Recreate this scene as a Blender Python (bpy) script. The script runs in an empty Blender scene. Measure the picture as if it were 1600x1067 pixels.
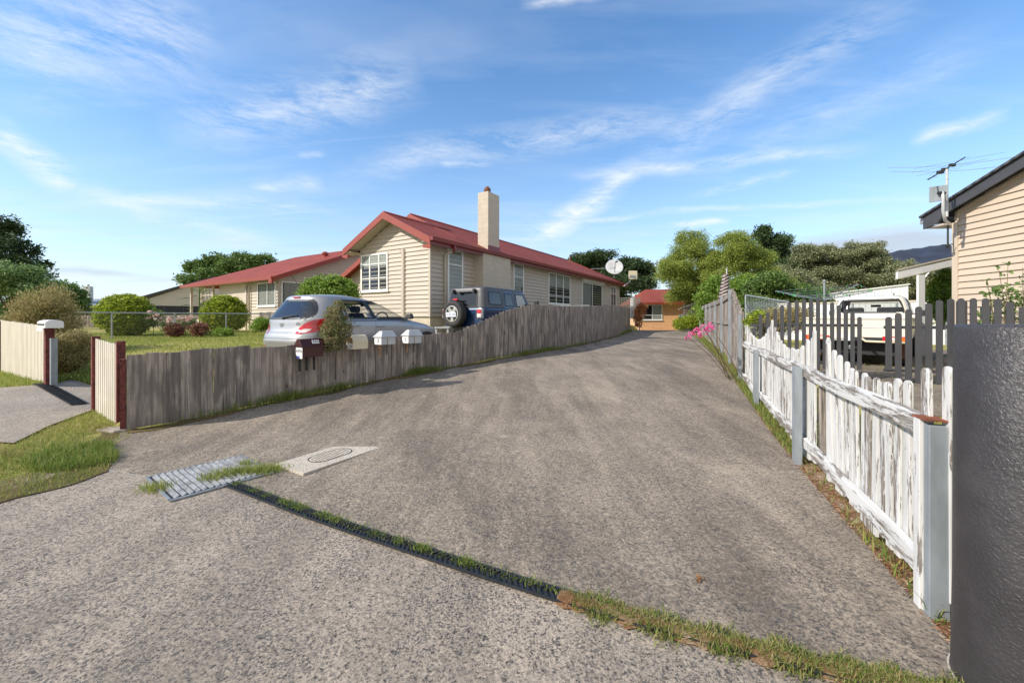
import bpy, bmesh, math, random
import numpy as np
from mathutils import Matrix, Vector
R = math.radians
random.seed(7); RNG = np.random.default_rng(11)
scene = bpy.context.scene
COL = scene.collection
# ---------------------------------------------------------------- camera
F, CX, HY, EYE = 640.0, 800.0, 498.0, 1.5
cd = bpy.data.cameras.new('camera'); cam = bpy.data.objects.new('camera', cd); COL.objects.link(cam)
cam.location = (0, 0, EYE); cam.rotation_euler = (R(90), 0, 0)
cd.sensor_width = 36; cd.lens = 14.4; cd.shift_y = -0.0222
cd.clip_start = 0.05; cd.clip_end = 20000
scene.camera = cam
# ---------------------------------------------------------------- light, sky
SUN_AZ, SUN_EL = R(68), R(35)           # sun stands behind-left of the camera
sdir = Vector((-math.sin(SUN_AZ)*math.cos(SUN_EL), -math.cos(SUN_AZ)*math.cos(SUN_EL), math.sin(SUN_EL)))
sl = bpy.data.lights.new('sun', 'SUN'); sl.energy = 4.5; sl.angle = R(0.55); sl.color = (1.0, 0.93, 0.83)
so = bpy.data.objects.new('sun', sl); COL.objects.link(so)
so.rotation_euler = sdir.to_track_quat('Z', 'Y').to_euler(); so.location = (-20, -10, 20)
scene.view_settings.view_transform = 'Standard'; scene.view_settings.look = 'None'
scene.view_settings.exposure = 0.24; scene.view_settings.gamma = 1
world = bpy.data.worlds.new('World'); scene.world = world; world.use_nodes = True
nt = world.node_tree; nt.nodes.clear()
def N(nt, t, **k):
    n = nt.nodes.new(t)
    for a, b in k.items():
        if a.startswith('i_'):
            n.inputs[a[2:].replace('_', ' ')].default_value = b
        else: setattr(n, a, b)
    return n
def L(nt, a, b): nt.links.new(a, b)
def ramp(nt, fac, pts):
    r = N(nt, 'ShaderNodeValToRGB'); e = r.color_ramp.elements
    while len(e) < len(pts): e.new(0.5)
    for i, (p, c) in enumerate(pts):
        e[i].position = p; e[i].color = (c[0], c[1], c[2], 1) if isinstance(c, tuple) else (c, c, c, 1)
    L(nt, fac, r.inputs[0]); return r.outputs[0]
def mixc(nt, fac, a, b, bt='MIX'):
    m = N(nt, 'ShaderNodeMix', data_type='RGBA', blend_type=bt)
    for s, v in ((m.inputs[0], fac), (m.inputs[6], a), (m.inputs[7], b)):
        if hasattr(v, 'links') or hasattr(v, 'is_linked'): L(nt, v, s)
        elif isinstance(v, tuple): s.default_value = (*v, 1)
        else: s.default_value = v
    return m.outputs[2]
def mth(nt, op, a, b=0.0, clamp=False):
    m = N(nt, 'ShaderNodeMath', operation=op); m.use_clamp = clamp
    for i, v in enumerate((a, b)):
        if hasattr(v, 'is_linked'): L(nt, v, m.inputs[i])
        else: m.inputs[i].default_value = v
    return m.outputs[0]
sky = N(nt, 'ShaderNodeTexSky', sky_type='NISHITA', sun_disc=False, sun_elevation=SUN_EL,
        sun_rotation=math.atan2(sdir.x, sdir.y), altitude=0, air_density=1.0, dust_density=0.25, ozone_density=2.2)
tc = N(nt, 'ShaderNodeTexCoord'); sp = N(nt, 'ShaderNodeSeparateXYZ'); L(nt, tc.outputs['Generated'], sp.inputs[0])
zc = mth(nt, 'ADD', mth(nt, 'MAXIMUM', sp.outputs[2], 0.0), 0.12)
cb = N(nt, 'ShaderNodeCombineXYZ'); L(nt, mth(nt, 'DIVIDE', sp.outputs[0], zc), cb.inputs[0]); L(nt, mth(nt, 'DIVIDE', sp.outputs[1], zc), cb.inputs[1])
def cloud(scale, rot, sc, loc, lo, hi, det=9, dist=0.6, rough=0.6):
    mp = N(nt, 'ShaderNodeMapping'); L(nt, cb.outputs[0], mp.inputs[0])
    mp.inputs[1].default_value = loc; mp.inputs[2].default_value = (0, 0, R(rot)); mp.inputs[3].default_value = sc
    nz = N(nt, 'ShaderNodeTexNoise'); nz.inputs['Scale'].default_value = scale; nz.inputs['Detail'].default_value = det
    nz.inputs['Roughness'].default_value = rough; nz.inputs['Distortion'].default_value = dist
    L(nt, mp.outputs[0], nz.inputs[0])
    return ramp(nt, nz.outputs[0], [(lo, 0.0), (hi, 1.0)])
c1 = cloud(1.1, 52, (0.5, 1.9, 1), (3.1, 1.7, 0), 0.50, 0.78)
c2 = cloud(0.9, 66, (0.28, 2.4, 1), (7.3, 2.2, 0), 0.53, 0.74, dist=1.4)
c3 = cloud(0.55, 20, (1, 1, 1), (1.2, 5.7, 0), 0.44, 0.66, det=4, dist=0.3)
cirrus = mth(nt, 'MULTIPLY', mth(nt, 'ADD', mth(nt, 'MULTIPLY', c1, 0.75), mth(nt, 'MULTIPLY', c2, 0.6)), mth(nt, 'ADD', mth(nt, 'MULTIPLY', c3, 0.6), 0.3), True)
# low cumulus bank near the horizon
mp = N(nt, 'ShaderNodeMapping'); L(nt, tc.outputs['Generated'], mp.inputs[0]); mp.inputs[3].default_value = (1.6, 1.6, 13.0)
nz = N(nt, 'ShaderNodeTexNoise'); nz.inputs['Scale'].default_value = 2.6; nz.inputs['Detail'].default_value = 7; L(nt, mp.outputs[0], nz.inputs[0])
low = mth(nt, 'MULTIPLY', ramp(nt, nz.outputs[0], [(0.44, 0.0), (0.64, 1.0)]), ramp(nt, sp.outputs[2], [(0.0, 0.9), (0.10, 0.75), (0.23, 0.0)]))
haze = ramp(nt, sp.outputs[2], [(0.0, 0.82), (0.12, 0.46), (0.35, 0.10), (0.6, 0.0)])
mp2 = N(nt, 'ShaderNodeMapping'); L(nt, tc.outputs['Generated'], mp2.inputs[0]); mp2.inputs[3].default_value = (2.2, 2.2, 16.0); mp2.inputs[1].default_value = (0.3, 0, 0.5)
nz2 = N(nt, 'ShaderNodeTexNoise'); nz2.inputs['Scale'].default_value = 3; nz2.inputs['Detail'].default_value = 5; L(nt, mp2.outputs[0], nz2.inputs[0])
greyness = ramp(nt, nz2.outputs[0], [(0.45, 0.0), (0.65, 1.0)])
satn = N(nt, 'ShaderNodeHueSaturation'); satn.inputs['Saturation'].default_value = 1.2; satn.inputs['Value'].default_value = 1.62; L(nt, sky.outputs[0], satn.inputs['Color'])
skyc = mixc(nt, haze, satn.outputs[0], (4.6, 5.4, 6.2))
wn = N(nt, 'ShaderNodeTexNoise'); wn.inputs['Scale'].default_value = 4.0; wn.inputs['Detail'].default_value = 5; L(nt, tc.outputs['Generated'], wn.inputs[0])
def vm(op, a, b=None, scale=None):
    n = N(nt, 'ShaderNodeVectorMath', operation=op)
    for i, v in enumerate((a, b)):
        if v is None: continue
        if hasattr(v, 'is_linked'): L(nt, v, n.inputs[i])
        else: n.inputs[i].default_value = tuple(v)
    if scale is not None: n.inputs['Scale'].default_value = scale
    return n.outputs['Value' if op == 'DOT_PRODUCT' else 'Vector']
wd_ = vm('ADD', tc.outputs['Generated'], vm('SCALE', vm('SUBTRACT', wn.outputs['Color'], (.5, .5, .5)), scale=0.06))
tot = None
def dirp(x, y): return Vector(((x-CX)/F, 1, -(y-HY)/F)).normalized()
fn_ = N(nt, 'ShaderNodeTexNoise'); fn_.inputs['Scale'].default_value = 5.0; fn_.inputs['Detail'].default_value = 10; fn_.inputs['Roughness'].default_value = .74; fm_ = N(nt, 'ShaderNodeMapping'); fm_.inputs[2].default_value = (0, R(38), 0); fm_.inputs[3].default_value = (1.0, 1.0, 4.5); L(nt, wd_, fm_.inputs[0]); L(nt, fm_.outputs[0], fn_.inputs[0])
tex = ramp(nt, fn_.outputs[0], [(0.40, 0.0), (0.62, 1.0)])
for (xa, ya, xb, yb, wdt, inten) in ((815, 388, 1010, 252, .038, .75), (990, 262, 1420, 0, .055, .42), (-20, 190, 118, 297, .03, .8), (90, 290, 430, 390, .028, .4), (270, 200, 650, 125, .075, .5), (-60, 70, 330, 50, .11, .5),
        (540, 262, 1090, 182, .05, .42), (900, 275, 1360, 232, .020, .55), (800, 345, 1460, 312, .010, .5), (1080, 308, 1250, 268, .012, .5), (1430, 218, 1575, 165, .016, .55), (685, 262, 775, 263, .012, .5), (140, 312, 540, 330, .018, .45), (395, 295, 505, 285, .02, .5), (815, 8, 940, -6, .012, .45), (1160, 240, 1560, 60, .06, .22), (1055, 352, 1140, 350, .010, .8), (462, 240, 505, 238, .008, .4)):
    a_, b_ = dirp(xa, ya), dirp(xb, yb); n_ = a_.cross(b_).normalized(); c_ = (a_+b_)/2; t_ = (b_-a_).normalized(); hl = (b_-a_).length/2
    dn = mth(nt, 'ABSOLUTE', vm('DOT_PRODUCT', wd_, n_)); ds = mth(nt, 'ABSOLUTE', mth(nt, 'SUBTRACT', vm('DOT_PRODUCT', wd_, t_), c_.dot(t_)))
    m1 = mth(nt, 'SUBTRACT', 1.0, mth(nt, 'DIVIDE', dn, wdt), True); m2 = mth(nt, 'MULTIPLY', mth(nt, 'SUBTRACT', 1.0, mth(nt, 'DIVIDE', ds, hl*1.1), True), 2.2, True)
    fr_ = mth(nt, 'GREATER_THAN', vm('DOT_PRODUCT', tc.outputs['Generated'], c_.normalized()), 0.3)
    q_ = mth(nt, 'MULTIPLY', mth(nt, 'MULTIPLY', mth(nt, 'MULTIPLY', m1, m2), inten*1.15), fr_)
    tot = q_ if tot is None else mth(nt, 'MAXIMUM', tot, q_)
streak = mth(nt, 'MULTIPLY', tot, tex)
skyc = mixc(nt, mth(nt, 'ADD', mth(nt, 'MULTIPLY', cirrus, 0.62), streak, True), skyc, (6.9, 7.2, 7.5))
# unseen bright cloud added behind the camera to neutralise the blue fill light
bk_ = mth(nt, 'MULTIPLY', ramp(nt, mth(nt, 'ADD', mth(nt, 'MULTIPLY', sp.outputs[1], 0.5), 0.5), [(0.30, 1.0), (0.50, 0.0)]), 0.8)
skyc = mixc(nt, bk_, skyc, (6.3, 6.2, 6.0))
skyc = mixc(nt, mth(nt, 'MULTIPLY', low, 0.75), skyc, mixc(nt, greyness, (6.0, 6.2, 6.5), (3.7, 4.2, 5.0)))
vd = N(nt, 'ShaderNodeVectorMath', operation='DOT_PRODUCT'); L(nt, tc.outputs['Generated'], vd.inputs[0]); vd.inputs[1].default_value = (0.69, 0.71, 0.135)
capm = mth(nt, 'MULTIPLY', ramp(nt, vd.outputs['Value'], [(0.965, 0.0), (0.985, 1.0)]), ramp(nt, mth(nt, 'ADD', sp.outputs[2], mth(nt, 'MULTIPLY', nz2.outputs[0], 0.05)), [(0.12, 1.0), (0.165, 1.0), (0.195, 0.0)]))
skyc = mixc(nt, mth(nt, 'MULTIPLY', capm, 0.8), skyc, (3.9, 4.3, 5.0))
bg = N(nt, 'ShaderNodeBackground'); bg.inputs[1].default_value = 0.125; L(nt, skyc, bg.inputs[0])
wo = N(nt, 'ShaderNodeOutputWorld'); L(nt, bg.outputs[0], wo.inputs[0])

# ---------------------------------------------------------------- materials
MATS = {}
def newmat(name):
    m = bpy.data.materials.new(name); m.use_nodes = True; t = m.node_tree
    b = t.nodes['Principled BSDF']; MATS[name] = m
    return m, t, b
def coords(t, scale=(1, 1, 1), rot=(0, 0, 0), rnd=0.0, kind='Object'):
    c = N(t, 'ShaderNodeTexCoord'); mp = N(t, 'ShaderNodeMapping'); L(t, c.outputs[kind], mp.inputs[0])
    mp.inputs[3].default_value = scale; mp.inputs[2].default_value = rot
    if rnd:
        oi = N(t, 'ShaderNodeObjectInfo'); cbn = N(t, 'ShaderNodeCombineXYZ')
        v = mth(t, 'MULTIPLY', oi.outputs['Random'], rnd)
        for i in range(3): L(t, v, cbn.inputs[i])
        L(t, cbn.outputs[0], mp.inputs[1])
    return mp.outputs[0]
def noise(t, vec, scale, det=4, rough=0.55, dist=0.0):
    n = N(t, 'ShaderNodeTexNoise'); n.inputs['Scale'].default_value = scale; n.inputs['Detail'].default_value = det
    n.inputs['Roughness'].default_value = rough; n.inputs['Distortion'].default_value = dist
    L(t, vec, n.inputs[0]); return n.outputs[0]
def bump(t, b, h, strength=0.3, dist=0.01):
    n = N(t, 'ShaderNodeBump'); n.inputs['Strength'].default_value = strength; n.inputs['Distance'].default_value = dist
    L(t, h, n.inputs['Height']); L(t, n.outputs[0], b.inputs['Normal'])
def simple(name, col, rough=0.6, var=0.15, scale=3.0, metal=0.0, bmp=0.0, bscale=60, coat=0.0, spec=0.5, stretch=(1, 1, 1)):
    m, t, b = newmat(name)
    v = coords(t, stretch); n = noise(t, v, scale, 6)
    lo = tuple(c*(1-var) for c in col); hi = tuple(min(1, c*(1+var)) for c in col)
    L(t, ramp(t, n, [(0.3, lo), (0.7, hi)]), b.inputs['Base Color'])
    b.inputs['Roughness'].default_value = rough; b.inputs['Metallic'].default_value = metal
    b.inputs['Coat Weight'].default_value = coat; b.inputs['Specular IOR Level'].default_value = spec
    if bmp: bump(t, b, noise(t, v, bscale, 4), bmp, 0.01)
    return m
def m_paling():
    m, t, b = newmat('weathered_timber')
    v = coords(t, (1, 1, 0.05), rnd=40); v2 = coords(t, (1, 1, 0.35), rnd=17)
    g = noise(t, v, 26, 6, 0.7); s = noise(t, v2, 5, 4)
    oi = N(t, 'ShaderNodeObjectInfo')
    c = ramp(t, g, [(0.32, (0.05, 0.042, 0.036)), (0.43, (0.18, 0.15, 0.125)), (0.55, (0.42, 0.355, 0.30)), (0.75, (0.62, 0.54, 0.47))])
    c = mixc(t, ramp(t, s, [(0.42, 0.75), (0.58, 0.0)]), c, (0.075, 0.066, 0.062))
    c = mixc(t, mth(t, 'MULTIPLY', oi.outputs['Random'], 0.45), c, (0.36, 0.30, 0.25))
    # knots
    vo = N(t, 'ShaderNodeTexVoronoi'); vo.inputs['Scale'].default_value = 3.2; L(t, coords(t, (1, 1, 0.6), rnd=23), vo.inputs['Vector'])
    c = mixc(t, ramp(t, vo.outputs['Distance'], [(0.05, 0.75), (0.10, 0.0)]), c, (0.03, 0.024, 0.02))
    L(t, c, b.inputs['Base Color']); b.inputs['Roughness'].default_value = 0.85
    bump(t, b, g, 0.5, 0.006); return m
def m_peel(name, stretch, extra):
    m, t, b = newmat(name)
    v = coords(t, stretch, rnd=31); g = noise(t, v, 24, 8, 0.78, 0.35); w = noise(t, coords(t, tuple(s*0.5+0.5*min(stretch) for s in stretch), rnd=9), 7, 5)
    k = mth(t, 'ADD', mth(t, 'MULTIPLY', g, 0.62), mth(t, 'MULTIPLY', w, 0.38))
    mask = ramp(t, k, [(0.457+extra, 1.0), (0.468+extra, 0.0)])
    wood = ramp(t, noise(t, v, 60, 5), [(0.3, (0.10, 0.08, 0.065)), (0.7, (0.34, 0.30, 0.26))])
    paint = ramp(t, noise(t, v, 14, 5), [(0.3, (0.50, 0.49, 0.465)), (0.6, (0.66, 0.65, 0.625))])
    L(t, mixc(t, mask, paint, wood), b.inputs['Base Color']); b.inputs['Roughness'].default_value = 0.65
    bump(t, b, mth(t, 'SUBTRACT', 1.0, mask), 0.55, 0.004); return m
def m_concrete(name, light, dark, chip, mould, seed, stain=1.0):
    m, t, b = newmat(name)
    c = N(t, 'ShaderNodeTexCoord'); mp = N(t, 'ShaderNodeMapping'); L(t, c.outputs['Object'], mp.inputs[0]); mp.inputs[1].default_value = (seed, seed*0.7, 0)
    v = mp.outputs[0]
    base = ramp(t, noise(t, v, 70, 5, 0.7), [(0.3, tuple(x*0.66 for x in light)), (0.72, tuple(x*1.12 for x in light))])
    big = noise(t, v, 0.42, 7, 0.62, 0.4)
    mp2 = N(t, 'ShaderNodeMapping'); L(t, v, mp2.inputs[0]); mp2.inputs[2].default_value = (0, 0, R(-24)); mp2.inputs[3].default_value = (1.7, 0.32, 1)
    md = noise(t, mp2.outputs[0], 1.3, 8, 0.68, 0.3)
    fine = noise(t, v, 34, 4, 0.75)
    msk = mth(t, 'ADD', mth(t, 'ADD', mth(t, 'MULTIPLY', big, 0.45), mth(t, 'MULTIPLY', md, 0.55)), mth(t, 'MULTIPLY', mth(t, 'SUBTRACT', fine, 0.5), 0.55))
    c = mixc(t, mth(t, 'MULTIPLY', ramp(t, msk, [(mould-0.03, 0.0), (mould+0.17, 0.72), (mould+0.36, 1.0)]), stain), base, dark)
    # exposed stones
    pit = noise(t, v, 66, 8, 0.80, 0.6); pit2 = noise(t, v, 21, 8, 0.8, 0.4)
    pk = mth(t, 'ADD', mth(t, 'MULTIPLY', pit, 0.7), mth(t, 'MULTIPLY', pit2, 0.3))
    c = mixc(t, mth(t, 'MULTIPLY', ramp(t, pk, [(0.452, 1.0), (0.472, 0.0)]), min(1.0, chip*0.85)), c, (0.045, 0.041, 0.040))
    c = mixc(t, ramp(t, pk, [(0.55, 0.0), (0.64, 0.55)]), c, tuple(min(1, x*1.25) for x in light))
    for sc, th, amt in ((74, 0.26, 0.85), (150, 0.34, 0.65)):
        vo = N(t, 'ShaderNodeTexVoronoi'); vo.inputs['Scale'].default_value = sc; vo.inputs['Randomness'].default_value = 1
        dv = N(t, 'ShaderNodeVectorMath', operation='ADD'); L(t, v, dv.inputs[0])
        nn = N(t, 'ShaderNodeTexNoise'); nn.inputs['Scale'].default_value = 90; L(t, v, nn.inputs[0])
        sv = N(t, 'ShaderNodeVectorMath', operation='SCALE'); L(t, nn.outputs['Color'], sv.inputs[0]); sv.inputs['Scale'].default_value = 0.012
        L(t, sv.outputs[0], dv.inputs[1]); L(t, dv.outputs[0], vo.inputs['Vector'])
        sr = N(t, 'ShaderNodeSeparateColor'); L(t, vo.outputs['Color'], sr.inputs[0])
        patch = ramp(t, noise(t, v, 2.3, 5), [(0.34, 0.35), (0.62, 1.0)])
        sel = mth(t, 'MULTIPLY', mth(t, 'LESS_THAN', sr.outputs[0], th*chip), mth(t, 'LESS_THAN', vo.outputs['Distance'], 0.52))
        stone = ramp(t, sr.outputs[1], [(0.2, (0.035, 0.034, 0.036)), (0.8, (0.11, 0.105, 0.10))])
        c = mixc(t, mth(t, 'MULTIPLY', mth(t, 'MULTIPLY', sel, amt), patch), c, stone)
    ce = N(t, 'ShaderNodeTexVoronoi', feature='DISTANCE_TO_EDGE'); ce.inputs['Scale'].default_value = 0.55
    cd_ = N(t, 'ShaderNodeVectorMath', operation='ADD'); cn_ = N(t, 'ShaderNodeTexNoise'); cn_.inputs['Scale'].default_value = 3.5; cn_.inputs['Detail'].default_value = 6; L(t, v, cn_.inputs[0])
    cs_ = N(t, 'ShaderNodeVectorMath', operation='SCALE'); L(t, cn_.outputs['Color'], cs_.inputs[0]); cs_.inputs['Scale'].default_value = 0.12; L(t, v, cd_.inputs[0]); L(t, cs_.outputs[0], cd_.inputs[1]); L(t, cd_.outputs[0], ce.inputs['Vector'])
    crk = mth(t, 'MULTIPLY', ramp(t, ce.outputs['Distance'], [(0.0, 0.8), (0.0012, 0.5), (0.0028, 0.0)]), ramp(t, noise(t, v, 0.9, 3), [(0.52, 0.0), (0.58, 0.6)]))
    c = mixc(t, crk, c, (0.05, 0.042, 0.034))
    # pale worn patches and a few rusty tints
    c = mixc(t, ramp(t, noise(t, v, 3.1, 6, 0.7), [(0.6, 0.0), (0.74, 0.4)]), c, tuple(min(1, x*1.3) for x in light))
    L(t, c, b.inputs['Base Color']); b.inputs['Roughness'].default_value = 0.9
    bump(t, b, mth(t, 'ADD', noise(t, v, 48, 6, 0.7), mth(t, 'MULTIPLY', noise(t, v, 6, 4), 1.5)), 0.75, 0.012); return m
def m_ground(name, cols, scale=0.6, bs=30, bmp=0.5):
    m, t, b = newmat(name)
    v = coords(t); n1 = noise(t, v, scale, 8, 0.7); n2 = noise(t, v, scale*22, 5, 0.7)
    k = mth(t, 'ADD', mth(t, 'MULTIPLY', n1, 0.55), mth(t, 'MULTIPLY', n2, 0.45))
    L(t, ramp(t, k, [(0.36+0.09*i, c) for i, c in enumerate(cols)]), b.inputs['Base Color'])
    b.inputs['Roughness'].default_value = 0.95; b.inputs['Specular IOR Level'].default_value = 0.15
    bump(t, b, noise(t, v, bs, 6, 0.7), bmp, 0.03); return m
def m_leaf(name, c0, c1, c2, trans=0.35, rough=0.55):
    m, t, b = newmat(name)
    g = N(t, 'ShaderNodeNewGeometry')
    c = ramp(t, g.outputs['Random Per Island'], [(0.0, c0), (0.55, c1), (1.0, c2)])
    L(t, c, b.inputs['Base Color']); b.inputs['Roughness'].default_value = rough; b.inputs['Specular IOR Level'].default_value = 0.3
    tr = N(t, 'ShaderNodeBsdfTranslucent'); L(t, c, tr.inputs[0]); mx = N(t, 'ShaderNodeMixShader'); mx.inputs[0].default_value = trans
    L(t, b.outputs[0], mx.inputs[1]); L(t, tr.outputs[0], mx.inputs[2]); L(t, mx.outputs[0], t.nodes['Material Output'].inputs[0]); return m
def m_glass(name, tint, see=0.5):
    m, t, b = newmat(name)
    b.inputs['Base Color'].default_value = (*tint, 1); b.inputs['Roughness'].default_value = 0.04; b.inputs['Specular IOR Level'].default_value = 0.9
    tr = N(t, 'ShaderNodeBsdfTransparent'); tr.inputs[0].default_value = (0.93, 0.95, 0.94, 1)
    mx = N(t, 'ShaderNodeMixShader'); lw = N(t, 'ShaderNodeLayerWeight'); lw.inputs[0].default_value = 0.5
    L(t, mth(t, 'SUBTRACT', see, mth(t, 'MULTIPLY', mth(t, 'POWER', lw.outputs['Facing'], 4.0), 0.6), True), mx.inputs[0]); L(t, b.outputs[0], mx.inputs[1]); L(t, tr.outputs[0], mx.inputs[2])
    L(t, mx.outputs[0], t.nodes['Material Output'].inputs[0]); return m
def m_brick():
    m, t, b = newmat('orange_brick')
    v = coords(t, rot=(R(90), 0, 0)); br = N(t, 'ShaderNodeTexBrick'); L(t, v, br.inputs[0])
    br.inputs['Scale'].default_value = 1; br.inputs['Brick Width'].default_value = 0.24; br.inputs['Row Height'].default_value = 0.086; br.inputs['Mortar Size'].default_value = 0.009
    br.inputs['Color1'].default_value = (0.68, 0.31, 0.12, 1); br.inputs['Color2'].default_value = (0.78, 0.43, 0.19, 1); br.inputs['Mortar'].default_value = (0.5, 0.4, 0.28, 1)
    L(t, br.outputs[0], b.inputs['Base Color']); b.inputs['Roughness'].default_value = 0.85; return m
def m_roof(name, col, pitch=0.0, axis=0):
    m, t, b = newmat(name)
    v = coords(t); n = noise(t, v, 1.2, 6)
    n2 = noise(t, coords(t, (3, 0.25, 0.25) if axis == 0 else (0.25, 3, 0.25)), 3, 5)
    L(t, ramp(t, mth(t, 'ADD', mth(t, 'MULTIPLY', n, .5), mth(t, 'MULTIPLY', n2, .5)), [(0.35, tuple(c*0.72 for c in col)), (0.65, tuple(min(1, c*1.2) for c in col))]), b.inputs['Base Color'])
    b.inputs['Roughness'].default_value = 0.6; b.inputs['Specular IOR Level'].default_value = 0.25
    sx = N(t, 'ShaderNodeSeparateXYZ'); L(t, v, sx.inputs[0])
    w = mth(t, 'SINE', mth(t, 'MULTIPLY', sx.outputs[axis], 2*math.pi/0.19)); bump(t, b, w, 0.8, 0.03); return m
M = {}
M['paling'] = m_paling()
M['peel_z'] = m_peel('peeling_white_paint', (1, 1, 0.10), 0.0); M['peel_x'] = m_peel('peeling_white_rail_paint', (0.11, 1, 1), 0.022)
M['drive'] = m_concrete('driveway_concrete', (0.49, 0.40, 0.30), (0.105, 0.082, 0.060), 1.0, 0.405, 0.0)
M['apron'] = m_concrete('apron_concrete', (0.50, 0.415, 0.322), (0.125, 0.102, 0.080), 1.15, 0.45, 5.3, 0.8)
M['slab'] = m_concrete('pit_slab_concrete', (0.60, 0.53, 0.43), (0.25, 0.22, 0.18), 0.15, 0.60, 9.0, 0.3)
M['path'] = m_concrete('path_concrete', (0.47, 0.40, 0.32), (0.15, 0.125, 0.10), 0.5, 0.48, 3.0, 0.7)
M['lawn'] = m_ground('lawn_ground', [(0.17, 0.17, 0.04), (0.27, 0.26, 0.07), (0.38, 0.33, 0.11), (0.46, 0.38, 0.17)])
M['soil'] = m_ground('verge_soil', [(0.06, 0.055, 0.02), (0.10, 0.09, 0.035), (0.17, 0.11, 0.055), (0.24, 0.14, 0.07)], 1.5)
M['field'] = m_ground('far_ground', [(0.05, 0.07, 0.025), (0.09, 0.11, 0.04), (0.12, 0.12, 0.05), (0.15, 0.14, 0.07)], 0.05)
M['yard'] = m_ground('yard_asphalt', [(0.11, 0.09, 0.075), (0.18, 0.15, 0.12), (0.24, 0.20, 0.16), (0.3, 0.26, 0.2)], 1.2)
M['litter'] = m_ground('needle_litter', [(0.13, 0.06, 0.028), (0.24, 0.115, 0.05), (0.36, 0.24, 0.14), (0.56, 0.5, 0.42)], 5, 60, 0.9)
M['cream'] = simple('cream_weatherboard', (0.49, 0.425, 0.352), 0.6, 0.06, 1.3)
M['cream2'] = simple('pale_weatherboard', (0.54, 0.475, 0.39), 0.6, 0.05, 1.1)
M['vinyl'] = simple('tan_vinyl_cladding', (0.54, 0.44, 0.335), 0.55, 0.035, 1.1)
M['found'] = simple('foundation_render', (0.55, 0.48, 0.37), 0.85, 0.15, 4, bmp=0.3)
M['soffit'] = simple('soffit_paint', (0.42, 0.36, 0.28), 0.7, 0.05)
M['white'] = simple('white_gloss_paint', (0.78, 0.77, 0.74), 0.4, 0.04)
M['redroof'] = m_roof('red_metal_roof', (0.28, 0.056, 0.030), axis=1)
M['redroof_x'] = m_roof('red_metal_roof_across', (0.30, 0.064, 0.036), axis=0)
M['redtrim'] = simple('red_trim_paint', (0.28, 0.050, 0.027), 0.4, 0.08)
M['gutter'] = simple('dark_red_gutter', (0.20, 0.028, 0.028), 0.4, 0.08)
M['darkroof'] = m_roof('charcoal_metal_roof', (0.075, 0.075, 0.085), axis=0)
M['chim'] = simple('painted_block_chimney', (0.50, 0.435, 0.35), 0.8, 0.08, 4, bmp=0.25)
M['terra'] = simple('terracotta', (0.17, 0.07, 0.04), 0.7)
M['brick'] = m_brick()
M['glass_h'] = m_glass('house_window_glass', (0.03, 0.035, 0.04), 0.85)
M['glass_c'] = m_glass('car_window_glass', (0.02, 0.025, 0.03), 0.86)
M['glass_d'] = m_glass('tinted_window_glass', (0.012, 0.014, 0.018), 0.12)
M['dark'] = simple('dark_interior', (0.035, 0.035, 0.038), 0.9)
M['blind'] = simple('roller_blind', (0.72, 0.72, 0.70), 0.8, 0.03)
M['curtain'] = simple('curtain_cloth', (0.6, 0.6, 0.6), 0.9, 0.25, 30, stretch=(1, 1, 0.02))
M['navy'] = simple('navy_curtain', (0.05, 0.07, 0.16), 0.9, 0.4, 30, stretch=(1, 1, 0.02))
M['steel'] = simple('galvanised_steel', (0.36, 0.39, 0.41), 0.5, 0.2, 8, metal=0.55)
M['steelp'] = simple('weathered_steel_post', (0.27, 0.30, 0.32), 0.6, 0.22, 9, metal=0.2, stretch=(1, 1, 0.3))
M['rust'] = simple('rust', (0.22, 0.065, 0.025), 0.9, 0.5, 20)
M['grate'] = simple('galvanised_grate', (0.30, 0.30, 0.295), 0.6, 0.45, 14, metal=0.5)
M['charcoal'] = simple('charcoal_paint', (0.062, 0.062, 0.068), 0.5, 0.12)
M['black'] = simple('black_plastic', (0.022, 0.023, 0.025), 0.5, 0.3, 30)
M['rubber'] = simple('tyre_rubber', (0.028, 0.027, 0.027), 0.75, 0.2, 20)
M['chrome'] = simple('alloy_metal', (0.62, 0.60, 0.57), 0.3, 0.05, metal=0.7)
def m_carpaint(name, col, metal, rough=0.32):
    m, t, b = newmat(name); b.inputs['Base Color'].default_value = (*col, 1)
    v = coords(t); n = noise(t, v, 900, 2); L(t, ramp(t, n, [(0.3, tuple(c*0.9 for c in col)), (0.7, col)]), b.inputs['Base Color'])
    b.inputs['Metallic'].default_value = metal; b.inputs['Roughness'].default_value = rough; b.inputs['Coat Weight'].default_value = 0.7; b.inputs['Coat Roughness'].default_value = 0.05
    return m
M['silver'] = m_carpaint('silver_car_paint', (0.40, 0.395, 0.39), 0.45, 0.38)
M['blue'] = m_carpaint('blue_car_paint', (0.006, 0.030, 0.092), 0.2, 0.38)
M['hard'] = simple('grey_hardtop_plastic', (0.075, 0.077, 0.085), 0.42, 0.1, 40)
M['utepaint'] = m_carpaint('off_white_car_paint', (0.74, 0.70, 0.61), 0.0, 0.4)
M['tail'] = simple('red_lamp_lens', (0.55, 0.012, 0.02), 0.12, 0.25, 12, coat=1)
M['clear'] = simple('clear_lamp_lens', (0.72, 0.66, 0.64), 0.15, 0.2, 40, coat=1)
M['orange'] = simple('amber_lamp_lens', (0.75, 0.16, 0.02), 0.2)
M['maroon'] = simple('maroon_enamel', (0.055, 0.012, 0.012), 0.35, 0.15)
M['creambox'] = simple('cream_enamel', (0.66, 0.58, 0.40), 0.45, 0.08)
M['whitebox'] = simple('white_enamel', (0.50, 0.51, 0.51), 0.5, 0.08)
M['tanpost'] = simple('rusty_timber', (0.36, 0.22, 0.12), 0.8, 0.3, 12)
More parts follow.
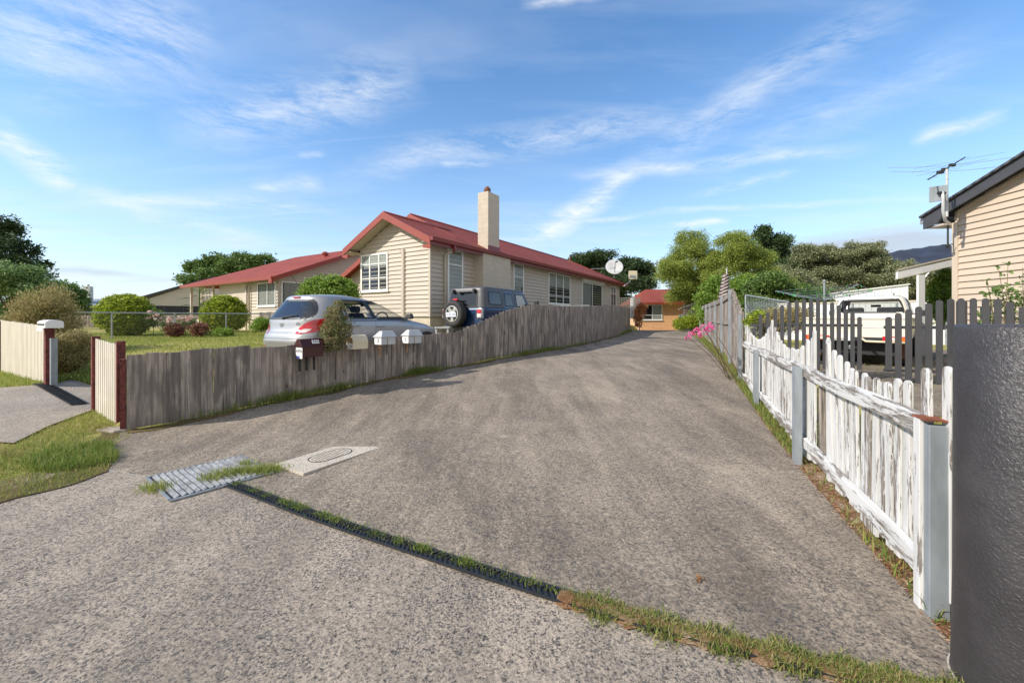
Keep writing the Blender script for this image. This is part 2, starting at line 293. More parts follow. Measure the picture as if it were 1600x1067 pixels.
M['redwood'] = simple('flaking_red_paint', (0.15, 0.036, 0.030), 0.8, 0.7, 26, bmp=0.4)
M['creampk'] = simple('cream_picket_paint', (0.66, 0.60, 0.50), 0.65, 0.12, 7, stretch=(1, 1, 0.2))
M['ink'] = simple('black_lettering', (0.02, 0.02, 0.02), 0.6)
M['sticker'] = simple('white_sticker', (0.8, 0.8, 0.8), 0.5, 0.02)
M['bluesticker'] = simple('blue_sticker', (0.06, 0.09, 0.35), 0.5, 0.1)
M['platec'] = simple('plate_face', (0.70, 0.74, 0.80), 0.4, 0.03)
def m_render():
    m, t, b = newmat('charcoal_textured_render'); v = coords(t)
    L(t, ramp(t, noise(t, v, 5, 5), [(0.3, (0.032, 0.029, 0.030)), (0.55, (0.044, 0.040, 0.042)), (0.75, (0.060, 0.055, 0.055))]), b.inputs['Base Color']); b.inputs['Roughness'].default_value = 0.42
    bump(t, b, mth(t, 'ADD', noise(t, v, 75, 3, 0.5, 0.9), mth(t, 'MULTIPLY', noise(t, v, 22, 3), 0.6)), 0.5, 0.010); return m
M['render'] = m_render()
M['bark'] = simple('tree_bark', (0.12, 0.085, 0.06), 0.95, 0.4, 10, bmp=0.6, stretch=(1, 1, 0.3))
M['twig'] = simple('twig_wood', (0.20, 0.15, 0.09), 0.9, 0.3)
M['grass'] = m_leaf('grass_blade', (0.17, 0.23, 0.04), (0.29, 0.36, 0.07), (0.50, 0.44, 0.17), 0.4)
M['lush'] = m_leaf('lush_grass_blade', (0.11, 0.18, 0.028), (0.21, 0.30, 0.055), (0.38, 0.36, 0.12), 0.4)
M['dry'] = m_leaf('dry_grass_blade', (0.30, 0.24, 0.11), (0.45, 0.36, 0.18), (0.3, 0.26, 0.08), 0.3)
M['lf_dark'] = m_leaf('conifer_foliage', (0.025, 0.049, 0.021), (0.052, 0.096, 0.035), (0.123, 0.175, 0.061), 0.2)
M['lf_wattle'] = m_leaf('feathery_foliage', (0.140, 0.193, 0.035), (0.298, 0.367, 0.070), (0.525, 0.578, 0.140), 0.42)
M['lf_green'] = m_leaf('bright_green_foliage', (0.105, 0.193, 0.026), (0.210, 0.333, 0.052), (0.385, 0.507, 0.105), 0.4)
M['lf_gum'] = m_leaf('gum_foliage', (0.105, 0.131, 0.061), (0.228, 0.254, 0.123), (0.420, 0.403, 0.228), 0.3)
M['lf_mid'] = m_leaf('evergreen_foliage', (0.052, 0.105, 0.021), (0.131, 0.219, 0.052), (0.263, 0.350, 0.105), 0.35)
M['lf_lime'] = m_leaf('round_shrub_foliage', (0.123, 0.193, 0.021), (0.280, 0.367, 0.035), (0.595, 0.630, 0.070), 0.4)
M['lf_hedge'] = m_leaf('hedge_foliage', (0.088, 0.158, 0.044), (0.193, 0.298, 0.105), (0.350, 0.473, 0.193), 0.35)
M['lf_seed'] = m_leaf('seedy_shrub_foliage', (0.193, 0.193, 0.061), (0.385, 0.333, 0.140), (0.630, 0.473, 0.245), 0.3)
M['lf_photinia'] = m_leaf('red_tipped_foliage', (0.13, 0.17, 0.06), (0.25, 0.27, 0.11), (0.40, 0.26, 0.17), 0.35)
M['lf_rust'] = m_leaf('orange_brown_foliage', (0.385, 0.105, 0.052), (0.630, 0.245, 0.123), (0.525, 0.385, 0.140), 0.3)
M['needle'] = m_leaf('dry_needle_grass', (0.17, 0.08, 0.04), (0.34, 0.16, 0.08), (0.45, 0.36, 0.26), 0.2)
M['lf_burg'] = m_leaf('burgundy_foliage', (0.140, 0.035, 0.035), (0.280, 0.105, 0.088), (0.280, 0.245, 0.105), 0.3)
M['lf_dead'] = m_leaf('dead_leaf', (0.22, 0.09, 0.03), (0.32, 0.15, 0.05), (0.38, 0.2, 0.08), 0.2)
M['pink'] = m_leaf('pink_petal', (0.75, 0.06, 0.28), (0.85, 0.16, 0.42), (0.9, 0.5, 0.65), 0.4)
M['rose'] = m_leaf('pale_pink_petal', (0.8, 0.35, 0.35), (0.85, 0.6, 0.55), (0.85, 0.8, 0.75), 0.3)
M['stem'] = simple('flower_stem', (0.16, 0.13, 0.07), 0.6)
M['hill'] = simple('hazed_mountain_forest', (0.022, 0.03, 0.055), 0.95, 0.4, 0.004)  # dark forest tone with the blue of distant haze put into the colour
M['green'] = simple('green_plastic', (0.04, 0.5, 0.07), 0.4, 0.05)
M['wiremesh'] = simple('fence_wire', (0.22, 0.23, 0.22), 0.5, 0.1, metal=0.3)
M['shed'] = simple('white_steel_sheet', (0.72, 0.73, 0.74), 0.45, 0.03)
M['cfence'] = simple('cream_steel_fence', (0.58, 0.52, 0.42), 0.5, 0.04)
M['creamblock'] = simple('cream_block', (0.68, 0.62, 0.52), 0.8, 0.1, 6, bmp=0.2)

# ---------------------------------------------------------------- mesh helpers
class MB:
    def __init__(s): s.v = []; s.f = []; s.M = None
    def add(s, vs, fs):
        b = len(s.v)
        if s.M is not None: vs = [tuple(s.M @ Vector(v)) for v in vs]
        s.v += [tuple(v) for v in vs]; s.f += [tuple(b+i for i in f) for f in fs]; return s
    def box(s, x0, x1, y0, y1, z0, z1):
        return s.add([(x0,y0,z0),(x1,y0,z0),(x1,y1,z0),(x0,y1,z0),(x0,y0,z1),(x1,y0,z1),(x1,y1,z1),(x0,y1,z1)],
              [(0,3,2,1),(4,5,6,7),(0,1,5,4),(1,2,6,5),(2,3,7,6),(3,0,4,7)])
    def quad(s, a, b, c, d): return s.add([a, b, c, d], [(0, 1, 2, 3)])
    def prism(s, pts, ext):          # polygon in 3D + extrusion vector
        n = len(pts); e = Vector(ext); p2 = [tuple(Vector(p)+e) for p in pts]
        return s.add(list(pts)+p2, [tuple(range(n))[::-1], tuple(range(n, 2*n))]+[(i, (i+1) % n, n+(i+1) % n, n+i) for i in range(n)])
    def tube(s, path, rad, seg=8, cap=True):
        P = [Vector(p) for p in path]; n = len(P); rs = rad if isinstance(rad, (list, tuple)) else [rad]*n
        vs = []; fs = []; up = None
        for i in range(n):
            d = (P[min(i+1, n-1)]-P[max(i-1, 0)]).normalized()
            if up is None or abs(d.dot(up)) > 0.95: up = Vector((0, 0, 1)) if abs(d.z) < 0.9 else Vector((1, 0, 0))
            a = d.cross(up).normalized(); b = a.cross(d).normalized(); up = b
            for k in range(seg):
                t = 2*math.pi*k/seg; vs.append(tuple(P[i]+(a*math.cos(t)+b*math.sin(t))*rs[i]))
        for i in range(n-1):
            for k in range(seg): fs.append((i*seg+k, i*seg+(k+1) % seg, (i+1)*seg+(k+1) % seg, (i+1)*seg+k))
        if cap: fs += [tuple(range(seg))[::-1], tuple((n-1)*seg+k for k in range(seg))]
        return s.add(vs, fs)
    def lathe(s, prof, c, axis, seg=32):   # prof = [(r, h)], around axis through c
        ax = Vector(axis).normalized(); a = ax.orthogonal().normalized(); b = ax.cross(a); vs = []; fs = []
        for r, h in prof:
            for k in range(seg):
                t = 2*math.pi*k/seg; vs.append(tuple(Vector(c)+ax*h+(a*math.cos(t)+b*math.sin(t))*r))
        for i in range(len(prof)-1):
            for k in range(seg): fs.append((i*seg+k, i*seg+(k+1) % seg, (i+1)*seg+(k+1) % seg, (i+1)*seg+k))
        fs += [tuple(range(seg))[::-1], tuple((len(prof)-1)*seg+k for k in range(seg))]
        return s.add(vs, fs)
def link(name, me, m, parent=None, smooth=False, loc=None):
    o = bpy.data.objects.new(name, me); COL.objects.link(o)
    if m: me.materials.append(m)
    if parent: o.parent = parent
    if loc is not None: o.location = loc
    if smooth: me.polygons.foreach_set('use_smooth', [True]*len(me.polygons))
    return o
def obj(name, mb, m, parent=None, smooth=False, loc=None, bevel=0.0):
    me = bpy.data.meshes.new(name); me.from_pydata(mb.v, [], mb.f); me.update()
    bm = bmesh.new(); bm.from_mesh(me); bmesh.ops.recalc_face_normals(bm, faces=bm.faces); bm.to_mesh(me); bm.free()
    o = link(name, me, M[m] if isinstance(m, str) else m, parent, smooth, loc)
    if bevel:
        md = o.modifiers.new('bevel', 'BEVEL'); md.width = bevel; md.segments = 2; md.limit_method = 'ANGLE'
    return o
def tag(o, label, cat, group=None, kind=None):
    if label: o['label'] = label
    if cat: o['category'] = cat
    if group: o['group'] = group
    if kind: o['kind'] = kind
    return o
def thing(name, label, cat, loc=(0, 0, 0), rotz=0, group=None):
    o = bpy.data.objects.new(name, None); COL.objects.link(o); o.location = loc; o.rotation_euler = (0, 0, rotz); o.empty_display_size = 0.2
    return tag(o, label, cat, group)
def struct(name, mb, m, smooth=True):
    o = obj(name, mb, m, smooth=smooth); o['kind'] = 'structure'; return o
def text(name, s, size, m, parent, mat4, ext=0.001):
    cu = bpy.data.curves.new('lettering', 'FONT'); cu.body = s; cu.size = size; cu.extrude = ext; cu.align_x = 'CENTER'; cu.align_y = 'CENTER'
    to = bpy.data.objects.new('lettering', cu); COL.objects.link(to); dg = bpy.context.evaluated_depsgraph_get()
    me = bpy.data.meshes.new_from_object(to.evaluated_get(dg)); bpy.data.objects.remove(to)
    me.transform(mat4); return link(name, me, M[m], parent)
def frame(o, x, y):      # matrix with text x-axis along x, up along y
    x = Vector(x).normalized(); y = Vector(y).normalized(); z = x.cross(y)
    m = Matrix((x, y, z)).transposed().to_4x4(); m.translation = Vector(o); return m
def mesh_np(name, V, Fq, m, parent=None):
    me = bpy.data.meshes.new(name); nv = len(V); nf = len(Fq); k = Fq.shape[1]
    me.vertices.add(nv); me.vertices.foreach_set('co', V.astype(np.float32).ravel())
    me.loops.add(nf*k); me.loops.foreach_set('vertex_index', Fq.astype(np.int32).ravel())
    me.polygons.add(nf); me.polygons.foreach_set('loop_start', np.arange(0, nf*k, k, dtype=np.int32)); me.polygons.foreach_set('loop_total', np.full(nf, k, dtype=np.int32))
    me.update(calc_edges=True); return link(name, me, M[m], parent)

# ---------------------------------------------------------------- terrain
def ip(x, xs, ys): return float(np.interp(x, xs, ys))
RY = [-5, 4, 5.5, 6.8, 9, 11, 18, 26, 36, 60]; RZ = [0, 0, .05, .15, .3, .42, .55, .62, .5, .5]
def zr(y): return ip(y, RY, RZ)
def D_at(py):                       # depth where image row py meets the drive
    lo, hi = 1.0, 60.0
    for _ in range(50):
        m = (lo+hi)/2
        if HY+(EYE-zr(m))*F/m > py: lo = m
        else: hi = m
    return (lo+hi)/2
def G(px, py): d = D_at(py); return ((px-CX)/F*d, d)
def W(px, py, d): return Vector(((px-CX)/F*d, d, EYE-(py-HY)/F*d))
FB = [(198,674,556),(282,662,549),(369,645,544),(420,626,542),(489,616,536),(515.5,615,533),(556.7,601.5,531.5),(606,591,527.5),(647,585,524.8),
      (660,584,524),(702,575.5,520.5),(745,567,505),(787,559.5,486.5),(813,555,476),(851,550,478),(915,538,479),(957.5,531,475.8),(985,520.5,479.5)]
FP = []
for px, yb, yt in FB:
    x, d = G(px, yb); FP.append([x, d, EYE-(yt-HY)/F*d-zr(d)])
FP.append([8.45, 29.3, 1.62])
FP = np.array(FP)
# smooth the measured base line
for _ in range(3): FP[1:-1, :2] = FP[1:-1, :2]*0.5+(FP[:-2, :2]+FP[2:, :2])*0.25
def leftX(y):
    ys = [-8, 3.37, 4.0, 4.64]+list(FP[:, 1])+[36]; xs = [-4.4, -4.2, -4.0, -4.6]+list(FP[:, 0])+[11.0]
    return ip(y, ys, xs)
def rightX(y): return 1.3+0.385*y
def WFx(y): return 1.3+0.41*y
def verge(x): return min(max((-x-4.7)/3.4, 0), 1)*0.33
def sst(a, b, x):
    t = min(max((x-a)/(b-a), 0), 1); return t*t*(3-2*t)
def zl(x, y):
    s = y-(5.5+0.58*max(-5.2-x, -20)); v = verge(x)
    Lz = ip(y, [6, 8, 10, 13, 20, 40, 120], [.36, .48, .6, .75, .85, 1.0, 1.3])
    return v+sst(0.1, 3.5, s)*(Lz-v) if x < -5.2 else max(v, zr(y)+0.0)+sst(0.0, 0.5, leftX(y)-x)*(Lz-zr(y)-0.0 if y > 5.6 else 0)
def zR(x, y):
    Rz = ip(y, [1, 2, 4, 6, 8, 20, 60, 120], [.0, .04, .12, .34, .42, .5, .6, .9])
    return zr(y)-0.02+sst(0.1, 1.2, x-rightX(y))*(Rz-zr(y)+0.02)
def sheet(name, m, ys, cols, zf, xf, dz=0.0):
    mb = MB(); nx = len(cols)
    for y in ys:
        for c in cols:
            x = xf(y, c); mb.v.append((x, y, zf(x, y)+dz))
    for i in range(len(ys)-1):
        for j in range(nx-1): a = i*nx+j; mb.f.append((a, a+1, a+1+nx, a+nx))
    return struct(name, mb, m)
YS = list(np.arange(-8, 3, 1.0))+list(np.arange(3, 16, 0.2))+list(np.arange(16, 36.1, 0.5))
YF = YS+[40, 50, 70, 110, 200, 500, 2000]
def lx(y): return leftX(y) if y < 36 else leftX(36)+(y-36)*0.45
def rx(y): return rightX(y) if y < 36 else max(rightX(36)+(y-36)*0.385, lx(y)+1)
OFF = [0, .05, .12, .25, .4, .6, .9, 1.3, 1.8, 2.5, 3.3, 4.2, 5.5, 7, 9, 12, 16, 22, 32, 50, 90, 200, 600, 2500]
sheet('lawn', 'lawn', YF, OFF, zl, lambda y, c: lx(y)-c)
sheet('ground', 'lawn', YF, OFF, zR, lambda y, c: rx(y)+c)
DY = 0.02
def drainY(x): return None
# street apron and driveway are split by the channel drain
dr = [G(361, 759), G(400, 774), G(470, 801), G(550, 829), G(640, 859), G(740, 892), G(885, 938), G(1010, 975), G(1150, 1012), G(1300, 1050), G(1420, 1078), G(1560, 1110)]
dxs = [p[0] for p in dr]; dys = [p[1] for p in dr]
gr = [G(229, 749), G(366, 717), G(428, 737), G(279, 781)]
def splitY(x):
    if x > dxs[0]: return ip(x, dxs, dys)
    return ip(x, [-4.6, -3.95, -3.1, dxs[0]], [4.15, 4.05, 3.75, dys[0]])
mb = MB(); cols = np.linspace(0, 1, 61); rows = np.linspace(0, 1, 10)
XA = list(np.linspace(-4.9, 3.2, 82))
for x in XA:
    for r_ in rows: mb.v.append((x, -8+(splitY(x)+8)*r_, 0.004))
for i in range(len(XA)-1):
    for j in range(9): a = i*10+j; mb.f.append((a, a+1, a+11, a+10))
struct('apron', mb, 'apron')
# left strip of apron beyond verge is hidden under the verge sheet
mb = MB(); YD = [0]*0
nC = 70
XD = np.linspace(0, 1, nC)
rowsY = list(np.concatenate([np.linspace(0, 1, 30)**1.3]))
def driveL(y): return leftX(y)-0.04
for k in range(150):
    t = k/149; yy = 1.2+(36-1.2)*(t**2.0)
    for j in range(nC):
        x = driveL(yy)+(rightX(yy)-driveL(yy))*j/(nC-1)
        ys_ = max(yy, splitY(x)) if yy < 6 else yy
        mb.v.append((x, ys_, zr(ys_)+0.006))
for k in range(149):
    for j in range(nC-1):
        a = k*nC+j; q = (a, a+1, a+1+nC, a+nC)
        if mb.v[a][1] == mb.v[a+nC][1] and mb.v[a+1][1] == mb.v[a+1+nC][1]: continue
        mb.f.append(q)
struct('driveway', mb, 'drive')
# drive spills out in front of the brick house
mb = MB(); n = 12
for i in range(n+1):
    y = 35.9+i*0.6
    for x in (9, 12, 16, 20, 24): mb.v.append((x-1+i*0.1, y, zr(y)+0.004))
for i in range(n):
    for j in range(4): a = i*5+j; mb.f.append((a, a+1, a+6, a+5))
# neighbour's path on the left
mb = MB()
pth = [((-5.6, 4.6), (-10.5, 4.2)), ((-5.9, 5.2), (-9.6, 5.9)), ((-6.2, 6.1), (-8.1, 7.25)), ((-6.5, 6.9), (-8.3, 7.7))]
_p = []
for i in range(len(pth)-1):
    for q in range(6 if i < len(pth)-2 else 7):
        f = q/6; _p.append(tuple(tuple(pth[i][e][c]*(1-f)+pth[i+1][e][c]*f for c in (0, 1)) for e in (0, 1)))
pth = _p
for a, b in pth:
    for k in range(9):
        t = k/8; x = a[0]+(b[0]-a[0])*t; y = a[1]+(b[1]-a[1])*t; mb.v.append((x, y, zl(x, y)+0.02))
for i in range(len(pth)-1):
    for k in range(8): a = i*9+k; mb.f.append((a, a+1, a+10, a+9))
struct('path', mb, 'path')
# neighbour's asphalt on the right
mb = MB()
for i in range(15):
    y = 5.2+i*0.6
    for j in range(10):
        x = WFx(y)+0.5+j*0.75 + max(0, (y-8))*0.35; mb.v.append((x, y, zR(x, y)+0.012))
for i in range(14):
    for j in range(9): a = i*10+j; mb.f.append((a, a+1, a+11, a+10))
struct('carport_pad', mb, 'yard')
# litter strip between drive and white fence
mb = MB()
for i in range(60):
    y = 1.5+i*0.15
    for j in range(4):
        x = rightX(y)+0.004+j*0.09; mb.v.append((x, y, zr(y)-0.004+0.008*(j > 0)))
for i in range(59):
    for j in range(3): a = i*4+j; mb.f.append((a, a+1, a+5, a+4))
struct('litter_strip', mb, 'litter')
# soil patches on the verge edge and along the paling fence foot
mb = MB(); n = 0
ys = list(np.arange(3.0, 5.4, 0.1))
for y in ys:
    for k in range(5):
        x = leftX(y)+0.10-k*0.10+0.05*math.sin(y*9); mb.v.append((x, y, zl(x, y)+0.012 if x < leftX(y) else 0.012))
for i in range(len(ys)-1):
    for k in range(4): a = i*5+k; mb.f.append((a, a+1, a+6, a+5))
struct('verge_edge_soil', mb, 'soil')
mb = MB()
cum = np.concatenate([[0], np.cumsum(np.hypot(np.diff(FP[:, 0]), np.diff(FP[:, 1])))]); FL = cum[-1]
def fence_at(s):
    x = ip(s, cum, FP[:, 0]); y = ip(s, cum, FP[:, 1]); h = ip(s, cum, FP[:, 2])
    x2 = ip(s+0.05, cum, FP[:, 0]); y2 = ip(s+0.05, cum, FP[:, 1]); x1 = ip(s-0.05, cum, FP[:, 0]); y1 = ip(s-0.05, cum, FP[:, 1])
    return x, y, h, math.atan2(y2-y1, x2-x1)
for i in range(140):
    s = i*FL/139; x, y, h, a = fence_at(s); nx, ny = math.sin(a), -math.cos(a)
    w = 0.16+0.06*math.sin(s*3.1)+0.04*math.sin(s*7.7)
    for k in range(3): mb.v.append((x+nx*w*k/2, y+ny*w*k/2, zr(y+ny*w*k/2)+0.012))
for i in range(139):
    for k in range(2): a = i*3+k; mb.f.append((a, a+1, a+4, a+3))
struct('fence_foot_soil', mb, 'soil')
# mountain far right
mb = MB(); n = 160
for i in range(n+1):
    a = R(24+i*46/n); rr = 5200; h = 960*(0.35+0.65*sst(32, 72, i))*(1+0.03*math.sin(i*.13)+0.012*math.sin(i*.5)+0.005*math.sin(i*1.7))*(1-0.25*sst(112, 160, i))
    for k, (q, hh) in enumerate(((0, -20), (900, 0.33), (1900, 0.75), (2600, 1.0), (4200, 0.9))):
        z = hh if hh < 0 else h*hh*(1+0.02*math.sin(i*0.31+k))
        mb.v.append((math.sin(a)*(rr+q), math.cos(a)*(rr+q), z))
for i in range(n):
    for k in range(4): a = i*5+k; mb.f.append((a, a+1, a+6, a+5))
struct('mountain', mb, 'hill')
# ---------------------------------------------------------------- left paling fence
fen = thing('paling_fence', 'long weathered grey paling fence running along the left side of the driveway', 'fence', (FP[0, 0], FP[0, 1], 0))
F0 = Vector((FP[0, 0], FP[0, 1], 0))
s = 0.0; pal = []
while s < FL-0.05:
    w = random.choice([0.13, 0.145, 0.15, 0.15, 0.16, 0.19, 0.10])*(1.25 if s < 4 else 1.0); pal.append((s, w)); s += w-0.004
def paling_mesh(w, h, zb, lean, y0):
    mb = MB(); j = [random.uniform(-.008, .008) for _ in range(6)]; t = 0.016
    hs = [0, 0.35*h, 0.7*h, h]; vs = []
    for k, z in enumerate(hs):
        dx = lean*z; b = 0.003*math.sin(k*2+w*90); top = (k == 3)
        vs += [(dx+b, y0, z+(j[0] if top else 0)), (dx+w+b-0.003, y0+0.004, z+(j[1] if top else 0)), (dx+w+b-0.003, y0+t+0.004, z+(j[1] if top else 0)), (dx+b, y0+t, z+(j[0] if top else 0))]
    fs = [(0, 3, 2, 1), (12, 13, 14, 15)]
    for k in range(3):
        for q in range(4): fs.append((k*4+q, k*4+(q+1) % 4, (k+1)*4+(q+1) % 4, (k+1)*4+q))
    mb.add(vs, fs); return mb
rest = MB()
for i, (s, w) in enumerate(pal):
    x, y, h, a = fence_at(s); zb = zr(y)+0.02+random.uniform(0, 0.02)
    mb = paling_mesh(w, h-0.02, 0, random.uniform(-.003, .003), random.uniform(-.012, .010))
    T = Matrix.Translation((x-F0.x, y-F0.y, zb)) @ Matrix.Rotation(a, 4, 'Z')
    if i < 100:
        o = obj('paling', mb, 'paling', fen, bevel=0.003); o.matrix_local = T
    else:
        rest.M = T; rest.add(mb.v, mb.f)
o = obj('palings', rest, 'paling', fen); o['kind'] = 'stuff'
# the cut end post, low rail and kerb stone
mb = MB(); mb.box(-0.065, -0.01, 0.0, 0.09, 0, 0.98); o = obj('end_post', mb, 'redwood', fen); o.rotation_euler = (0, 0, R(38))
for zz in (0.25, 0.8):
    mb = MB()
    for i in range(40):
        s0, s1 = i*FL/40, (i+1)*FL/40
        a_, b_ = fence_at(s0), fence_at(s1); ln = math.hypot(b_[0]-a_[0], b_[1]-a_[1]); an = math.atan2(b_[1]-a_[1], b_[0]-a_[0])
        fz = zz if zz < .5 else None
        za = zr(a_[1])+(zz if zz < .5 else a_[2]-0.22); zb_ = zr(b_[1])+(zz if zz < .5 else b_[2]-0.22)
        nx, ny = -math.sin(an), math.cos(an)
        p = lambda q, off, z: (q[0]+nx*off-F0.x, q[1]+ny*off-F0.y, z)
        mb.add([p(a_, .03, za), p(b_, .03, zb_), p(b_, .07, zb_), p(a_, .07, za), p(a_, .03, za+.08), p(b_, .03, zb_+.08), p(b_, .07, zb_+.08), p(a_, .07, za+.08)],
               [(0,3,2,1),(4,5,6,7),(0,1,5,4),(1,2,6,5),(2,3,7,6),(3,0,4,7)])
    obj('rail', mb, 'paling', fen)
# ---------------------------------------------------------------- cream picket return panel and gate-side fence
def picket_run(name, label, a, b, za, zb_, ha, hb, n, mat, postmat, w=0.055, gap_post=True):
    A = Vector((a[0], a[1], za)); B = Vector((b[0], b[1], zb_)); d = (B-A); ln = Vector((d.x, d.y, 0)).length; an = math.atan2(d.y, d.x)
    t = thing(name, label, 'fence', A, an)
    for i in range(n):
        u = (i+0.5)/n; h = ha+(hb-ha)*u; z0 = (zb_-za)*u
        mb = MB(); mb.box(u*ln-w/2, u*ln+w/2, -0.012, 0.008, z0+0.03, z0+h+random.uniform(-.006, .006)); o = obj('picket', mb, mat, t)
    for hh in (0.25, 0.8):
        mb = MB(); z0, z1 = hh*ha, hh*hb+(zb_-za)
        mb.add([(0, .011, z0), (ln, .011, z1), (ln, .05, z1), (0, .05, z0), (0, .011, z0+.07), (ln, .011, z1+.07), (ln, .05, z1+.07), (0, .05, z0+.07)],
               [(0,3,2,1),(4,5,6,7),(0,1,5,4),(1,2,6,5),(2,3,7,6),(3,0,4,7)]); obj('rail', mb, mat, t)
    return t, ln
t, ln = picket_run('picket_fence', 'short cream picket panel with red posts at the near end of the grey fence', (-6.12, 6.03), (-5.27, 5.5), 0.05, 0.03, 1.16, 1.12, 12, 'creampk', 'redwood', 0.05)
for xx, hh in ((-0.05, 1.19), (ln+0.02, 1.15)):
    mb = MB(); mb.box(xx-0.03, xx+0.03, -0.04, 0.05, -0.1, hh); obj('post', mb, 'redwood', t, bevel=0.004)
mb = MB(); mb.prism([(0, -.1, 0), (.3, -.16, 0), (.42, 0, 0), (.25, .12, 0), (-.02, .06, 0)], (0, 0, .08)); o = obj('kerb_stone', mb, 'path', None, loc=(-5.35, 5.35, 0.0), bevel=0.02)
tag(o, 'broken lump of concrete at the foot of the red end post', 'concrete lump')
t, ln = picket_run('picket_fence', 'longer white picket fence beyond the left path, ending at a red post', (-13.4, 10.2), (-8.12, 7.18), 0.3, 0.34, 1.25, 1.03, 68, 'creampk', 'redwood', 0.062)
mb = MB(); mb.box(ln-0.01, ln+0.10, -0.06, 0.05, -0.1, 1.04); obj('post', mb, 'redwood', t, bevel=0.004)
mb = MB(); mb.box(ln+0.14, ln+0.22, -0.02, 0.06, -0.1, 0.86); obj('post', mb, 'steelp', t, bevel=0.004)
for u in (0.45,): mb = MB(); mb.box(ln*u, ln*u+0.04, -0.03, -0.013, 0.05, 1.15); obj('cover_strip', mb, 'redwood', t)
# white letterbox on the left fence
t = thing('letterbox', 'white metal letterbox on top of the red post beside the left path', 'letterbox', (-8.0, 7.1, 1.34), R(-30))
mb = MB(); pr = [(-.11, 0), (.11, 0), (.11, .09)]+[(.11*math.cos(a), .09+.05*math.sin(a)) for a in np.linspace(0, math.pi, 9)[1:-1]]+[(-.11, .09)]
mb.prism([(-.24, p[0], p[1]) for p in pr], (.48, 0, 0)); obj('box', mb, 'white', t, bevel=0.004)
mb = MB(); mb.box(-.19, .19, -.122, -.112, .05, .075); obj('slot', mb, 'ink', t)
mb = MB(); mb.box(-.16, .16, -.126, -.123, -.05, .0); obj('flap', mb, 'white', t)
# ---------------------------------------------------------------- four letterboxes on the paling fence
def fence_s_at_px(px):
    best = min(np.linspace(0, FL, 4000), key=lambda s: abs(CX+F*fence_at(s)[0]/fence_at(s)[1]-px)); return best
def lbox(px0, px1, ytop, ybot, label):
    s = fence_s_at_px((px0+px1)/2); x, y, h, a = fence_at(s)
    off = 0.16; cx_, cy_ = x+math.sin(a)*off, y-math.cos(a)*off
    z0 = EYE-(ybot-HY)/F*cy_; z1 = EYE-(ytop-HY)/F*cy_
    t = thing('letterbox', label, 'letterbox', (cx_, cy_, z0), a+R(4), 'letterboxes along the paling fence'); return t, z1-z0
def gable_roof(w, d, z0, z1, ov=0.02, hip=0.08):
    mb = MB(); return mb.add([(-w/2-ov, -d/2-ov, z0), (w/2+ov, -d/2-ov, z0), (w/2+ov, d/2+ov, z0), (-w/2-ov, d/2+ov, z0), (-w/2+hip, -d*.18, z1), (w/2, -d*.18, z1), (w/2, d*.18, z1), (-w/2+hip, d*.18, z1)],
                             [(0,3,2,1),(4,5,6,7),(0,1,5,4),(1,2,6,5),(2,3,7,6),(3,0,4,7)])
# maroon
t, H = lbox(455, 499, 529, 557, 'dark maroon letterbox marked 47A, nearest the front end of the fence')
w, d = 0.36, 0.22
mb = MB(); mb.box(-w/2, w/2, -d/2, d/2, 0, H*.62); bx = obj('box', mb, 'maroon', t, bevel=0.004)
mb = MB(); mb.prism([(-w/2-.03, -d/2-.035, H*.58), (-w/2-.03, d/2+.02, H*.58), (-w/2-.03, d*.1, H), (-w/2-.03, -d*.25, H)], (w+.06, 0, 0)); obj('lid', mb, 'maroon', t, bevel=0.004)
mb = MB(); mb.box(-w/2-.004, -w/2-.001, -.10, .10, -.02, H*.56); mb2 = mb; obj('sticker', mb, 'sticker', t)
mb = MB(); mb.box(-w/2-.006, -w/2-.0045, -.02, .10, -.018, .02); obj('sticker', mb, 'bluesticker', t)
text('number', 'A', .075, 'ink', t, frame((-w/2-.006, .065, H*.34), (0, -1, 0), (0, 0, 1)))
text('number', '47A', .075, 'ink', t, frame((-w/2-.006, -.03, H*.34), (0, -1, 0), (0, 0, 1)))
mb = MB(); mb.M = frame((.02, -d/2-.026, H*.83), (1, 0, 0), (0, .53, 1)); mb.box(-.06, .06, -.032, .032, 0.004, .007); obj('number_plate', mb, 'sticker', t)
text('number', '47A', .06, 'ink', t, mb.M @ Matrix.Translation((0, 0, .009)))
for xx in (-.15, -.03, .1): mb = MB(); mb.box(xx-.016, xx+.016, .035, .055, -.24, -.001); obj('bracket', mb, 'ink', t)
# cream barrel
t, H = lbox(533, 568, 523, 545, 'cream letterbox with a rounded barrel top marked 47A')
w, d = 0.33, 0.19
pr = [(-d/2, 0), (d/2, 0), (d/2, H*.45)]+[(d/2*math.cos(a), H*.45+H*.55*math.sin(a)) for a in np.linspace(0, math.pi, 13)[1:-1]]+[(-d/2, H*.45)]
mb = MB(); mb.prism([(-w/2, p[0], p[1]) for p in pr], (w, 0, 0)); obj('box', mb, 'creambox', t, bevel=0.003)
mb = MB(); pr2 = [(p[0]*.84, H*.5+(p[1]-H*.5)*.86) for p in pr if p[1] >= H*.45]; mb.prism([(-w/2-.003, p[0], p[1]) for p in pr2], (.002, 0, 0)); obj('opening', mb, 'tanpost', t)
mb = MB(); mb.box(-w/2-.006, -w/2-.003, -.088, .088, .005, H*.42); obj('sticker', mb, 'sticker', t)
text('number', 'A', .06, 'ink', t, frame((-w/2-.008, .06, H*.22), (0, -1, 0), (0, 0, 1)))
text('number', '47A', .06, 'ink', t, frame((-w/2-.008, -.025, H*.22), (0, -1, 0), (0, 0, 1)))
mb = MB(); mb.box(-.05, .0, .03, .07, -.25, -.001); obj('bracket', mb, 'paling', t)
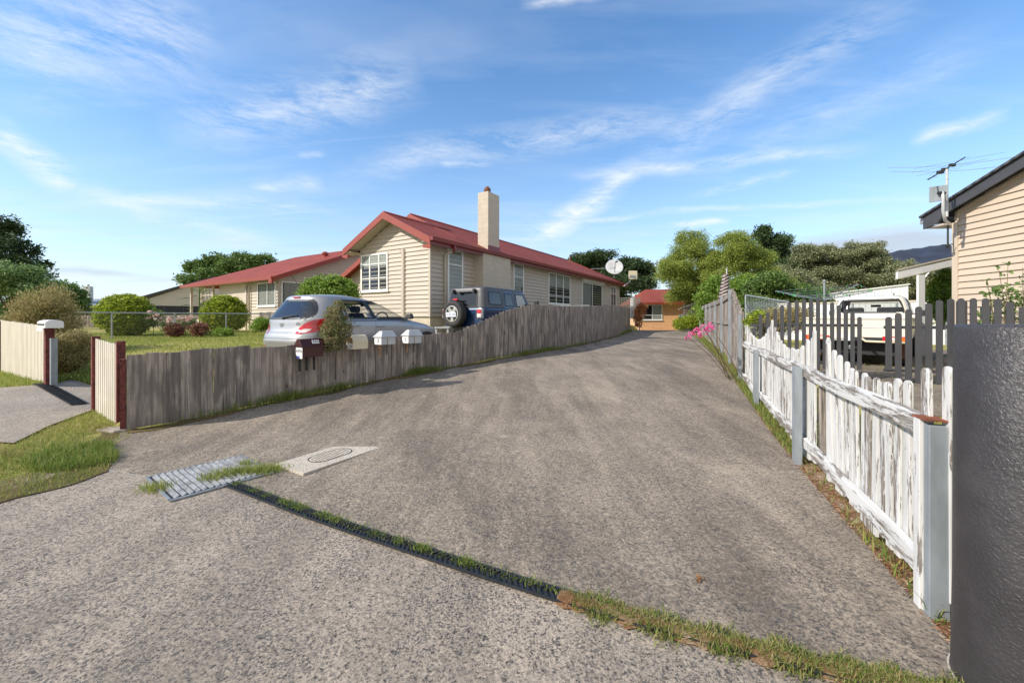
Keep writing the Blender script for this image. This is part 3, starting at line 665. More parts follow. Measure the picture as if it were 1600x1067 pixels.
for (a0, a1, y0, y1, num, lab, rail) in ((577, 610, 517, 538, '3', 'white hip-lidded letterbox marked 3, rust streaked', 1), (620, 653, 515, 536, '1', 'white hip-lidded letterbox marked 1 above rusty brackets, farthest from the street', 0)):
    t, H = lbox(a0, a1, y0, y1, lab); w, d = 0.34, 0.22
    mb = MB(); mb.box(-w/2, w/2, -d/2, d/2, 0, H*.55); obj('box', mb, 'whitebox', t, bevel=0.003)
    obj('lid', gable_roof(w, d, H*.55+.002, H, .025, .07), 'whitebox', t, bevel=0.004)
    mb = MB(); mb.box(-w/2-.004, -w/2-.001, -.10, .09, .006, H*.52); obj('sticker', mb, 'sticker', t)
    text('number', num, .115, 'ink', t, frame((-w/2-.006, -.01, H*.28), (0, -1, 0), (0, 0, 1)))
    mb = MB(); mb.box(-.035, -.02, -d/2-.005, -d/2-.001, .0, H*.5); obj('rust_streak', mb, 'tanpost', t)
    for xx in (-.11, .07): mb = MB(); mb.box(xx, xx+.03, .02, .05, -.2, -.001); obj('bracket', mb, 'paling' if xx > 0 else 'tanpost', t)
# ---------------------------------------------------------------- white picket fence on the right
yw0, yw1 = 1.78, 8.35
ang = math.atan2(1, 0.41)
wf = thing('picket_fence', 'peeling white picket fence with scalloped tops and grey steel posts, right of the driveway', 'fence', (WFx(yw0), yw0, 0), ang)
cs = 1/math.cos(math.atan(0.41))       # metres of fence per metre of depth
def top_z(y):
    if y > 5.72: a, b, lo, hi = 5.72, 8.15, 1.16, 0.36
    elif y > 3.9: a, b, lo, hi = 3.95, 5.72, 1.15, 0.24
    else: a, b, lo, hi = 1.9, 3.66, 1.10, 0.27
    u = abs(2*(y-a)/(b-a)-1); return lo+hi*min(u, 1.05)**2.1
s = 0.1; L_ = (yw1-yw0)*cs; first = True; extra_s = [(2.065-yw0)*cs, (2.155-yw0)*cs]
while s < L_-0.12:
    y = yw0+s/cs
    if y < 2.36:
        if not extra_s: s += .01; continue
        s = extra_s.pop(0); y = yw0+s/cs
    skip = 3.62 < y < 3.93
    if not skip:
        w = random.uniform(0.068, 0.08); zt = top_z(y)+random.uniform(-.014, .014); zb = zr(y)+random.uniform(0.05, 0.12)
        mb = MB(); n = 7; r = w/2
        pts = [(-r, 0), (r, 0), (r, zt-zb-r*.8)]+[(r*math.cos(q), zt-zb-r*.8+r*.8*math.sin(q)) for q in np.linspace(0, math.pi, n)[1:-1]]+[(-r, zt-zb-r*.8)]
        mb.prism([(p[0], 0, p[1]) for p in pts], (0, -0.019, 0))
        o = obj('picket', mb, 'peel_z', wf, loc=(s, -0.0+random.uniform(-.004, .004)-(.03 if y < 2.1 else 0), zb), bevel=0.003)
        o.rotation_euler = (random.uniform(-.01, .01), random.uniform(-.018, .018)+(0.07 if 3.3 < y < 3.6 else 0), 0)
    s += random.uniform(0.098, 0.108)
posts = [2.12, 4.2, 6.5, 8.3]
for i in range(3):
    for (zo, nm) in ((0.0, 'top'), (1, 'bottom')):
        ya, yb = posts[i], posts[i+1]-0.06
        za = (0.995 if zo == 0 else 0.26)+0.0+ (ya-2)*0.008; zb = (1.0 if zo == 0 else 0.28+0.035*i)+(yb-2)*0.008
        mb = MB(); sa, sb = (ya-yw0)*cs, (yb-yw0)*cs; n = 14
        hgt = 0.105; vs = []; fs = []
        for k in range(n+1):
            u = k/n; x = sa+(sb-sa)*u; z = za+(zb-za)*u+0.008*math.sin(u*7+i); yo = 0.004*math.sin(u*5)
            vs += [(x, 0.003+yo, z-hgt), (x, 0.048+yo, z-hgt), (x, 0.046+yo, z-.012), (x, 0.003+yo, z)]
        for k in range(n):
            for q in range(4): fs.append((k*4+q, (k+1)*4+q, (k+1)*4+(q+1) % 4, k*4+(q+1) % 4))
        fs += [(0, 1, 2, 3), (n*4+3, n*4+2, n*4+1, n*4)]
        mb.add(vs, fs); o = obj('rail', mb, 'peel_x', wf)
for i, y in enumerate(posts):
    x0 = (y-yw0)*cs
    if i == 0:
        x0 -= .0; mb = MB(); mb.box(x0-.03, x0+.03, 0.0, 0.06, -.1, .985); obj('post', mb, 'peel_z', wf, bevel=0.003)
        mb = MB(); mb.box(x0-.088, x0-.032, -0.036, 0.045, -.1, .965); po = obj('post', mb, 'steelp', wf, bevel=0.004)
        mb = MB(); mb.box(x0-.092, x0+.034, -0.030, 0.064, .987, .994); o = obj('cap', mb, 'rust', po)
        continue
    h = [0, 1.0, 1.0, 1.58][i]; mb = MB()
    if i < 3:
        # C-channel
        mb.prism([(x0-.055, .05, 0), (x0+.055, .05, 0), (x0+.055, .115, 0), (x0+.045, .115, 0), (x0+.045, .058, 0), (x0-.045, .058, 0), (x0-.045, .115, 0), (x0-.055, .115, 0)], (0, 0, h-zr(y)+.02))
        for k in range(len(mb.v)): mb.v[k] = (mb.v[k][0], mb.v[k][1], mb.v[k][2]+zr(y)-.02)
        mb.box(x0-.045, x0+.045, .06, .112, zr(y)-.02, h-.004)
    else: mb.box(x0-.03, x0+.03, .05, .11, zr(y)-.05, h)
    obj('post', mb, 'steelp', wf)
mb = MB(); mb.box((3.86-yw0)*cs, (3.86-yw0)*cs+.07, -.06, -.025, .15, .97); obj('timber_post', mb, 'paling', wf)
# ---------------------------------------------------------------- tall paling fence further along
ya, yb = 8.42, 27.5
tf = thing('paling_fence', 'tall brown paling fence with thin grey steel posts beyond the white pickets', 'fence', (WFx(ya), ya, 0), ang)
def tz(y): return ip(y, [8.4, 8.9, 9.4, 10.0, 10.5, 11.5, 14, 20, 28], [1.62, 1.78, 1.98, 2.24, 2.24, 2.17, 2.15, 2.18, 2.27])
s = 0.0; n = 0; rest = MB(); L_ = (yb-ya)*cs
while s < L_:
    y = ya+s/cs; w = random.choice([.13, .14, .15]); zt = tz(y)+random.uniform(-.03, .03); zb = zr(y)+.03
    mb = MB(); mb.box(0, w-.006, -.018, 0, 0, zt-zb)
    if n < 99:
        o = obj('paling', mb, 'paling', tf, loc=(s, random.uniform(-.004, .004), zb)); o.rotation_euler = (0, random.uniform(-.012, .012), 0)
    else: rest.M = Matrix.Translation((s, 0, zb)); rest.add(mb.v, mb.f)
    s += w; n += 1
o = obj('palings', rest, 'paling', tf); o['kind'] = 'stuff'
for hi in (0.1, 0.55, 0.93):
    mb = MB(); n = 40; vs = []; fs = []
    for k in range(n+1):
        y = ya+0.03+(yb-ya-.03)*k/n; z0 = zr(y)+(tz(y)-zr(y))*hi-.05; x = (y-ya)*cs
        vs += [(x, .004, z0), (x, .044, z0), (x, .044, z0+.08), (x, .004, z0+.08)]
    for k in range(n):
        for q in range(4): fs.append((k*4+q, (k+1)*4+q, (k+1)*4+(q+1) % 4, k*4+(q+1) % 4))
    fs += [(0, 1, 2, 3), (n*4+3, n*4+2, n*4+1, n*4)]
    mb.add(vs, fs); obj('rail', mb, 'paling', tf)
for y in (10.0, 12.0, 14.2, 16.6, 19.2, 22.0, 25.0, 27.4):
    x0 = (y-ya)*cs; mb = MB(); mb.box(x0-.03, x0+.03, .05, .11, zr(y)-.1, tz(y)-.03); obj('post', mb, 'steelp', tf)
# ---------------------------------------------------------------- charcoal gates and pickets
def dark_run(name, label, cat, pts, w, railz, zlo=None, group=None, mat='charcoal'):
    # pts = [(px, ytop, D, ybot)]
    x0 = (pts[0][0]-CX)/F*pts[0][2]; t = thing(name, label, cat, (x0, pts[0][2], 0.4), 0, group)
    prev = None; a = W(pts[0][0], 500, pts[0][2]); b = W(pts[-1][0], 500, pts[-1][2]); an = math.atan2(b.y-a.y, b.x-a.x)
    t.rotation_euler = (0, 0, an); B_ = Matrix.Translation(t.location) @ Matrix.Rotation(an, 4, 'Z'); Bi = B_.inverted()
    for (px, yt, d, ybt) in pts:
        p = Bi @ W(px, yt, d); q = Bi @ W(px, ybt, d); h = p.z-q.z; r = w/2
        g = [(-r, 0), (r, 0), (r, h-r)]+[(r*math.cos(k), h-r+r*math.sin(k)) for k in np.linspace(0, math.pi, 8)[1:-1]]+[(-r, h-r)]
        mb = MB(); mb.prism([(c[0], 0, c[1]) for c in g], (0, -.02, 0)); obj('picket', mb, mat, t, loc=(p.x, 0, q.z))
    pa = Bi @ a; pb = Bi @ b
    for rz in railz:
        mb = MB(); mb.box(pa.x-.05, pb.x+.05, .004, .044, rz-.025, rz+.025); obj('rail', mb, mat, t)
    return t, an
top1 = [(1178, 512), (1188, 491), (1199, 488), (1211, 482), (1221.5, 477), (1233, 472), (1244.5, 469), (1255.5, 467), (1266.5, 466), (1277.5, 466), (1288, 469), (1299.5, 472.5), (1310, 477), (1321, 482.5), (1331.5, 488), (1342.5, 495)]
t, an = dark_run('picket_gate', 'charcoal picket gate with an arched top, left of the gap behind the white fence', 'gate',
   [(p, y, 7.75-(p-1178)*0.0030, 578-(1342-p)*0.03) for p, y in top1], .060, (.30, .98))
top2 = [(1388, 495), (1403, 489), (1419, 483), (1434.5, 479), (1450.5, 474), (1467, 469), (1485, 467)]
dark_run('picket_gate', 'charcoal picket gate rising to the right of the gap, in front of the pickup', 'gate',
   [(p, y, 7.15-(p-1388)*0.0028, (578 if p < 1400 else 600)) for p, y in top2], .09, (.20, .95))
top3 = [(1501, 466), (1520, 466), (1539, 466), (1558, 467), (1577, 472), (1597, 479), (1620, 485)]
dark_run('picket_fence', 'charcoal picket fence behind the dark rendered pillar', 'fence', [(p, y, 6.75-(p-1501)*0.003, 560) for p, y in top3], .082, (.25, .85))
bk = [(1483+12.5*i, 470+random.uniform(0, 5)+(6 if i > 3 else 0), 8.2, 545) for i in range(11)]
dark_run('picket_fence', 'second charcoal picket fence against the wall of the tan house', 'fence', bk, .05, (.25, .95))
# charcoal rendered pillar
pd = Vector((0.45, 0.9, 0)).normalized(); an = math.atan2(pd.y, pd.x)
t = thing('fence_pillar', 'thick round charcoal column with rough rendered surface at the right edge', 'column', (2.088, 1.60, 0), 0)
mb = MB(); mb.lathe([(.262, 0.0), (.258, .03), (.252, .4), (.25, 1.46), (.242, 1.476), (.05, 1.478)], (0, 0, 0), (0, 0, 1), 96); sh_ = obj('shaft', mb, 'render', t)
for p_ in sh_.data.polygons: p_.use_smooth = len(p_.vertices) == 4 and abs(p_.normal.z) < .5
mb = MB(); mb.lathe([(.275, -.05), (.275, .004), (.26, .008)], (0, 0, 0), (0, 0, 1), 40); obj('footing', mb, 'slab', t)
# ---------------------------------------------------------------- drain, pit, grate
def ground_frame(P):   # P = 4 ground corners (L, T, R, B)
    c = sum((Vector((p[0], p[1], 0)) for p in P), Vector())/4
    a = (Vector((P[1][0]-P[0][0], P[1][1]-P[0][1], 0))+Vector((P[2][0]-P[3][0], P[2][1]-P[3][1], 0)))/2
    b = (Vector((P[2][0]-P[1][0], P[2][1]-P[1][1], 0))+Vector((P[3][0]-P[0][0], P[3][1]-P[0][1], 0)))/2
    return c, a, b
gr = [G(229, 749), G(366, 717), G(428, 737), G(279, 781)]
c, a, b = ground_frame(gr); al, bl = a.length, b.length
t = thing('drain_grate', 'galvanised steel drain grate set in the concrete by the grass verge', 'drain grate', (c.x, c.y, 0.0), math.atan2(a.y, a.x))
mb = MB(); mb.box(-al/2-.03, al/2+.03, -bl/2-.03, bl/2+.03, .006, .010); obj('pit', mb, 'ink', t)
fr = MB()
for (x0, x1, y0, y1) in ((-al/2-.03, al/2+.03, -bl/2-.035, -bl/2-.015), (-al/2-.03, al/2+.03, bl/2+.015, bl/2+.035), (-al/2-.035, -al/2-.015, -bl/2, bl/2), (al/2+.015, al/2+.035, -bl/2, bl/2)): fr.box(x0, x1, y0, y1, .008, .022)
obj('rim', fr, 'steel', t)
nb = 15
for i in range(nb):
    x = -al/2+al*(i+.5)/nb; mb = MB(); w2 = al/nb*.36
    mb.add([(x-w2, -bl/2, .018), (x+w2*.9, -bl/2, .032), (x+w2*.9, bl/2, .032), (x-w2, bl/2, .018), (x-w2, -bl/2, .011), (x+w2, -bl/2, .011), (x+w2, bl/2, .011), (x-w2, bl/2, .011)],
           [(0, 1, 2, 3), (4, 7, 6, 5), (0, 4, 5, 1), (1, 5, 6, 2), (2, 6, 7, 3), (3, 7, 4, 0)]); obj('bar', mb, 'grate', t)
P = [G(428, 729), G(548, 689), G(596, 699), G(475, 744)]; c, a, b = ground_frame(P); al, bl = a.length, b.length
zt = zr(c.y)
t = thing('pit_lid', 'pale concrete pit slab with a round-ended ribbed cover', 'pit cover', (c.x, c.y, zt+.0), math.atan2(a.y, a.x))
mb = MB(); mb.box(-al/2, al/2, -bl/2, bl/2, -.05, .016); obj('slab', mb, 'slab', t, bevel=0.004)
def oval(l, w, n=10):
    r = w/2; p = []
    for k in range(n+1): q = -math.pi/2+math.pi*k/n; p.append((l/2-r+r*math.cos(q), r*math.sin(q)))
    for k in range(n+1): q = math.pi/2+math.pi*k/n; p.append((-l/2+r+r*math.cos(q), r*math.sin(q)))
    return p
ol, ow = al*.52, bl*.52; o1 = oval(ol, ow); o2 = oval(ol-.016, ow-.016); mb = MB()
n = len(o1); mb.add([(p[0], p[1], .018) for p in o1]+[(p[0], p[1], .018) for p in o2]+[(p[0], p[1], .021) for p in o1]+[(p[0], p[1], .021) for p in o2],
    [(2*n+i, 2*n+(i+1) % n, 3*n+(i+1) % n, 3*n+i) for i in range(n)]+[(i, (i+1) % n, 2*n+(i+1) % n, 2*n+i) for i in range(n)])
obj('cover_rim', mb, 'ink', t)
mb = MB(); mb.add([(p[0], p[1], .0175) for p in o2], [tuple(range(len(o2)))]); obj('cover', mb, 'slab', t)
mb = MB()
for k in range(13):
    x = -ol/2+.05+k*(ol-.10)/12; hw = ow/2-.02 if abs(x) < ol/2-ow/2 else ow/2-.05
    mb.prism([(x-.012, -hw, .018), (x-.007, -hw, .018), (x+.013, hw, .018), (x+.008, hw, .018)], (0, 0, .002))
obj('ribs', mb, 'ink', t)
# channel drain: two rows of slotted black plastic along the curve
def path_pts(P, step):
    P = [Vector((p[0], p[1], 0)) for p in P]; out = []; acc = 0
    for i in range(len(P)-1):
        d = P[i+1]-P[i]; n = max(1, int(d.length/step))
        for k in range(n): out.append((P[i]+d*k/n, d.normalized()))
    out.append((P[-1], (P[-1]-P[-2]).normalized())); return out
def channel(name, label, P, width, zf, upto=1.0):
    pp = path_pts(P, .035); o0 = pp[0][0]
    t = thing(name, label, 'drain', (o0.x, o0.y, 0))
    base = MB(); slots = MB(); vs = []
    for p, d in pp:
        nrm = Vector((-d.y, d.x, 0))
        for k, (off, z) in enumerate(((-width/2-.012, .006), (-width/2-.012, .016), (-width/2, .016), (-width/2+.002, .008), (width/2-.002, .008), (width/2, .016), (width/2+.012, .016), (width/2+.012, .006))):
            q = p+nrm*off-o0; vs.append((q.x, q.y, zf(p)+z+.004))
    n = len(pp)
    base.add(vs, [(i*8+k, i*8+k+1, (i+1)*8+k+1, (i+1)*8+k) for i in range(n-1) for k in range(7)])
    obj('channel', base, 'black', t)
    for i, (p, d) in enumerate(pp):
        nrm = Vector((-d.y, d.x, 0)); p = p-o0; z = zf(p+o0)+.014
        for sgn in (-1, 1):
            a0 = p+nrm*(sgn*.006); a1 = p+nrm*(sgn*(width/2-.004)); sk = d*.012
            slots.prism([(a0-sk-d*.007).to_tuple(), (a0-sk+d*.007).to_tuple(), (a1+sk+d*.007).to_tuple(), (a1+sk-d*.007).to_tuple()], (0, 0, .008))
            for kk in range(8): v = slots.v[-8+kk]; slots.v[-8+kk] = (v[0], v[1], v[2]+z)
    o = obj('grating', slots, 'black', t)
    return t
channel('channel_drain', 'black plastic channel drain with weeds crossing the driveway mouth', [(p[0], p[1]) for p in dr], .085, lambda p: 0.004)
channel('channel_drain', 'black channel drain across the left path by the white fence', [(-6.55, 6.2), (-8.3, 7.2)], .16, lambda p: zl(p.x, p.y)+.02)
# ---------------------------------------------------------------- house helpers
def boards(mb, xa, xb, z0, z1, prof=None, expo=0.15, axis='x', c=0.0, out=-1):
    """lapped boards on the plane axis=c, out = sign of the outward normal; prof(z)->(xa, xb) clips a gable"""
    z = z0
    while z < z1-0.01:
        zt = min(z+expo, z1)
        a0, b0 = prof(z) if prof else (xa, xb); a1, b1 = prof(zt) if prof else (xa, xb)
        if b0-a0 < 0.02: break
        o0, o1 = c+out*0.034, c+out*0.002
        P = (lambda x, o, zz: (x, o, zz)) if axis == 'x' else (lambda x, o, zz: (o, x, zz))
        gz = z+.016 if (zt-z) > .03 else z; mb.add([P(a0, o0, gz), P(b0, o0, gz), P(b1, o1, zt), P(a1, o1, zt), P(a0, c, gz), P(b0, c, gz), P(a0, c, z), P(b0, c, z)], [(0, 1, 2, 3), (4, 5, 1, 0), (0, 3, 4), (1, 5, 2), (6, 7, 5, 4)])
        z = zt
def solid(mb, x0, x1, y0, y1, z0, z1): mb.box(x0, x1, y0, y1, z0, z1)
def window(parent, axis, c, out, a0, a1, z0, z1, vsplit=(), hsplit=(), blind=0.0, curtain=None, glass='glass_h', fw=0.07, frame_m='white', sill=True, name='window'):
    P = (lambda x, o, z: (x, c+out*o, z)) if axis == 'x' else (lambda x, o, z: (c+out*o, x, z))
    def bx(mb, x0, x1, o0, o1, zz0, zz1):
        p0, p1 = P(x0, o0, zz0), P(x1, o1, zz1)
        mb.box(min(p0[0], p1[0]), max(p0[0], p1[0]), min(p0[1], p1[1]), max(p0[1], p1[1]), zz0, zz1)
    f = MB(); w = fw
    bx(f, a0, a0+w, .004, .055, z0, z1); bx(f, a1-w, a1, .004, .055, z0, z1); bx(f, a0+w, a1-w, .004, .055, z1-w, z1); bx(f, a0+w, a1-w, .004, .055, z0, z0+w)
    if sill: bx(f, a0-.05, a1+.05, .004, .09, z0-.05, z0)
    W_, H_ = a1-a0, z1-z0
    for v in vsplit: bx(f, a0+W_*v-.03, a0+W_*v+.03, .010, .05, z0+w, z1-w)
    for h in hsplit:
        xs = [a0+w]+sum([[a0+W_*v-.03, a0+W_*v+.03] for v in vsplit], [])+[a1-w]
        for k in range(0, len(xs), 2): bx(f, xs[k], xs[k+1], .012, .042, z0+H_*h-.018, z0+H_*h+.018)
    o = obj(name, f, frame_m, parent, bevel=0.003)
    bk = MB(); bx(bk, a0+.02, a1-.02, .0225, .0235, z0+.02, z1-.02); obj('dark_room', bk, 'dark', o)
    g = MB(); bx(g, a0+.03, a1-.03, .032, .036, z0+.03, z1-.03); obj('pane', g, glass, o)
    if blind: b = MB(); bx(b, a0+.05, a1-.05, .026, .0275, z1-w-(H_-2*w)*blind, z1-w); obj('blind', b, 'blind', o)
    if curtain:
        for (u0, u1) in curtain[1]: b = MB(); bx(b, a0+W_*u0, a0+W_*u1, .0245, .0255, z0+w, z1-w); obj('curtain', b, curtain[0], o)
    return o
def slab_roof(mb, pts, th=0.06): mb.prism(pts, (0, 0, -th)); return mb
def downpipe(parent, path, m='cream', r=.04): mb = MB(); mb.tube(path, r, 8); return obj('downpipe', mb, m, parent, smooth=True)

# ---------------------------------------------------------------- main cream house
TH = R(32); ZB = 0.62
h1 = thing('weatherboard_house', 'cream weatherboard house with red metal roof and square block chimney beside the parked cars', 'house', (-2.75, 13.75, ZB), -TH)
zw = lambda z: z-ZB
FLR, WT = zw(1.56), zw(4.12)
W1, WD = 3.53, 7.0          # small front gable width, main width
# front small gable wall (y = 0), x from -3.53 to 0
apex = WT+0.5*W1/2
def gp(z):
    if z <= WT: return (-W1, 0.0)
    k = (z-WT)/0.5; return (-W1+k, -k)
mb = MB(); mb.prism([(-W1+.02, .003, FLR), (-.02, .003, FLR), (-.02, .003, WT), (-W1/2, .003, apex), (-W1+.02, .003, WT)], (0, .08, 0)); boards(mb, -W1, 0, FLR, apex, gp); obj('front_wall', mb, 'cream', h1)
LEN = 20.6
mb = MB(); mb.box(-.09, -.002, .0, LEN, FLR, WT+.02); boards(mb, 0.0, 2.4, FLR, WT, axis='y', c=0, out=1); boards(mb, 4.35, LEN, FLR, WT, axis='y', c=0, out=1); obj('side_wall', mb, 'cream', h1)
# main body gable set back 2.5 m, from x=-7 to -3.5
MW = 7.6
mb = MB(); yb = 2.5
def gp2(z):
    k = max(0, (z-zw(3.75))/0.5); return (-MW+k, min(-W1+.5, -W1/2-(z-apex)/.5 if z > apex else -W1+.3))
mb.box(-MW+.01, -W1, yb+.004, yb+.09, FLR, zw(3.72)); boards(mb, -MW, -W1+.02, FLR, zw(5.5), gp2, c=yb); mb.box(-MW, -MW+.09, yb+.1, LEN, FLR, zw(3.7)); obj('front_wall', mb, 'cream', h1)
mb = MB(); mb.box(-W1, -W1+.09, .09, yb+2, FLR, WT); boards(mb, .0, yb, FLR, WT, axis='y', c=-W1, out=-1); obj('side_wall', mb, 'cream', h1)
mb = MB(); mb.box(-MW, -.02, LEN-.09, LEN, FLR, WT); obj('rear_wall', mb, 'cream', h1)
# foundation
mb = MB(); mb.box(-W1+.03, -.03, .03, LEN-.03, -.6, FLR-.002); mb.box(-MW+.03, -W1+.02, yb+.03, LEN-.03, -.6, FLR-.002); obj('foundation', mb, 'found', h1)
# corner boards
mb = MB(); mb.box(-.045, .03, -.03, .045, FLR, WT); mb.box(-.03, .03, LEN-.05, LEN+.02, FLR, WT-.02); mb.box(-W1-.03, -W1+.045, -.03, .03, FLR, WT); obj('corner_board', mb, 'cream', h1)
# roofs : main ridge at x=-3.05-?, eave overhang .45
OV = 0.45; ez = zw(4.10); rx_, rz_ = -3.05, zw(4.10)+0.5*3.5
mb = MB(); th = .07
F1 = 2.05; E1 = LEN+.45; hip = 3.4
slab_roof(mb, [(OV, F1-.0, ez), (OV, E1, ez), (rx_, E1-hip, rz_), (rx_, F1, rz_)], th)
lx_, lz_ = -MW-.5, rz_-.5*(MW+.5+rx_)
slab_roof(mb, [(rx_-.001, F1, rz_), (rx_-.001, E1-hip, rz_), (lx_, E1, lz_), (lx_, F1, lz_)], th)
slab_roof(mb, [(OV-.003, E1+.002, ez+.001), (lx_, E1+.002, lz_), (rx_, E1-hip+.004, rz_)], th)
sx = -W1/2; sz = ez+.5*(OV+W1/2)
slab_roof(mb, [(OV+.001, -OV, ez+.004), (OV+.001, F1, ez+.004), (sx, F1+.0, sz+.004), (sx, -OV, sz+.004)], th)
slab_roof(mb, [(sx-.002, -OV, sz+.004), (sx-.002, F1+2.2, sz+.004), (-W1-OV, F1+2.2, ez+.004), (-W1-OV, -OV, ez+.004)], th)
slab_roof(mb, [(sx, F1, sz+.002), (sx, F1+.02, sz+.002), (sx-.5, F1+2.0, sz-.2), (sx-.5, F1, sz-.2)], .02)
roof = obj('roof', mb, 'redroof', h1)
mb = MB(); mb.tube([(sx, -OV, sz+.01), (sx, F1+1.0, sz+.01)], .05, 8); mb.tube([(rx_, F1, rz_+.005), (rx_, E1-hip, rz_+.005)], .055, 8); mb.tube([(rx_, E1-hip, rz_+.005), (OV, E1, ez+.02)], .045, 8); obj('ridge_cap', mb, 'redtrim', roof, smooth=True)
# barge boards
def barge(mb, xa, za, xb, zb, y, dep=.22, t=.04):
    mb.add([(xa, y, za-dep), (xb, y, zb-dep), (xb, y, zb+.02), (xa, y, za+.02), (xa, y+t, za-dep), (xb, y+t, zb-dep), (xb, y+t, zb+.02), (xa, y+t, za+.02)],
           [(0, 1, 2, 3), (7, 6, 5, 4), (0, 4, 5, 1), (3, 2, 6, 7), (0, 3, 7, 4), (1, 5, 6, 2)])
mb = MB(); barge(mb, OV, ez, sx, sz, -OV-.045); barge(mb, sx, sz, -W1-OV, ez, -OV-.045)
barge(mb, OV-1.0, rz_-.5*(OV-1.0-rx_), rx_, rz_, F1-.045); barge(mb, rx_, rz_, lx_, lz_, F1-.045)
for (xa, xb) in ((OV-.30, OV+.02), (-W1-OV-.02, -W1-OV+.30)): mb.prism([(xa, -OV-.046, ez-.21), (xb, -OV-.046, ez-.21), (xb, -OV-.046, ez-.36), (xa, -OV-.046, ez-.30)], (0, .042, 0))
obj('barge_board', mb, 'redtrim', h1)
mb = MB(); y0 = -OV
mb.prism([(OV-.02, y0, ez-.20), (sx, y0, sz-.20), (-W1-OV+.02, y0, ez-.20), (-W1-OV+.02, y0, ez-.22), (-W1-.0, y0, ez-.06-.12), (sx, y0, sz-.23), (0, y0, ez-.05-.13), (OV-.02, y0, ez-.22)], (0, OV-.004, 0)) if False else None
slab_roof(mb, [(OV-.03, y0, ez-.16), (OV-.03, -.03, ez-.16), (sx, -.03, sz-.16), (sx, y0, sz-.16)], .02); slab_roof(mb, [(sx, y0, sz-.16), (sx, -.03, sz-.16), (-W1-OV+.03, -.03, ez-.16), (-W1-OV+.03, y0, ez-.16)], .02)
mb.box(.03, OV-.05, -OV+.0, LEN+.3, ez-.10, ez-.08); mb.box(-W1-OV+.03, -W1-.03, -OV+.0, yb, ez-.12, ez-.10)
mb.box(lx_+.03, -MW, F1, LEN, lz_-.12, lz_-.1); slab_roof(mb, [(-W1, F1, rz_-.5*(W1+rx_)-.2), (-W1, yb, rz_-.5*(W1+rx_)-.2), (lx_+.04, yb, lz_-.16), (lx_+.04, F1, lz_-.16)], .02) if False else None
obj('soffit', mb, 'soffit', h1)
# gutters and fascia along the drive side
mb = MB()
pr = [(OV+.0, ez-.09), (OV+.11, ez-.09), (OV+.13, ez+.03), (OV+.11, ez+.03), (OV+.10, ez-.07), (OV+.0, ez-.07)]
mb.prism([(p[0], -OV-.02, p[1]) for p in pr], (0, E1+OV, 0)); mb.box(OV-.045, OV-.003, -OV+.0, E1, ez-.2, ez-.075); mb.box(OV, OV+.12, -OV-.03, -OV-.02, ez-.09, ez+.03)
obj('gutter', mb, 'gutter', h1)
mb = MB(); mb.prism([(lx_-.1, F1-.02, lz_-.09), (lx_, F1-.02, lz_-.09), (lx_, F1-.02, lz_+.03), (lx_-.1, F1-.02, lz_+.03)], (0, E1-F1, 0)); obj('gutter', mb, 'gutter', h1)
mb = MB(); mb.box(OV+.02, OV+.1, .62, .70, ez-.24, ez-.09); mb.tube([(OV+.06, .66, ez-.22), (OV-.02, .66, ez-.30)], .045, 8); obj('rainhead', mb, 'gutter', h1)
downpipe(h1, [(OV-.02, .66, ez-.29), (.14, .66, ez-.36), (.09, .66, ez-.46), (.085, .66, .1)])
mb = MB(); mb.box(-1.30, -1.20, -.075, -.023, -.1, zw(3.95)); mb.box(-1.205, -1.165, -.06, -.023, -.1, zw(3.93)); obj('pipe_cover', mb, 'cream', h1, bevel=.004)
mb = MB(); mb.box(-1.42, -1.33, -.05, -.023, zw(3.82), zw(3.93)); obj('meter_box', mb, 'cream', h1)
# windows
window(h1, 'x', 0, -1, -3.50, -2.02, zw(2.52), zw(3.90), (.34, .68), (.35, .73), blind=.32, curtain=('navy', ((.08, .25), (.36, .55), (.6, .68))), fw=.06)
window(h1, 'y', 0, 1, .85, 1.70, zw(2.0), zw(4.0), (), (.72,), blind=.97)
window(h1, 'y', 0, 1, 5.25, 6.15, zw(2.2), zw(4.0), (), (.66,), blind=.6, curtain=('curtain', ((.1, .75),)))
window(h1, 'y', 0, 1, 8.68, 11.4, zw(2.27), zw(3.92), (.33, .66), (.27,), blind=.45)
d = window(h1, 'y', 0, 1, 13.2, 16.7, zw(1.62), zw(3.78), (.48,), (), curtain=('curtain', ((.04, .42),)), name='sliding_door')
mb = MB(); mb.box(.024, .22, 13.1, 16.8, zw(3.79), zw(4.0)); obj('roller_shutter', mb, 'white', h1, bevel=.01)
window(h1, 'y', 0, 1, 18.5, 19.7, zw(2.1), zw(3.85), (.5,), (.7,), blind=.3)
# chimney
mb = MB()
cy0, cy1, cp = 2.4, 4.35, .45
mb.box(.0, cp, cy0, cy1, -.6, ez-.105); chb = obj('chimney_breast', mb, 'chim', h1)
mb = MB(); nn = 0
for k in range(14):
    z = FLR-.2+k*.2
    if z < ez-.15: mb.box(cp, cp+.0025, cy0, cy1, z, z+.008); mb.box(.03, cp, cy0-.0025, cy0, z, z+.008)
obj('mortar_line', mb, 'soffit', h1)
sx0, sx1, sy0, sy1 = -.42, .10, 3.23, 4.03; ctop = zw(6.62)
mb = MB(); mb.box(sx0, sx1, sy0, sy1, ez-.1, ctop); ch = obj('chimney', mb, 'chim', h1, bevel=.01)
mb = MB()
for k in range(13):
    z = ctop-.12-k*.19
    mb.box(sx0, sx1, sy0-.002, sy0, z, z+.006); mb.box(sx1, sx1+.002, sy0, sy1, z, z+.006)
obj('mortar_line', mb, 'soffit', ch)
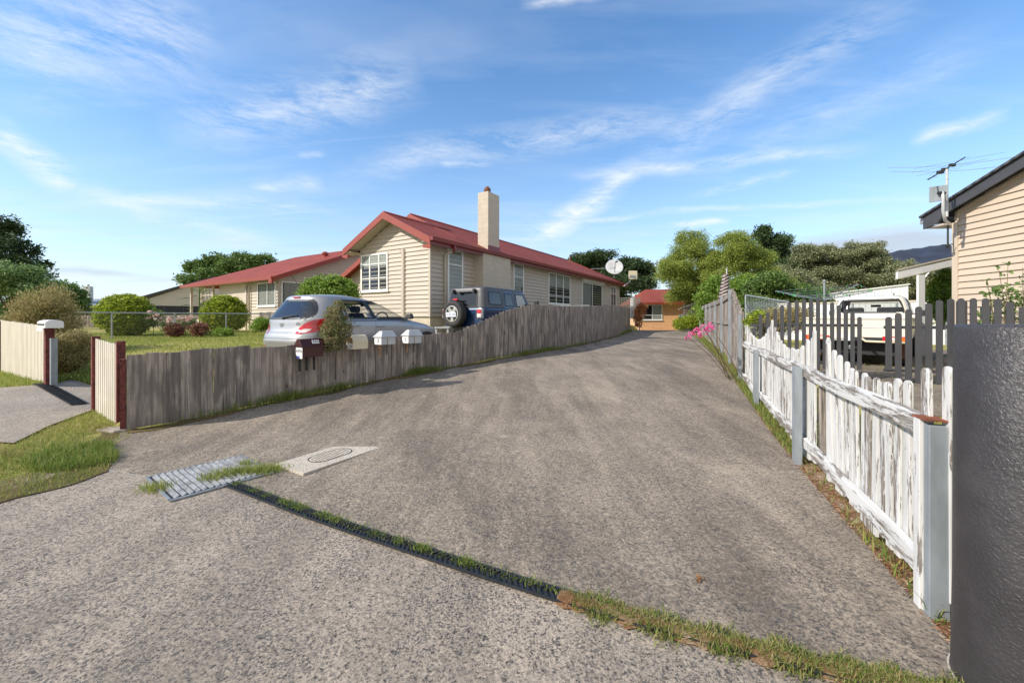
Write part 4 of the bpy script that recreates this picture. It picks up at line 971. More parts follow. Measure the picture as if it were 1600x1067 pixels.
mb = MB(); mb.lathe([(.12, 0), (.15, .03), (.14, .16), (.15, .2), (.1, .21), (.09, .27), (.05, .30)], ((sx0+sx1)/2, (sy0+sy1)/2-.1, ctop), (0, 0, 1), 16); obj('chimney_pot', mb, 'terra', ch, smooth=True)
mb = MB(); mb.box(sx1+.003, sx1+.015, sy0-.03, sy1+.03, ez+.16, ez+.36); obj('flashing', mb, 'gutter', ch)
mb = MB(); mb.tube([(rx_+.6, 17.0, rz_-.35), (rx_+.6, 17.0, rz_+.15)], .05, 8); obj('vent_pipe', mb, 'terra', h1)
# dish and square antenna at the far end of the roof
def on_h1(x, y, z): return Matrix.Translation(h1.location) @ Matrix.Rotation(-TH, 4, 'Z') @ Vector((x, y, z))
p = W(960, 417, 28.5)
t = thing('satellite_dish', 'large pale satellite dish at the far end of the red roof', 'satellite dish', (p.x, p.y, p.z))
mb = MB(); pr = [(0.01, .12), (.15, .113), (.3, .09), (.45, .05), (.58, 0), (.60, -.003), (.58, -.012), (.3, .078), (0.01, .108)]
n_ = Vector((-.12, -.88, .42)).normalized()
mb.lathe(pr, (0, 0, 0), -n_, 36); obj('dish', mb, M['whitebox'], t, smooth=True)
mb = MB(); mb.tube([(0, -.02, -.55), Vector((0, 0, -.25))+n_*.5, n_*.62], .018, 6); mb.box(-.06, .06, n_.x*.62-.55-.05, n_.x*.62-.5, .22, .32); obj('feed_arm', mb, 'ink', t)
mb = MB(); mb.tube([(0, .05, 0), (0, .1, -.75)], .03, 8); mb.tube([(0, .05, -.1), (-1.6, .2, -.12)], .022, 6); mb.tube([(.05, .05, -.3), (.55, .1, -.7)], .015, 6); obj('mast', mb, 'steel', t)
p = W(989, 430, 28.5)
t = thing('panel_antenna', 'small square panel antenna on a bent pole beyond the satellite dish', 'antenna', (p.x, p.y, p.z))
mb = MB(); mb.box(-.30, .30, -.04, .02, -.30, .30); obj('panel', mb, 'creambox', t, bevel=.06)
mb = MB(); mb.box(-.22, .18, -.055, -.042, -.18, .0); obj('bracket', mb, 'steel', t)
mb = MB(); mb.tube([(-.1, .03, -.25), (-.25, .1, -.5), (-.6, .2, -.75)], .03, 8); obj('mast', mb, 'whitebox', t)
# cream block wall behind the fence beside the house
mb = MB(); a = W(864, 480, 16.0); b = W(921, 480, 19.8)
d = (b-a); nrm = Vector((d.y, -d.x, 0)).normalized()*.12
mb.prism([(a.x, a.y, .5), (b.x, b.y, .6), (b.x, b.y, EYE+22*19.8/F), (a.x, a.y, EYE+20*16/F)], (-nrm.x, -nrm.y, 0)); o = obj('block_wall', mb, 'creamblock', None, bevel=.01); tag(o, 'low cream block wall peeping over the grey fence below the wide window', 'wall')
# jeep-side bollard/white bench like object at px 690,508
p = W(691, 512, 11.6)
t = thing('metal_trailer_frame', 'small pale metal frame between the silver hatchback and the blue four wheel drive', 'trailer frame', (p.x, p.y, .55))
mb = MB(); mb.box(-.22, .20, -.05, .05, .68, .72); mb.box(-.22, .20, -.05, .05, .50, .54); obj('rail', mb, 'whitebox', t); mb = MB(); mb.box(-.2, -.15, -.03, .03, 0, .68); mb.box(.13, .18, -.03, .03, 0, .68); obj('upright', mb, 'whitebox', t)

# ---------------------------------------------------------------- house two (left, red roof)
Z2 = .85; w2 = lambda z: z-Z2
h2 = thing('weatherboard_house', 'second cream house to the left with a long red roof and a small front porch', 'house', (-12.0, 21.0, Z2), -TH)
E2 = w2(3.6); fl = w2(1.45)
mb = MB(); L2 = 9.8; D2 = 10.6; ap = E2+.4*5.3
def g3(z):
    k = max(0, (z-E2)/.4); return (k, D2-k)
mb.box(-.09, -.002, 0, D2, fl, E2); mb.prism([(-.05, .05, E2), (-.05, D2-.05, E2), (-.05, D2/2, ap)], (-.05, 0, 0)); boards(mb, 0, D2, fl, ap, g3, axis='y', c=0, out=1, expo=.17); obj('gable_wall', mb, 'cream2', h2)
mb = MB(); mb.box(-6.4, -.02, .003, .1, fl, E2); boards(mb, -3.0, 0, fl, E2, c=0, out=-1, expo=.17); mb.box(-4.6, -3.0, -.02, .0, fl, E2); obj('front_wall', mb, 'cream2', h2)
mb = MB(); mb.box(-L2, -6.4, 1.6, 1.7, fl, E2); boards(mb, -L2, -6.4, fl, E2, c=1.6, out=-1, expo=.17); mb.box(-L2, -L2+.1, 1.7, D2, fl, E2); mb.box(-6.4, -6.3, .1, 1.6, fl, E2); obj('front_wall', mb, 'cream2', h2)
mb = MB(); mb.box(-L2+.1, -.05, .05, D2-.1, -.4, fl-.002); obj('foundation', mb, 'found', h2)
mb = MB(); o_ = .5; rzz = E2+.4*(5.3+.5)
slab_roof(mb, [(o_, -o_, E2), (o_, D2/2, rzz), (-7.6, D2/2, rzz), (-L2-o_, -o_, E2)], .08); slab_roof(mb, [(o_, D2+o_, E2), (-L2-o_, D2+o_, E2), (-7.6, D2/2+.002, rzz), (o_, D2/2+.002, rzz)], .08); slab_roof(mb, [(-L2-o_, -o_, E2), (-7.602, D2/2, rzz), (-L2-o_, D2+o_, E2)], .08)
r2 = obj('roof', mb, 'redroof_x', h2)
mb = MB(); mb.lathe([(.12, 0), (.12, .15), (.2, .2), (.2, .28), (.08, .36)], (-1.6, D2/2-1.6, rzz-.7), (0, 0, 1), 12); obj('roof_vent', mb, 'redtrim', r2)
mb = MB(); mb.box(-L2-o_, o_-.02, -o_-.1, -o_, E2-.16, E2+.01)
mb.add([(o_+.003, -o_, E2-.22), (o_+.003, D2/2, rzz-.22), (o_+.003, D2/2, rzz+.01), (o_+.003, -o_, E2+.01), (o_+.04, -o_, E2-.22), (o_+.04, D2/2, rzz-.22), (o_+.04, D2/2, rzz+.01), (o_+.04, -o_, E2+.01)], [(0, 1, 2, 3), (7, 6, 5, 4), (0, 4, 5, 1), (3, 2, 6, 7), (0, 3, 7, 4)])
mb.box(o_-.25, o_+.045, -o_-.105, -o_+.0, E2-.34, E2-.16); obj('gutter', mb, 'redtrim', h2)
mb = MB(); mb.box(-L2-.4, o_-.03, -o_+.01, -.03, E2-.12, E2-.10); slab_roof(mb, [(.03, -o_, E2-.16), (o_, -o_, E2-.16), (o_, D2/2, rzz-.16), (.03, D2/2, rzz-.16)], .02); obj('soffit', mb, 'soffit', h2)
wn = window(h2, 'x', 0, -1, -1.95, -.15, w2(2.15), w2(3.42), (.55,), (), curtain=('curtain', ((.08, .5), (.6, .92))))
window(h2, 'y', 0, 1, .15, 2.5, w2(2.1), w2(3.45), (.45,), (), curtain=('curtain', ((.06, .42), (.5, .95))))
window(h2, 'x', 1.6, -1, -9.1, -7.8, w2(1.9), w2(3.3), (.5,), (.5,), curtain=('curtain', ((.1, .4), (.6, .9))))
window(h2, 'x', 1.6, -1, -7.4, -6.6, w2(1.5), w2(3.3), (), (.5,), name='door')
for xx in (-L2-.1, -8.4, -6.9): mb = MB(); mb.box(xx, xx+.12, -.2, -.08, -.3, E2-.1); obj('porch_post', mb, 'cream2', h2)
mb = MB()
for k in range(5): mb.box(-6.9-.03-k*.45, -6.9+.01-k*.45, -.16, -.12, fl+1.0, E2-.12)
for zz in (fl+1.0, fl+1.45): mb.box(-8.4, -6.8, -.155, -.125, zz, zz+.05)
obj('porch_lattice', mb, 'cream2', h2)
mb = MB(); mb.box(-9, -6.6, -.7, 1.6, -.4, fl-.25); mb.box(-8.6, -7.4, -1.2, -.7, -.4, fl-.5); obj('porch_step', mb, 'rust', h2)
downpipe(h2, [(-2.7, -.45, E2-.1), (-2.7, -.1, E2-.35), (-2.7, -.07, -.2)], 'cream2'); downpipe(h2, [(-3.05, -.08, E2-.2), (-3.05, -.08, -.2)], 'cream2')

# ---------------------------------------------------------------- house three with charcoal roof and carport
b = W(222, 500, 45); a = Vector((b.x+5.1, b.y+4.1, b.z))
Z3 = .95; an = math.atan2(a.y-b.y, a.x-b.x)
h3 = thing('gabled_house', 'beige house with thin charcoal roof and open carport, far left', 'house', (b.x, b.y, Z3), an)
ln = (Vector(a)-Vector(b)).length
mb = MB(); zA = EYE+64*48/F-Z3; zB = EYE+28*45/F-Z3
mb.prism([(0, 0, 0), (ln+3, 0, 0), (ln+3, 0, zA-.8), (ln-.3, 0, zA), (0, 0, zB)], (0, .1, 0)); boards(mb, 0, ln, 0, zA-.1, lambda z: (max(0, (z-zB)/(zA-zB)*(ln-.3)), min(ln+3, ln-.3+(zA-z)*3)), expo=.2); obj('gable_wall', mb, 'cream2', h3)
mb = MB(); sl_ = (zA-zB)/(ln-.3); ex = 5.2
mb.prism([(-ex, -.4, zB-sl_*ex*.72+.05), (ln-.3, -.4, zA+.22), (ln-.3, -.4, zA+.02), (-ex, -.4, zB-sl_*ex*.72-.2)], (0, 9, 0)); mb.prism([(ln-.3, -.4, zA+.22), (ln+3.4, -.4, zA-.85), (ln+3.4, -.4, zA-1.05), (ln-.3, -.4, zA+.02)], (0, 9, 0)); obj('roof', mb, 'darkroof', h3)
for xx in (-4.9, -4.2): mb = MB(); mb.box(xx, xx+.16, -.2, -.04, -.3, zB-.75); obj('carport_post', mb, 'charcoal', h3)
mb = MB(); mb.box(.2, 5.2, -.05, -.01, 1.0, 2.0); sc_ = obj('screen', mb, 'dark', h3)
mb = MB(); [mb.box(.2+k*1.66, .26+k*1.66, -.07, -.052, 1.0, 2.0) for k in range(4)]; obj('screen_frame', mb, 'charcoal', h3)
mb = MB(); mb.box(5.9, 6.1, -.1, -.03, 0, 2.4); obj('downpipe', mb, 'cream2', h3)
# chimney house far away
p = W(138, 500, 75)
h4 = thing('distant_house', 'far house showing only a pale chimney and a low grey roof at the left', 'house', (p.x, p.y, 1.0), R(10))
mb = MB(); mb.box(-.55, .5, -.4, .4, 0, 6.4); obj('chimney', mb, 'whitebox', h4); mb = MB(); mb.lathe([(.18, 0), (.18, .4)], (0, 0, 6.4), (0, 0, 1), 10); obj('chimney_pot', mb, 'whitebox', h4)
mb = MB(); mb.prism([(-3, -1, 2.8), (8, -1, 2.8), (7, 1.5, 4.2), (-2, 1.5, 4.2)], (0, 0, -.15)); obj('roof', mb, 'steel', h4); mb = MB(); mb.box(-2.6, 7.6, -.6, 3, -.5, 2.7); obj('wall', mb, 'cream2', h4)
# grey paling fence across the back of the left lawn
t = thing('paling_fence', 'dark grey paling fence at the back of the left lawn, behind the round shrubs', 'fence', (-34, 29, .8), 0)
mb = MB()
for k in range(150):
    x = k*.125; mb.box(x, x+.12, -.01+random.uniform(-.01, .01), .015, 0, .95+random.uniform(-.03, .02)+(.55 if k > 100 else 0)*min(1, (k-100)/30))
    
obj('palings', mb, 'paling', t)['kind'] = 'stuff'
# side fence between house one and two
t = thing('paling_fence', 'low grey paling fence joining the two cream houses behind the hatchback', 'fence', (-12.2, 19.8, .7), R(-5))
mb = MB()
for k in range(40): mb.box(k*.13, k*.13+.122, -.01, .012, 0, 1.12+.02*math.sin(k*5.))
obj('palings', mb, 'paling', t)['kind'] = 'stuff'
# chain link fence
a = Vector((-15.1, 13.2, .78)); b = Vector((-10.6, 18.0, .82)); d = b-a; ln = d.length; an = math.atan2(d.y, d.x)
t = thing('chain_link_fence', 'low chain link fence with a steel top rail across the left lawn', 'fence', a, an)
mb = MB(); mb.tube([(0, 0, .93), (ln, 0, .93)], .022, 8); obj('top_rail', mb, 'steel', t)
for k in (0.24, .5, .75, .99): mb = MB(); mb.tube([(ln*k, 0, -.1), (ln*k, 0, .96)], .025, 8); obj('post', mb, 'steel', t)
mb = MB(); st = .085; r = .0022; n = int(ln/st)
for k in range(-12, n):
    for sg in (1, -1):
        x0 = k*st if sg == 1 else k*st+.9; x1 = x0+sg*.9; z0, z1 = .03, .92
        if x0 < 0: z0 += (0-x0)/.9*.89 if sg == 1 else 0; x0 = max(x0, 0)
        if x1 < 0: z1 = z1-(0-x1)/.9*.89; x1 = 0
        if x1 > ln or x0 > ln: continue
        mb.add([(x0-r, 0, z0), (x0+r, 0, z0), (x1+r, 0, z1), (x1-r, 0, z1), (x0, r*1.4, z0), (x1, r*1.4, z1)], [(0, 1, 2, 3), (0, 3, 5, 4), (1, 4, 5, 2)])
obj('wire_mesh', mb, 'wiremesh', t)
a = Vector((-26, 22.5, .85)); t = thing('chain_link_fence', 'distant steel rail of a wire fence at the far left above the white pickets', 'fence', a, math.atan2(13.2-22.5, -15.1+26))
mb = MB(); mb.tube([(0, 0, .85), (14.2, 0, .85)], .022, 8); obj('top_rail', mb, 'steel', t)
for k in range(5): mb = MB(); mb.tube([(k*3.4, 0, -.1), (k*3.4, 0, .88)], .025, 8); obj('post', mb, 'steel', t)
# ---------------------------------------------------------------- orange brick house at the end
ZK = .48; p = W(1001, 500, 36)
hb = thing('brick_house', 'small orange brick house with red hipped roof at the end of the driveway', 'house', (p.x, p.y, ZK), R(-4))
mb = MB(); ev = 2.38
mb.box(0, 8.6, 0, 7, -.3, ev); obj('wall', mb, 'brick', hb)
mb = MB(); slab_roof(mb, [(-.5, -.5, ev+.05), (9.1, -.5, ev+.05), (7.4, 3.5, ev+1.45), (1.3, 3.5, ev+1.45)], .1); slab_roof(mb, [(-.5, 7.5, ev+.05), (-.502, -.5, ev+.05), (1.298, 3.5, ev+1.45)], .1); slab_roof(mb, [(9.1, -.5, ev+.05), (9.1, 7.5, ev+.05), (7.402, 3.5, ev+1.45)], .1); slab_roof(mb, [(9.1, 7.5, ev+.05), (-.5, 7.5, ev+.05), (1.3, 3.502, ev+1.45), (7.4, 3.502, ev+1.45)], .1)
obj('roof', mb, 'redroof_x', hb)
mb = MB(); mb.box(-.52, 9.12, -.62, -.5, ev-.1, ev+.06); obj('gutter', mb, 'redtrim', hb); mb = MB(); mb.box(-.45, 9.05, -.48, -.01, ev-.06, ev-.04); obj('soffit', mb, 'cream2', hb)
window(hb, 'x', 0, -1, .15, 1.85, .9, 2.25, (.5,), (.32,), curtain=('blind', ((.52, .95),)))
window(hb, 'x', 0, -1, 3.6, 6.6, 1.15, 2.3, (.5,), (), blind=.98)
# lattice, white flue and orange creeper near it
p = W(968, 500, 31.2)
t = thing('lattice_screen', 'cream lattice screen on top of the fence behind the end of the cream house', 'lattice', (p.x, p.y, .6), R(-6))
mb = MB(); wd = 1.45; z0, z1 = 1.0, 2.45
for k in range(13): z = z0+(z1-z0)*k/12; mb.box(0, wd, -.008, .0, z-.022, z+.022)
for k in range(12): x = wd*k/11; mb.box(x-.022, x+.022, .001, .009, z0, z1)
obj('lattice', mb, 'creampk', t); mb = MB(); mb.box(-.05, wd+.05, -.03, .03, z1, z1+.06); mb.box(wd, wd+.08, -.03, .03, 0, z1+.08); obj('frame', mb, 'creampk', t)
p = W(987, 500, 33); t = None
mb = MB(); mb.lathe([(.2, 1.5), (.2, 3.0), (.23, 3.01), (.23, 3.2), (.1, 3.24)], (p.x+.1, p.y, 0), (0, 0, 1), 20); o = obj('water_heater_flue', mb, 'white', None, smooth=False); tag(o, 'white cylindrical flue standing above the lattice screen', 'flue')
# ---------------------------------------------------------------- tan house on the right
Z5 = .42; hr = thing('clad_house', 'tan vinyl clad house with charcoal gable roof at the right edge', 'house', (10.82, 10.0, Z5), R(-90-3.5))
# local +x runs toward the camera along the visible wall, local -y faces the driveway
mb = MB(); zt0 = 4.12-Z5; sl3 = .335; LW = 5.4
mb.box(0.0, LW*2, .003, .1, 0.1, zt0-.0); mb.prism([(0, .003, zt0), (LW*2, .003, zt0), (LW, .003, zt0+sl3*LW)], (0, .1, 0))
boards(mb, 0, LW*2, .28, zt0+sl3*LW, lambda z: ((0, LW*2) if z <= zt0 else ((z-zt0)/sl3, LW*2-(z-zt0)/sl3)), expo=.152, c=0, out=-1); mb.box(.0, .09, .1, 7, .1, zt0-.1); obj('wall', mb, 'vinyl', hr)
mb = MB(); mb.box(0, LW*2, .01, .09, -.5, .28); obj('foundation', mb, 'found', hr)
mb = MB(); mb.box(-.035, .10, -.045, -.0, -.1, zt0-.28); mb.box(.09, .12, -.04, -.0, zt0-.28, zt0-.02); mb.prism([(.10, -.05, zt0-.06), (LW, -.05, zt0+sl3*(LW-.1)-.06), (LW, -.05, zt0+sl3*(LW-.1)), (.10, -.05, zt0)], (0, .045, 0)); obj('corner_trim', mb, 'vinyl', hr)
mb = MB(); q = -.52
mb.prism([(q, -.28, zt0+sl3*q+.17), (LW, -.28, zt0+sl3*LW+.17), (LW, -.28, zt0+sl3*LW-.08), (.0, -.28, zt0-.08), (-.15, -.28, zt0-.25), (q, -.28, zt0+sl3*q-.15)], (0, .04, 0))
mb.prism([(LW, -.28, zt0+sl3*LW+.17), (LW*2-q, -.28, zt0+sl3*q+.17), (LW*2-q, -.28, zt0+sl3*q-.08), (LW, -.28, zt0+sl3*LW-.08)], (0, .04, 0)); obj('barge_board', mb, 'charcoal', hr)
mb = MB(); slab_roof(mb, [(q-.05, -.34, zt0+sl3*(q-.05)+.21), (LW, -.34, zt0+sl3*LW+.21), (LW, 9, zt0+sl3*LW+.21), (q-.05, 9, zt0+sl3*(q-.05)+.21)], .05); slab_roof(mb, [(LW+.001, -.34, zt0+sl3*LW+.21), (LW*2-q, -.34, zt0+sl3*q+.21), (LW*2-q, 9, zt0+sl3*q+.21), (LW+.001, 9, zt0+sl3*LW+.21)], .05)
obj('roof', mb, 'darkroof', hr)
mb = MB(); mb.box(q-.12, q-.0, -.25, 9, zt0+sl3*q+.0, zt0+sl3*q+.17); obj('gutter', mb, 'steelp', hr); mb = MB(); mb.box(q+.02, -.04, -.23, 8, zt0-.32, zt0-.28); obj('soffit', mb, 'cream2', hr)
window(hr, 'x', 0, -1, 1.50, 3.2, 1.35, 3.55, (), (), glass='glass_d', frame_m='vinyl', fw=.07)
# patio roof and post
t = thing('patio_roof', 'white timber patio roof with one square post beside the tan house', 'patio', (11.45, 11.5, .45))
mb = MB(); mb.prism([(-.62, 0, 2.36), (1.4, 0, 2.82), (1.4, 0, 2.64), (-.62, 0, 2.17)], (0, .06, 0)); obj('beam', mb, 'white', t)
mb = MB(); mb.box(-.10, .09, -.06, -.002, -.2, 2.27); obj('post', mb, 'white', t, bevel=.005)
mb = MB(); mb.prism([(-.64, -.02, 2.40), (1.45, -.02, 2.875), (4.2, 2.9, 2.875), (2.0, 2.9, 2.40)], (0, 0, .04)); obj('roof_sheet', mb, 'cfence', t)
mb = MB(); mb.tube([(.0, .03, 2.0), (.35, .03, 2.45)], .03, 6); obj('brace', mb, 'white', t)
# ---------------------------------------------------------------- TV antenna, panel antenna, wires
p = W(1479.5, 322, 9.6)
t = thing('tv_antenna', 'tall TV antenna with long horizontal elements on the charcoal roof corner', 'antenna', (p.x, p.y, p.z))
mb = MB(); mb.tube([(0, 0, -.25), (0, 0, .86)], .026, 10); obj('mast', mb, 'whitebox', t)
c_ = Vector((0, 0, .76)); b0 = W(1450, 281, 9.3)-p; b1 = W(1508, 246, 10.6)-p
b0 = Vector(b0); b1 = Vector(b1); mb = MB(); mb.tube([b0, b1], .014, 6); obj('boom', mb, 'ink', t)
dirn = (b1-b0).normalized(); cr = Vector((.95, -.28, .12)).normalized()
for k, (u, l1, l2) in enumerate(((.08, .1, .12), (.2, .12, .2), (.34, .5, .35), (.46, .2, .5), (.6, .8, .7), (.84, .95, .9), (.97, .12, .12))):
    q_ = b0.lerp(b1, u); mb = MB(); mb.tube([q_-cr*l1, q_+cr*l2], .0036, 5); obj('element', mb, 'steel', t)
for u in (.3, .42, .62): q_ = b0.lerp(b1, u); mb = MB(); mb.box(q_.x-.07, q_.x+.07, q_.y-.03, q_.y+.03, q_.z-.035, q_.z+.035); obj('clamp', mb, 'ink', t, bevel=.01)
p = W(1466, 303, 9.5)
t = thing('panel_antenna', 'flat square grid antenna on a curved white arm at the charcoal roof edge', 'antenna', (p.x, p.y, p.z))
mb = MB(); mb.box(-.15, .15, -.012, .012, -.18, .18); o = obj('panel', mb, 'steelp', t, bevel=.005); o.rotation_euler = (0, 0, R(-35))
mb = MB(); mb.tube([(.02, -.07, .02), (.03, -.08, -.12), (.05, -.06, -.42), (.16, 0, -.62), (.36, .1, -.66)], .03, 10); obj('arm', mb, 'whitebox', t, smooth=True)
mb = MB(); mb.tube([(-.06, -.06, 0), (.08, -.06, .0)], .035, 8); obj('clamp', mb, 'ink', t)
for i, (pa, pb, lab) in enumerate((((1386, 262, 13), (1640, 236, 9.5), 'thin overhead wire, upper one crossing behind the TV antenna'), ((1390, 268, 13.5), (1640, 250, 9.5), 'thin overhead wire, lower one crossing behind the TV antenna'))):
    A = W(*pa); B = W(*pb); mb = MB(); pts = [A.lerp(B, k/10)+Vector((0, 0, -.12*math.sin(math.pi*k/10))) for k in range(11)]; mb.tube([q-A for q in pts], .006, 5); o = obj('overhead_wire', mb, 'steel', None, loc=A); tag(o, lab, 'wire')
t = thing('security_light', 'small black lamp hanging under the eave of the tan house', 'lamp', W(1481, 352, 9.9))
mb = MB(); mb.tube([(0, 0, 0), (0, 0, -.46)], .018, 8); mb.tube([(-.16, 0, -.48), (.14, 0, -.46)], .012, 6); mb.lathe([(.03, -.46), (.05, -.5), (.02, -.55)], (0, 0, 0), (0, 0, 1), 10); obj('fitting', mb, 'ink', t)
# ---------------------------------------------------------------- right background: shed, fences, lattice, clothes line
p = W(1279, 500, 27); q = W(1418, 500, 25)
t = thing('steel_shed', 'long white corrugated steel shed rising to the right behind the clothes line', 'shed', (p.x, p.y, .5), math.atan2(q.y-p.y, q.x-p.x))
ln = (q-p).length; mb = MB(); z0 = EYE+36*27/F-.5; z1 = EYE+53*25/F-.5
mb.prism([(0, 0, 0), (ln, 0, 0), (ln, 0, z1), (0, 0, z0)], (0, 5, 0)); k = 0
while k*.4 < ln: x = k*.4; mb.box(x, x+.04, -.03, -.001, 0, z0+(z1-z0)*x/ln-.02); k += 1
obj('wall', mb, 'shed', t)
mb = MB(); mb.prism([(-.1, -.1, z0+.003), (ln+.1, -.1, z1+.003), (ln+.1, 5.1, z1+.003), (-.1, 5.1, z0+.003)], (0, 0, .06)); obj('roof', mb, 'white', t)
p = W(1215, 500, 20); q = W(1478, 500, 16)
t = thing('steel_fence', 'cream steel panel fence behind the white pickup', 'fence', (p.x, p.y, .45), math.atan2(q.y-p.y, q.x-p.x))
ln = (q-p).length; mb = MB(); mb.box(0, ln, 0, .03, 0, 1.72)
for k in range(int(ln/.2)): mb.box(k*.2, k*.2+.05, -.02, -.001, 0, 1.7)
obj('panel', mb, 'shed', t); mb = MB(); mb.box(0, ln, -.03, .05, 1.725, 1.80); mb.box(0, ln, -.03, .05, .9, .95) ; obj('rail', mb, 'cfence', t)
for k in range(5): mb = MB(); mb.box(ln*k/4-.03, ln*k/4+.03, -.04, -.022, 0, 1.72); obj('post', mb, 'steel', t)
p = W(1165, 500, 17); q = W(1232, 500, 15)
t = thing('trellis_screen', 'grey wire trellis screen sloping down behind the first charcoal pickets', 'trellis', (p.x, p.y, .5), math.atan2(q.y-p.y, q.x-p.x))
ln = (q-p).length; za, zb = EYE+37*17/F-.5, EYE+26*15/F-.5; mb = MB()
for k in range(26):
    x = ln*k/25; mb.box(x-.006, x+.006, 0, .006, .3, za+(zb-za)*k/25)
for k in range(24): z = .3+k*.075; mb.box(0, ln, .007, .012, z, z+.01) if z < zb else None
for s_ in (1, -1):
    for k in range(30):
        x = ln*k/29; xx = min(max(x+s_*.5, 0), ln); mb.tube([(x, .015, .4), (xx, .015, 1.7)], .005, 3)
obj('mesh', mb, 'steel', t)
mb = MB(); mb.tube([(0, 0, za), (ln, 0, zb)], .025, 6); mb.tube([(0, 0, 0), (0, 0, za)], .03, 6); mb.tube([(ln, 0, 0), (ln, 0, zb)], .03, 6); obj('frame', mb, 'steel', t)
# rotary clothes line
p = W(1288, 500, 13.5)
t = thing('clothes_line', 'green and steel rotary clothes line behind the charcoal pickets', 'clothes line', (p.x, p.y, .5))
mb = MB(); mb.tube([(0, 0, 0), (0, 0, 2.2)], .028, 10); mb.lathe([(.035, 2.2), (.05, 2.22), (.05, 2.26), (.03, 2.28)], (0, 0, 0), (0, 0, 1), 10); obj('pole', mb, 'steelp', t)
ends = [W(1212, 455, 13.2)-p, W(1341, 444.5, 15)-p, W(1364, 455, 12.4)-p, W(1243, 463, 11.6)-p]
hub = Vector((0, 0, 1.62))
for e in ends:
    e = Vector((e[0], e[1], e[2]+p.z-.5)); mb = MB(); mb.tube([hub, e], .017, 6); obj('arm', mb, 'lf_mid' if False else 'steelp', t)
mb = MB()
E_ = [Vector((e[0], e[1], e[2]+p.z-.5)) for e in ends]
for u in (1, .82, .64, .46):
    for k in range(4): mb.tube([hub.lerp(E_[k], u), hub.lerp(E_[(k+1) % 4], u)], .005, 4)
obj('line', mb, 'steel', t)
mb = MB()
for k in range(46):
    a_ = E_[k % 4].lerp(E_[(k+1) % 4], random.random()); a_ = hub.lerp(a_, random.choice((1, .82, .64))); mb.box(a_.x-.006, a_.x+.006, a_.y-.006, a_.y+.006, a_.z-.04, a_.z+.015)
o = obj('pegs', mb, 'green', t)
# rolled striped mat / spiral, leaning on the tall fence
p = W(1127, 470, 15.2)
t = thing('furled_umbrella', 'furled brown and white striped umbrella beside a pole behind the tall fence', 'umbrella', (p.x, p.y, .5), 0)
mb = MB(); prf = []
h0 = p.z-.5-.35
for k in range(60):
    z = h0+1.35*k/59; prf.append((.25-.15*(k/59)+.012*math.sin(k*1.1), z))
mb.lathe(prf, (0.0, 0, 0), (.06, 0, 1), 20); m, tt, bb = newmat('striped_cloth'); v = coords(tt, (1, 1, 1), (0, R(28), 0)); sx_ = N(tt, 'ShaderNodeSeparateXYZ'); L(tt, v, sx_.inputs[0]); wv = mth(tt, 'SINE', mth(tt, 'MULTIPLY', sx_.outputs[2], 62)); L(tt, ramp(tt, wv, [(0.45, (.07, .04, .035)), (.6, (.5, .45, .42))]), bb.inputs['Base Color']); M['stripe'] = m
obj('cloth', mb, 'stripe', t, smooth=True); mb = MB(); mb.tube([(.18, 0, 0), (.2, 0, h0+1.55)], .022, 6); obj('pole', mb, 'whitebox', t)
# green bin lid, small grey cube
p = W(1081, 497, 29)
t = thing('wheelie_bin', 'bin with a bright green lid beside the brick house garden', 'bin', (p.x, p.y, .55))
mb = MB(); mb.prism([(-.3, -.35, 0), (.3, -.35, 0), (.3, .35, 0), (-.3, .35, 0)], (0, 0, .9)); obj('body', mb, 'charcoal', t, bevel=.02); mb = MB(); mb.prism([(-.52, -.4, .92), (.5, -.4, .92), (.5, .4, .92), (-.42, .4, .92)], (0, 0, .1)); mb.prism([(-.42, -.3, 1.02), (.42, -.3, 1.02), (.3, .3, 1.02), (-.3, .3, 1.02)], (0, 0, .06)); obj('lid', mb, 'green', t, bevel=.02)
p = W(1071, 499, 30)
mb = MB(); mb.box(-.35, .3, -.3, .3, 0, 1.15); mb.box(-.38, .33, -.33, .33, 1.152, 1.2); o = obj('meter_cabinet', mb, 'steelp', None, loc=(p.x, p.y, .6), bevel=.01); tag(o, 'small grey cabinet left of the green lidded bin', 'cabinet')
p = W(1060, 486, 31)
t = thing('lattice_arch', 'pale broken lattice arch where the tall fence ends', 'arch', (W(1086, 500, 28.2).x, 28.2, .6), R(20))
mb = MB()
for k in range(9): mb.box(-1.1+k*.14, -1.08+k*.14, 0, .02, .5, 1.7+.02*k)
for k in range(9): mb.box(-1.15, .05, -.02, -.002, .55+k*.14, .57+k*.14)
mb.prism([(-1.4, -.03, 1.5), (.1, -.03, 1.95), (.1, -.03, 2.02), (-1.4, -.03, 1.57)], (0, .06, 0)); obj('lattice', mb, 'paling', t)
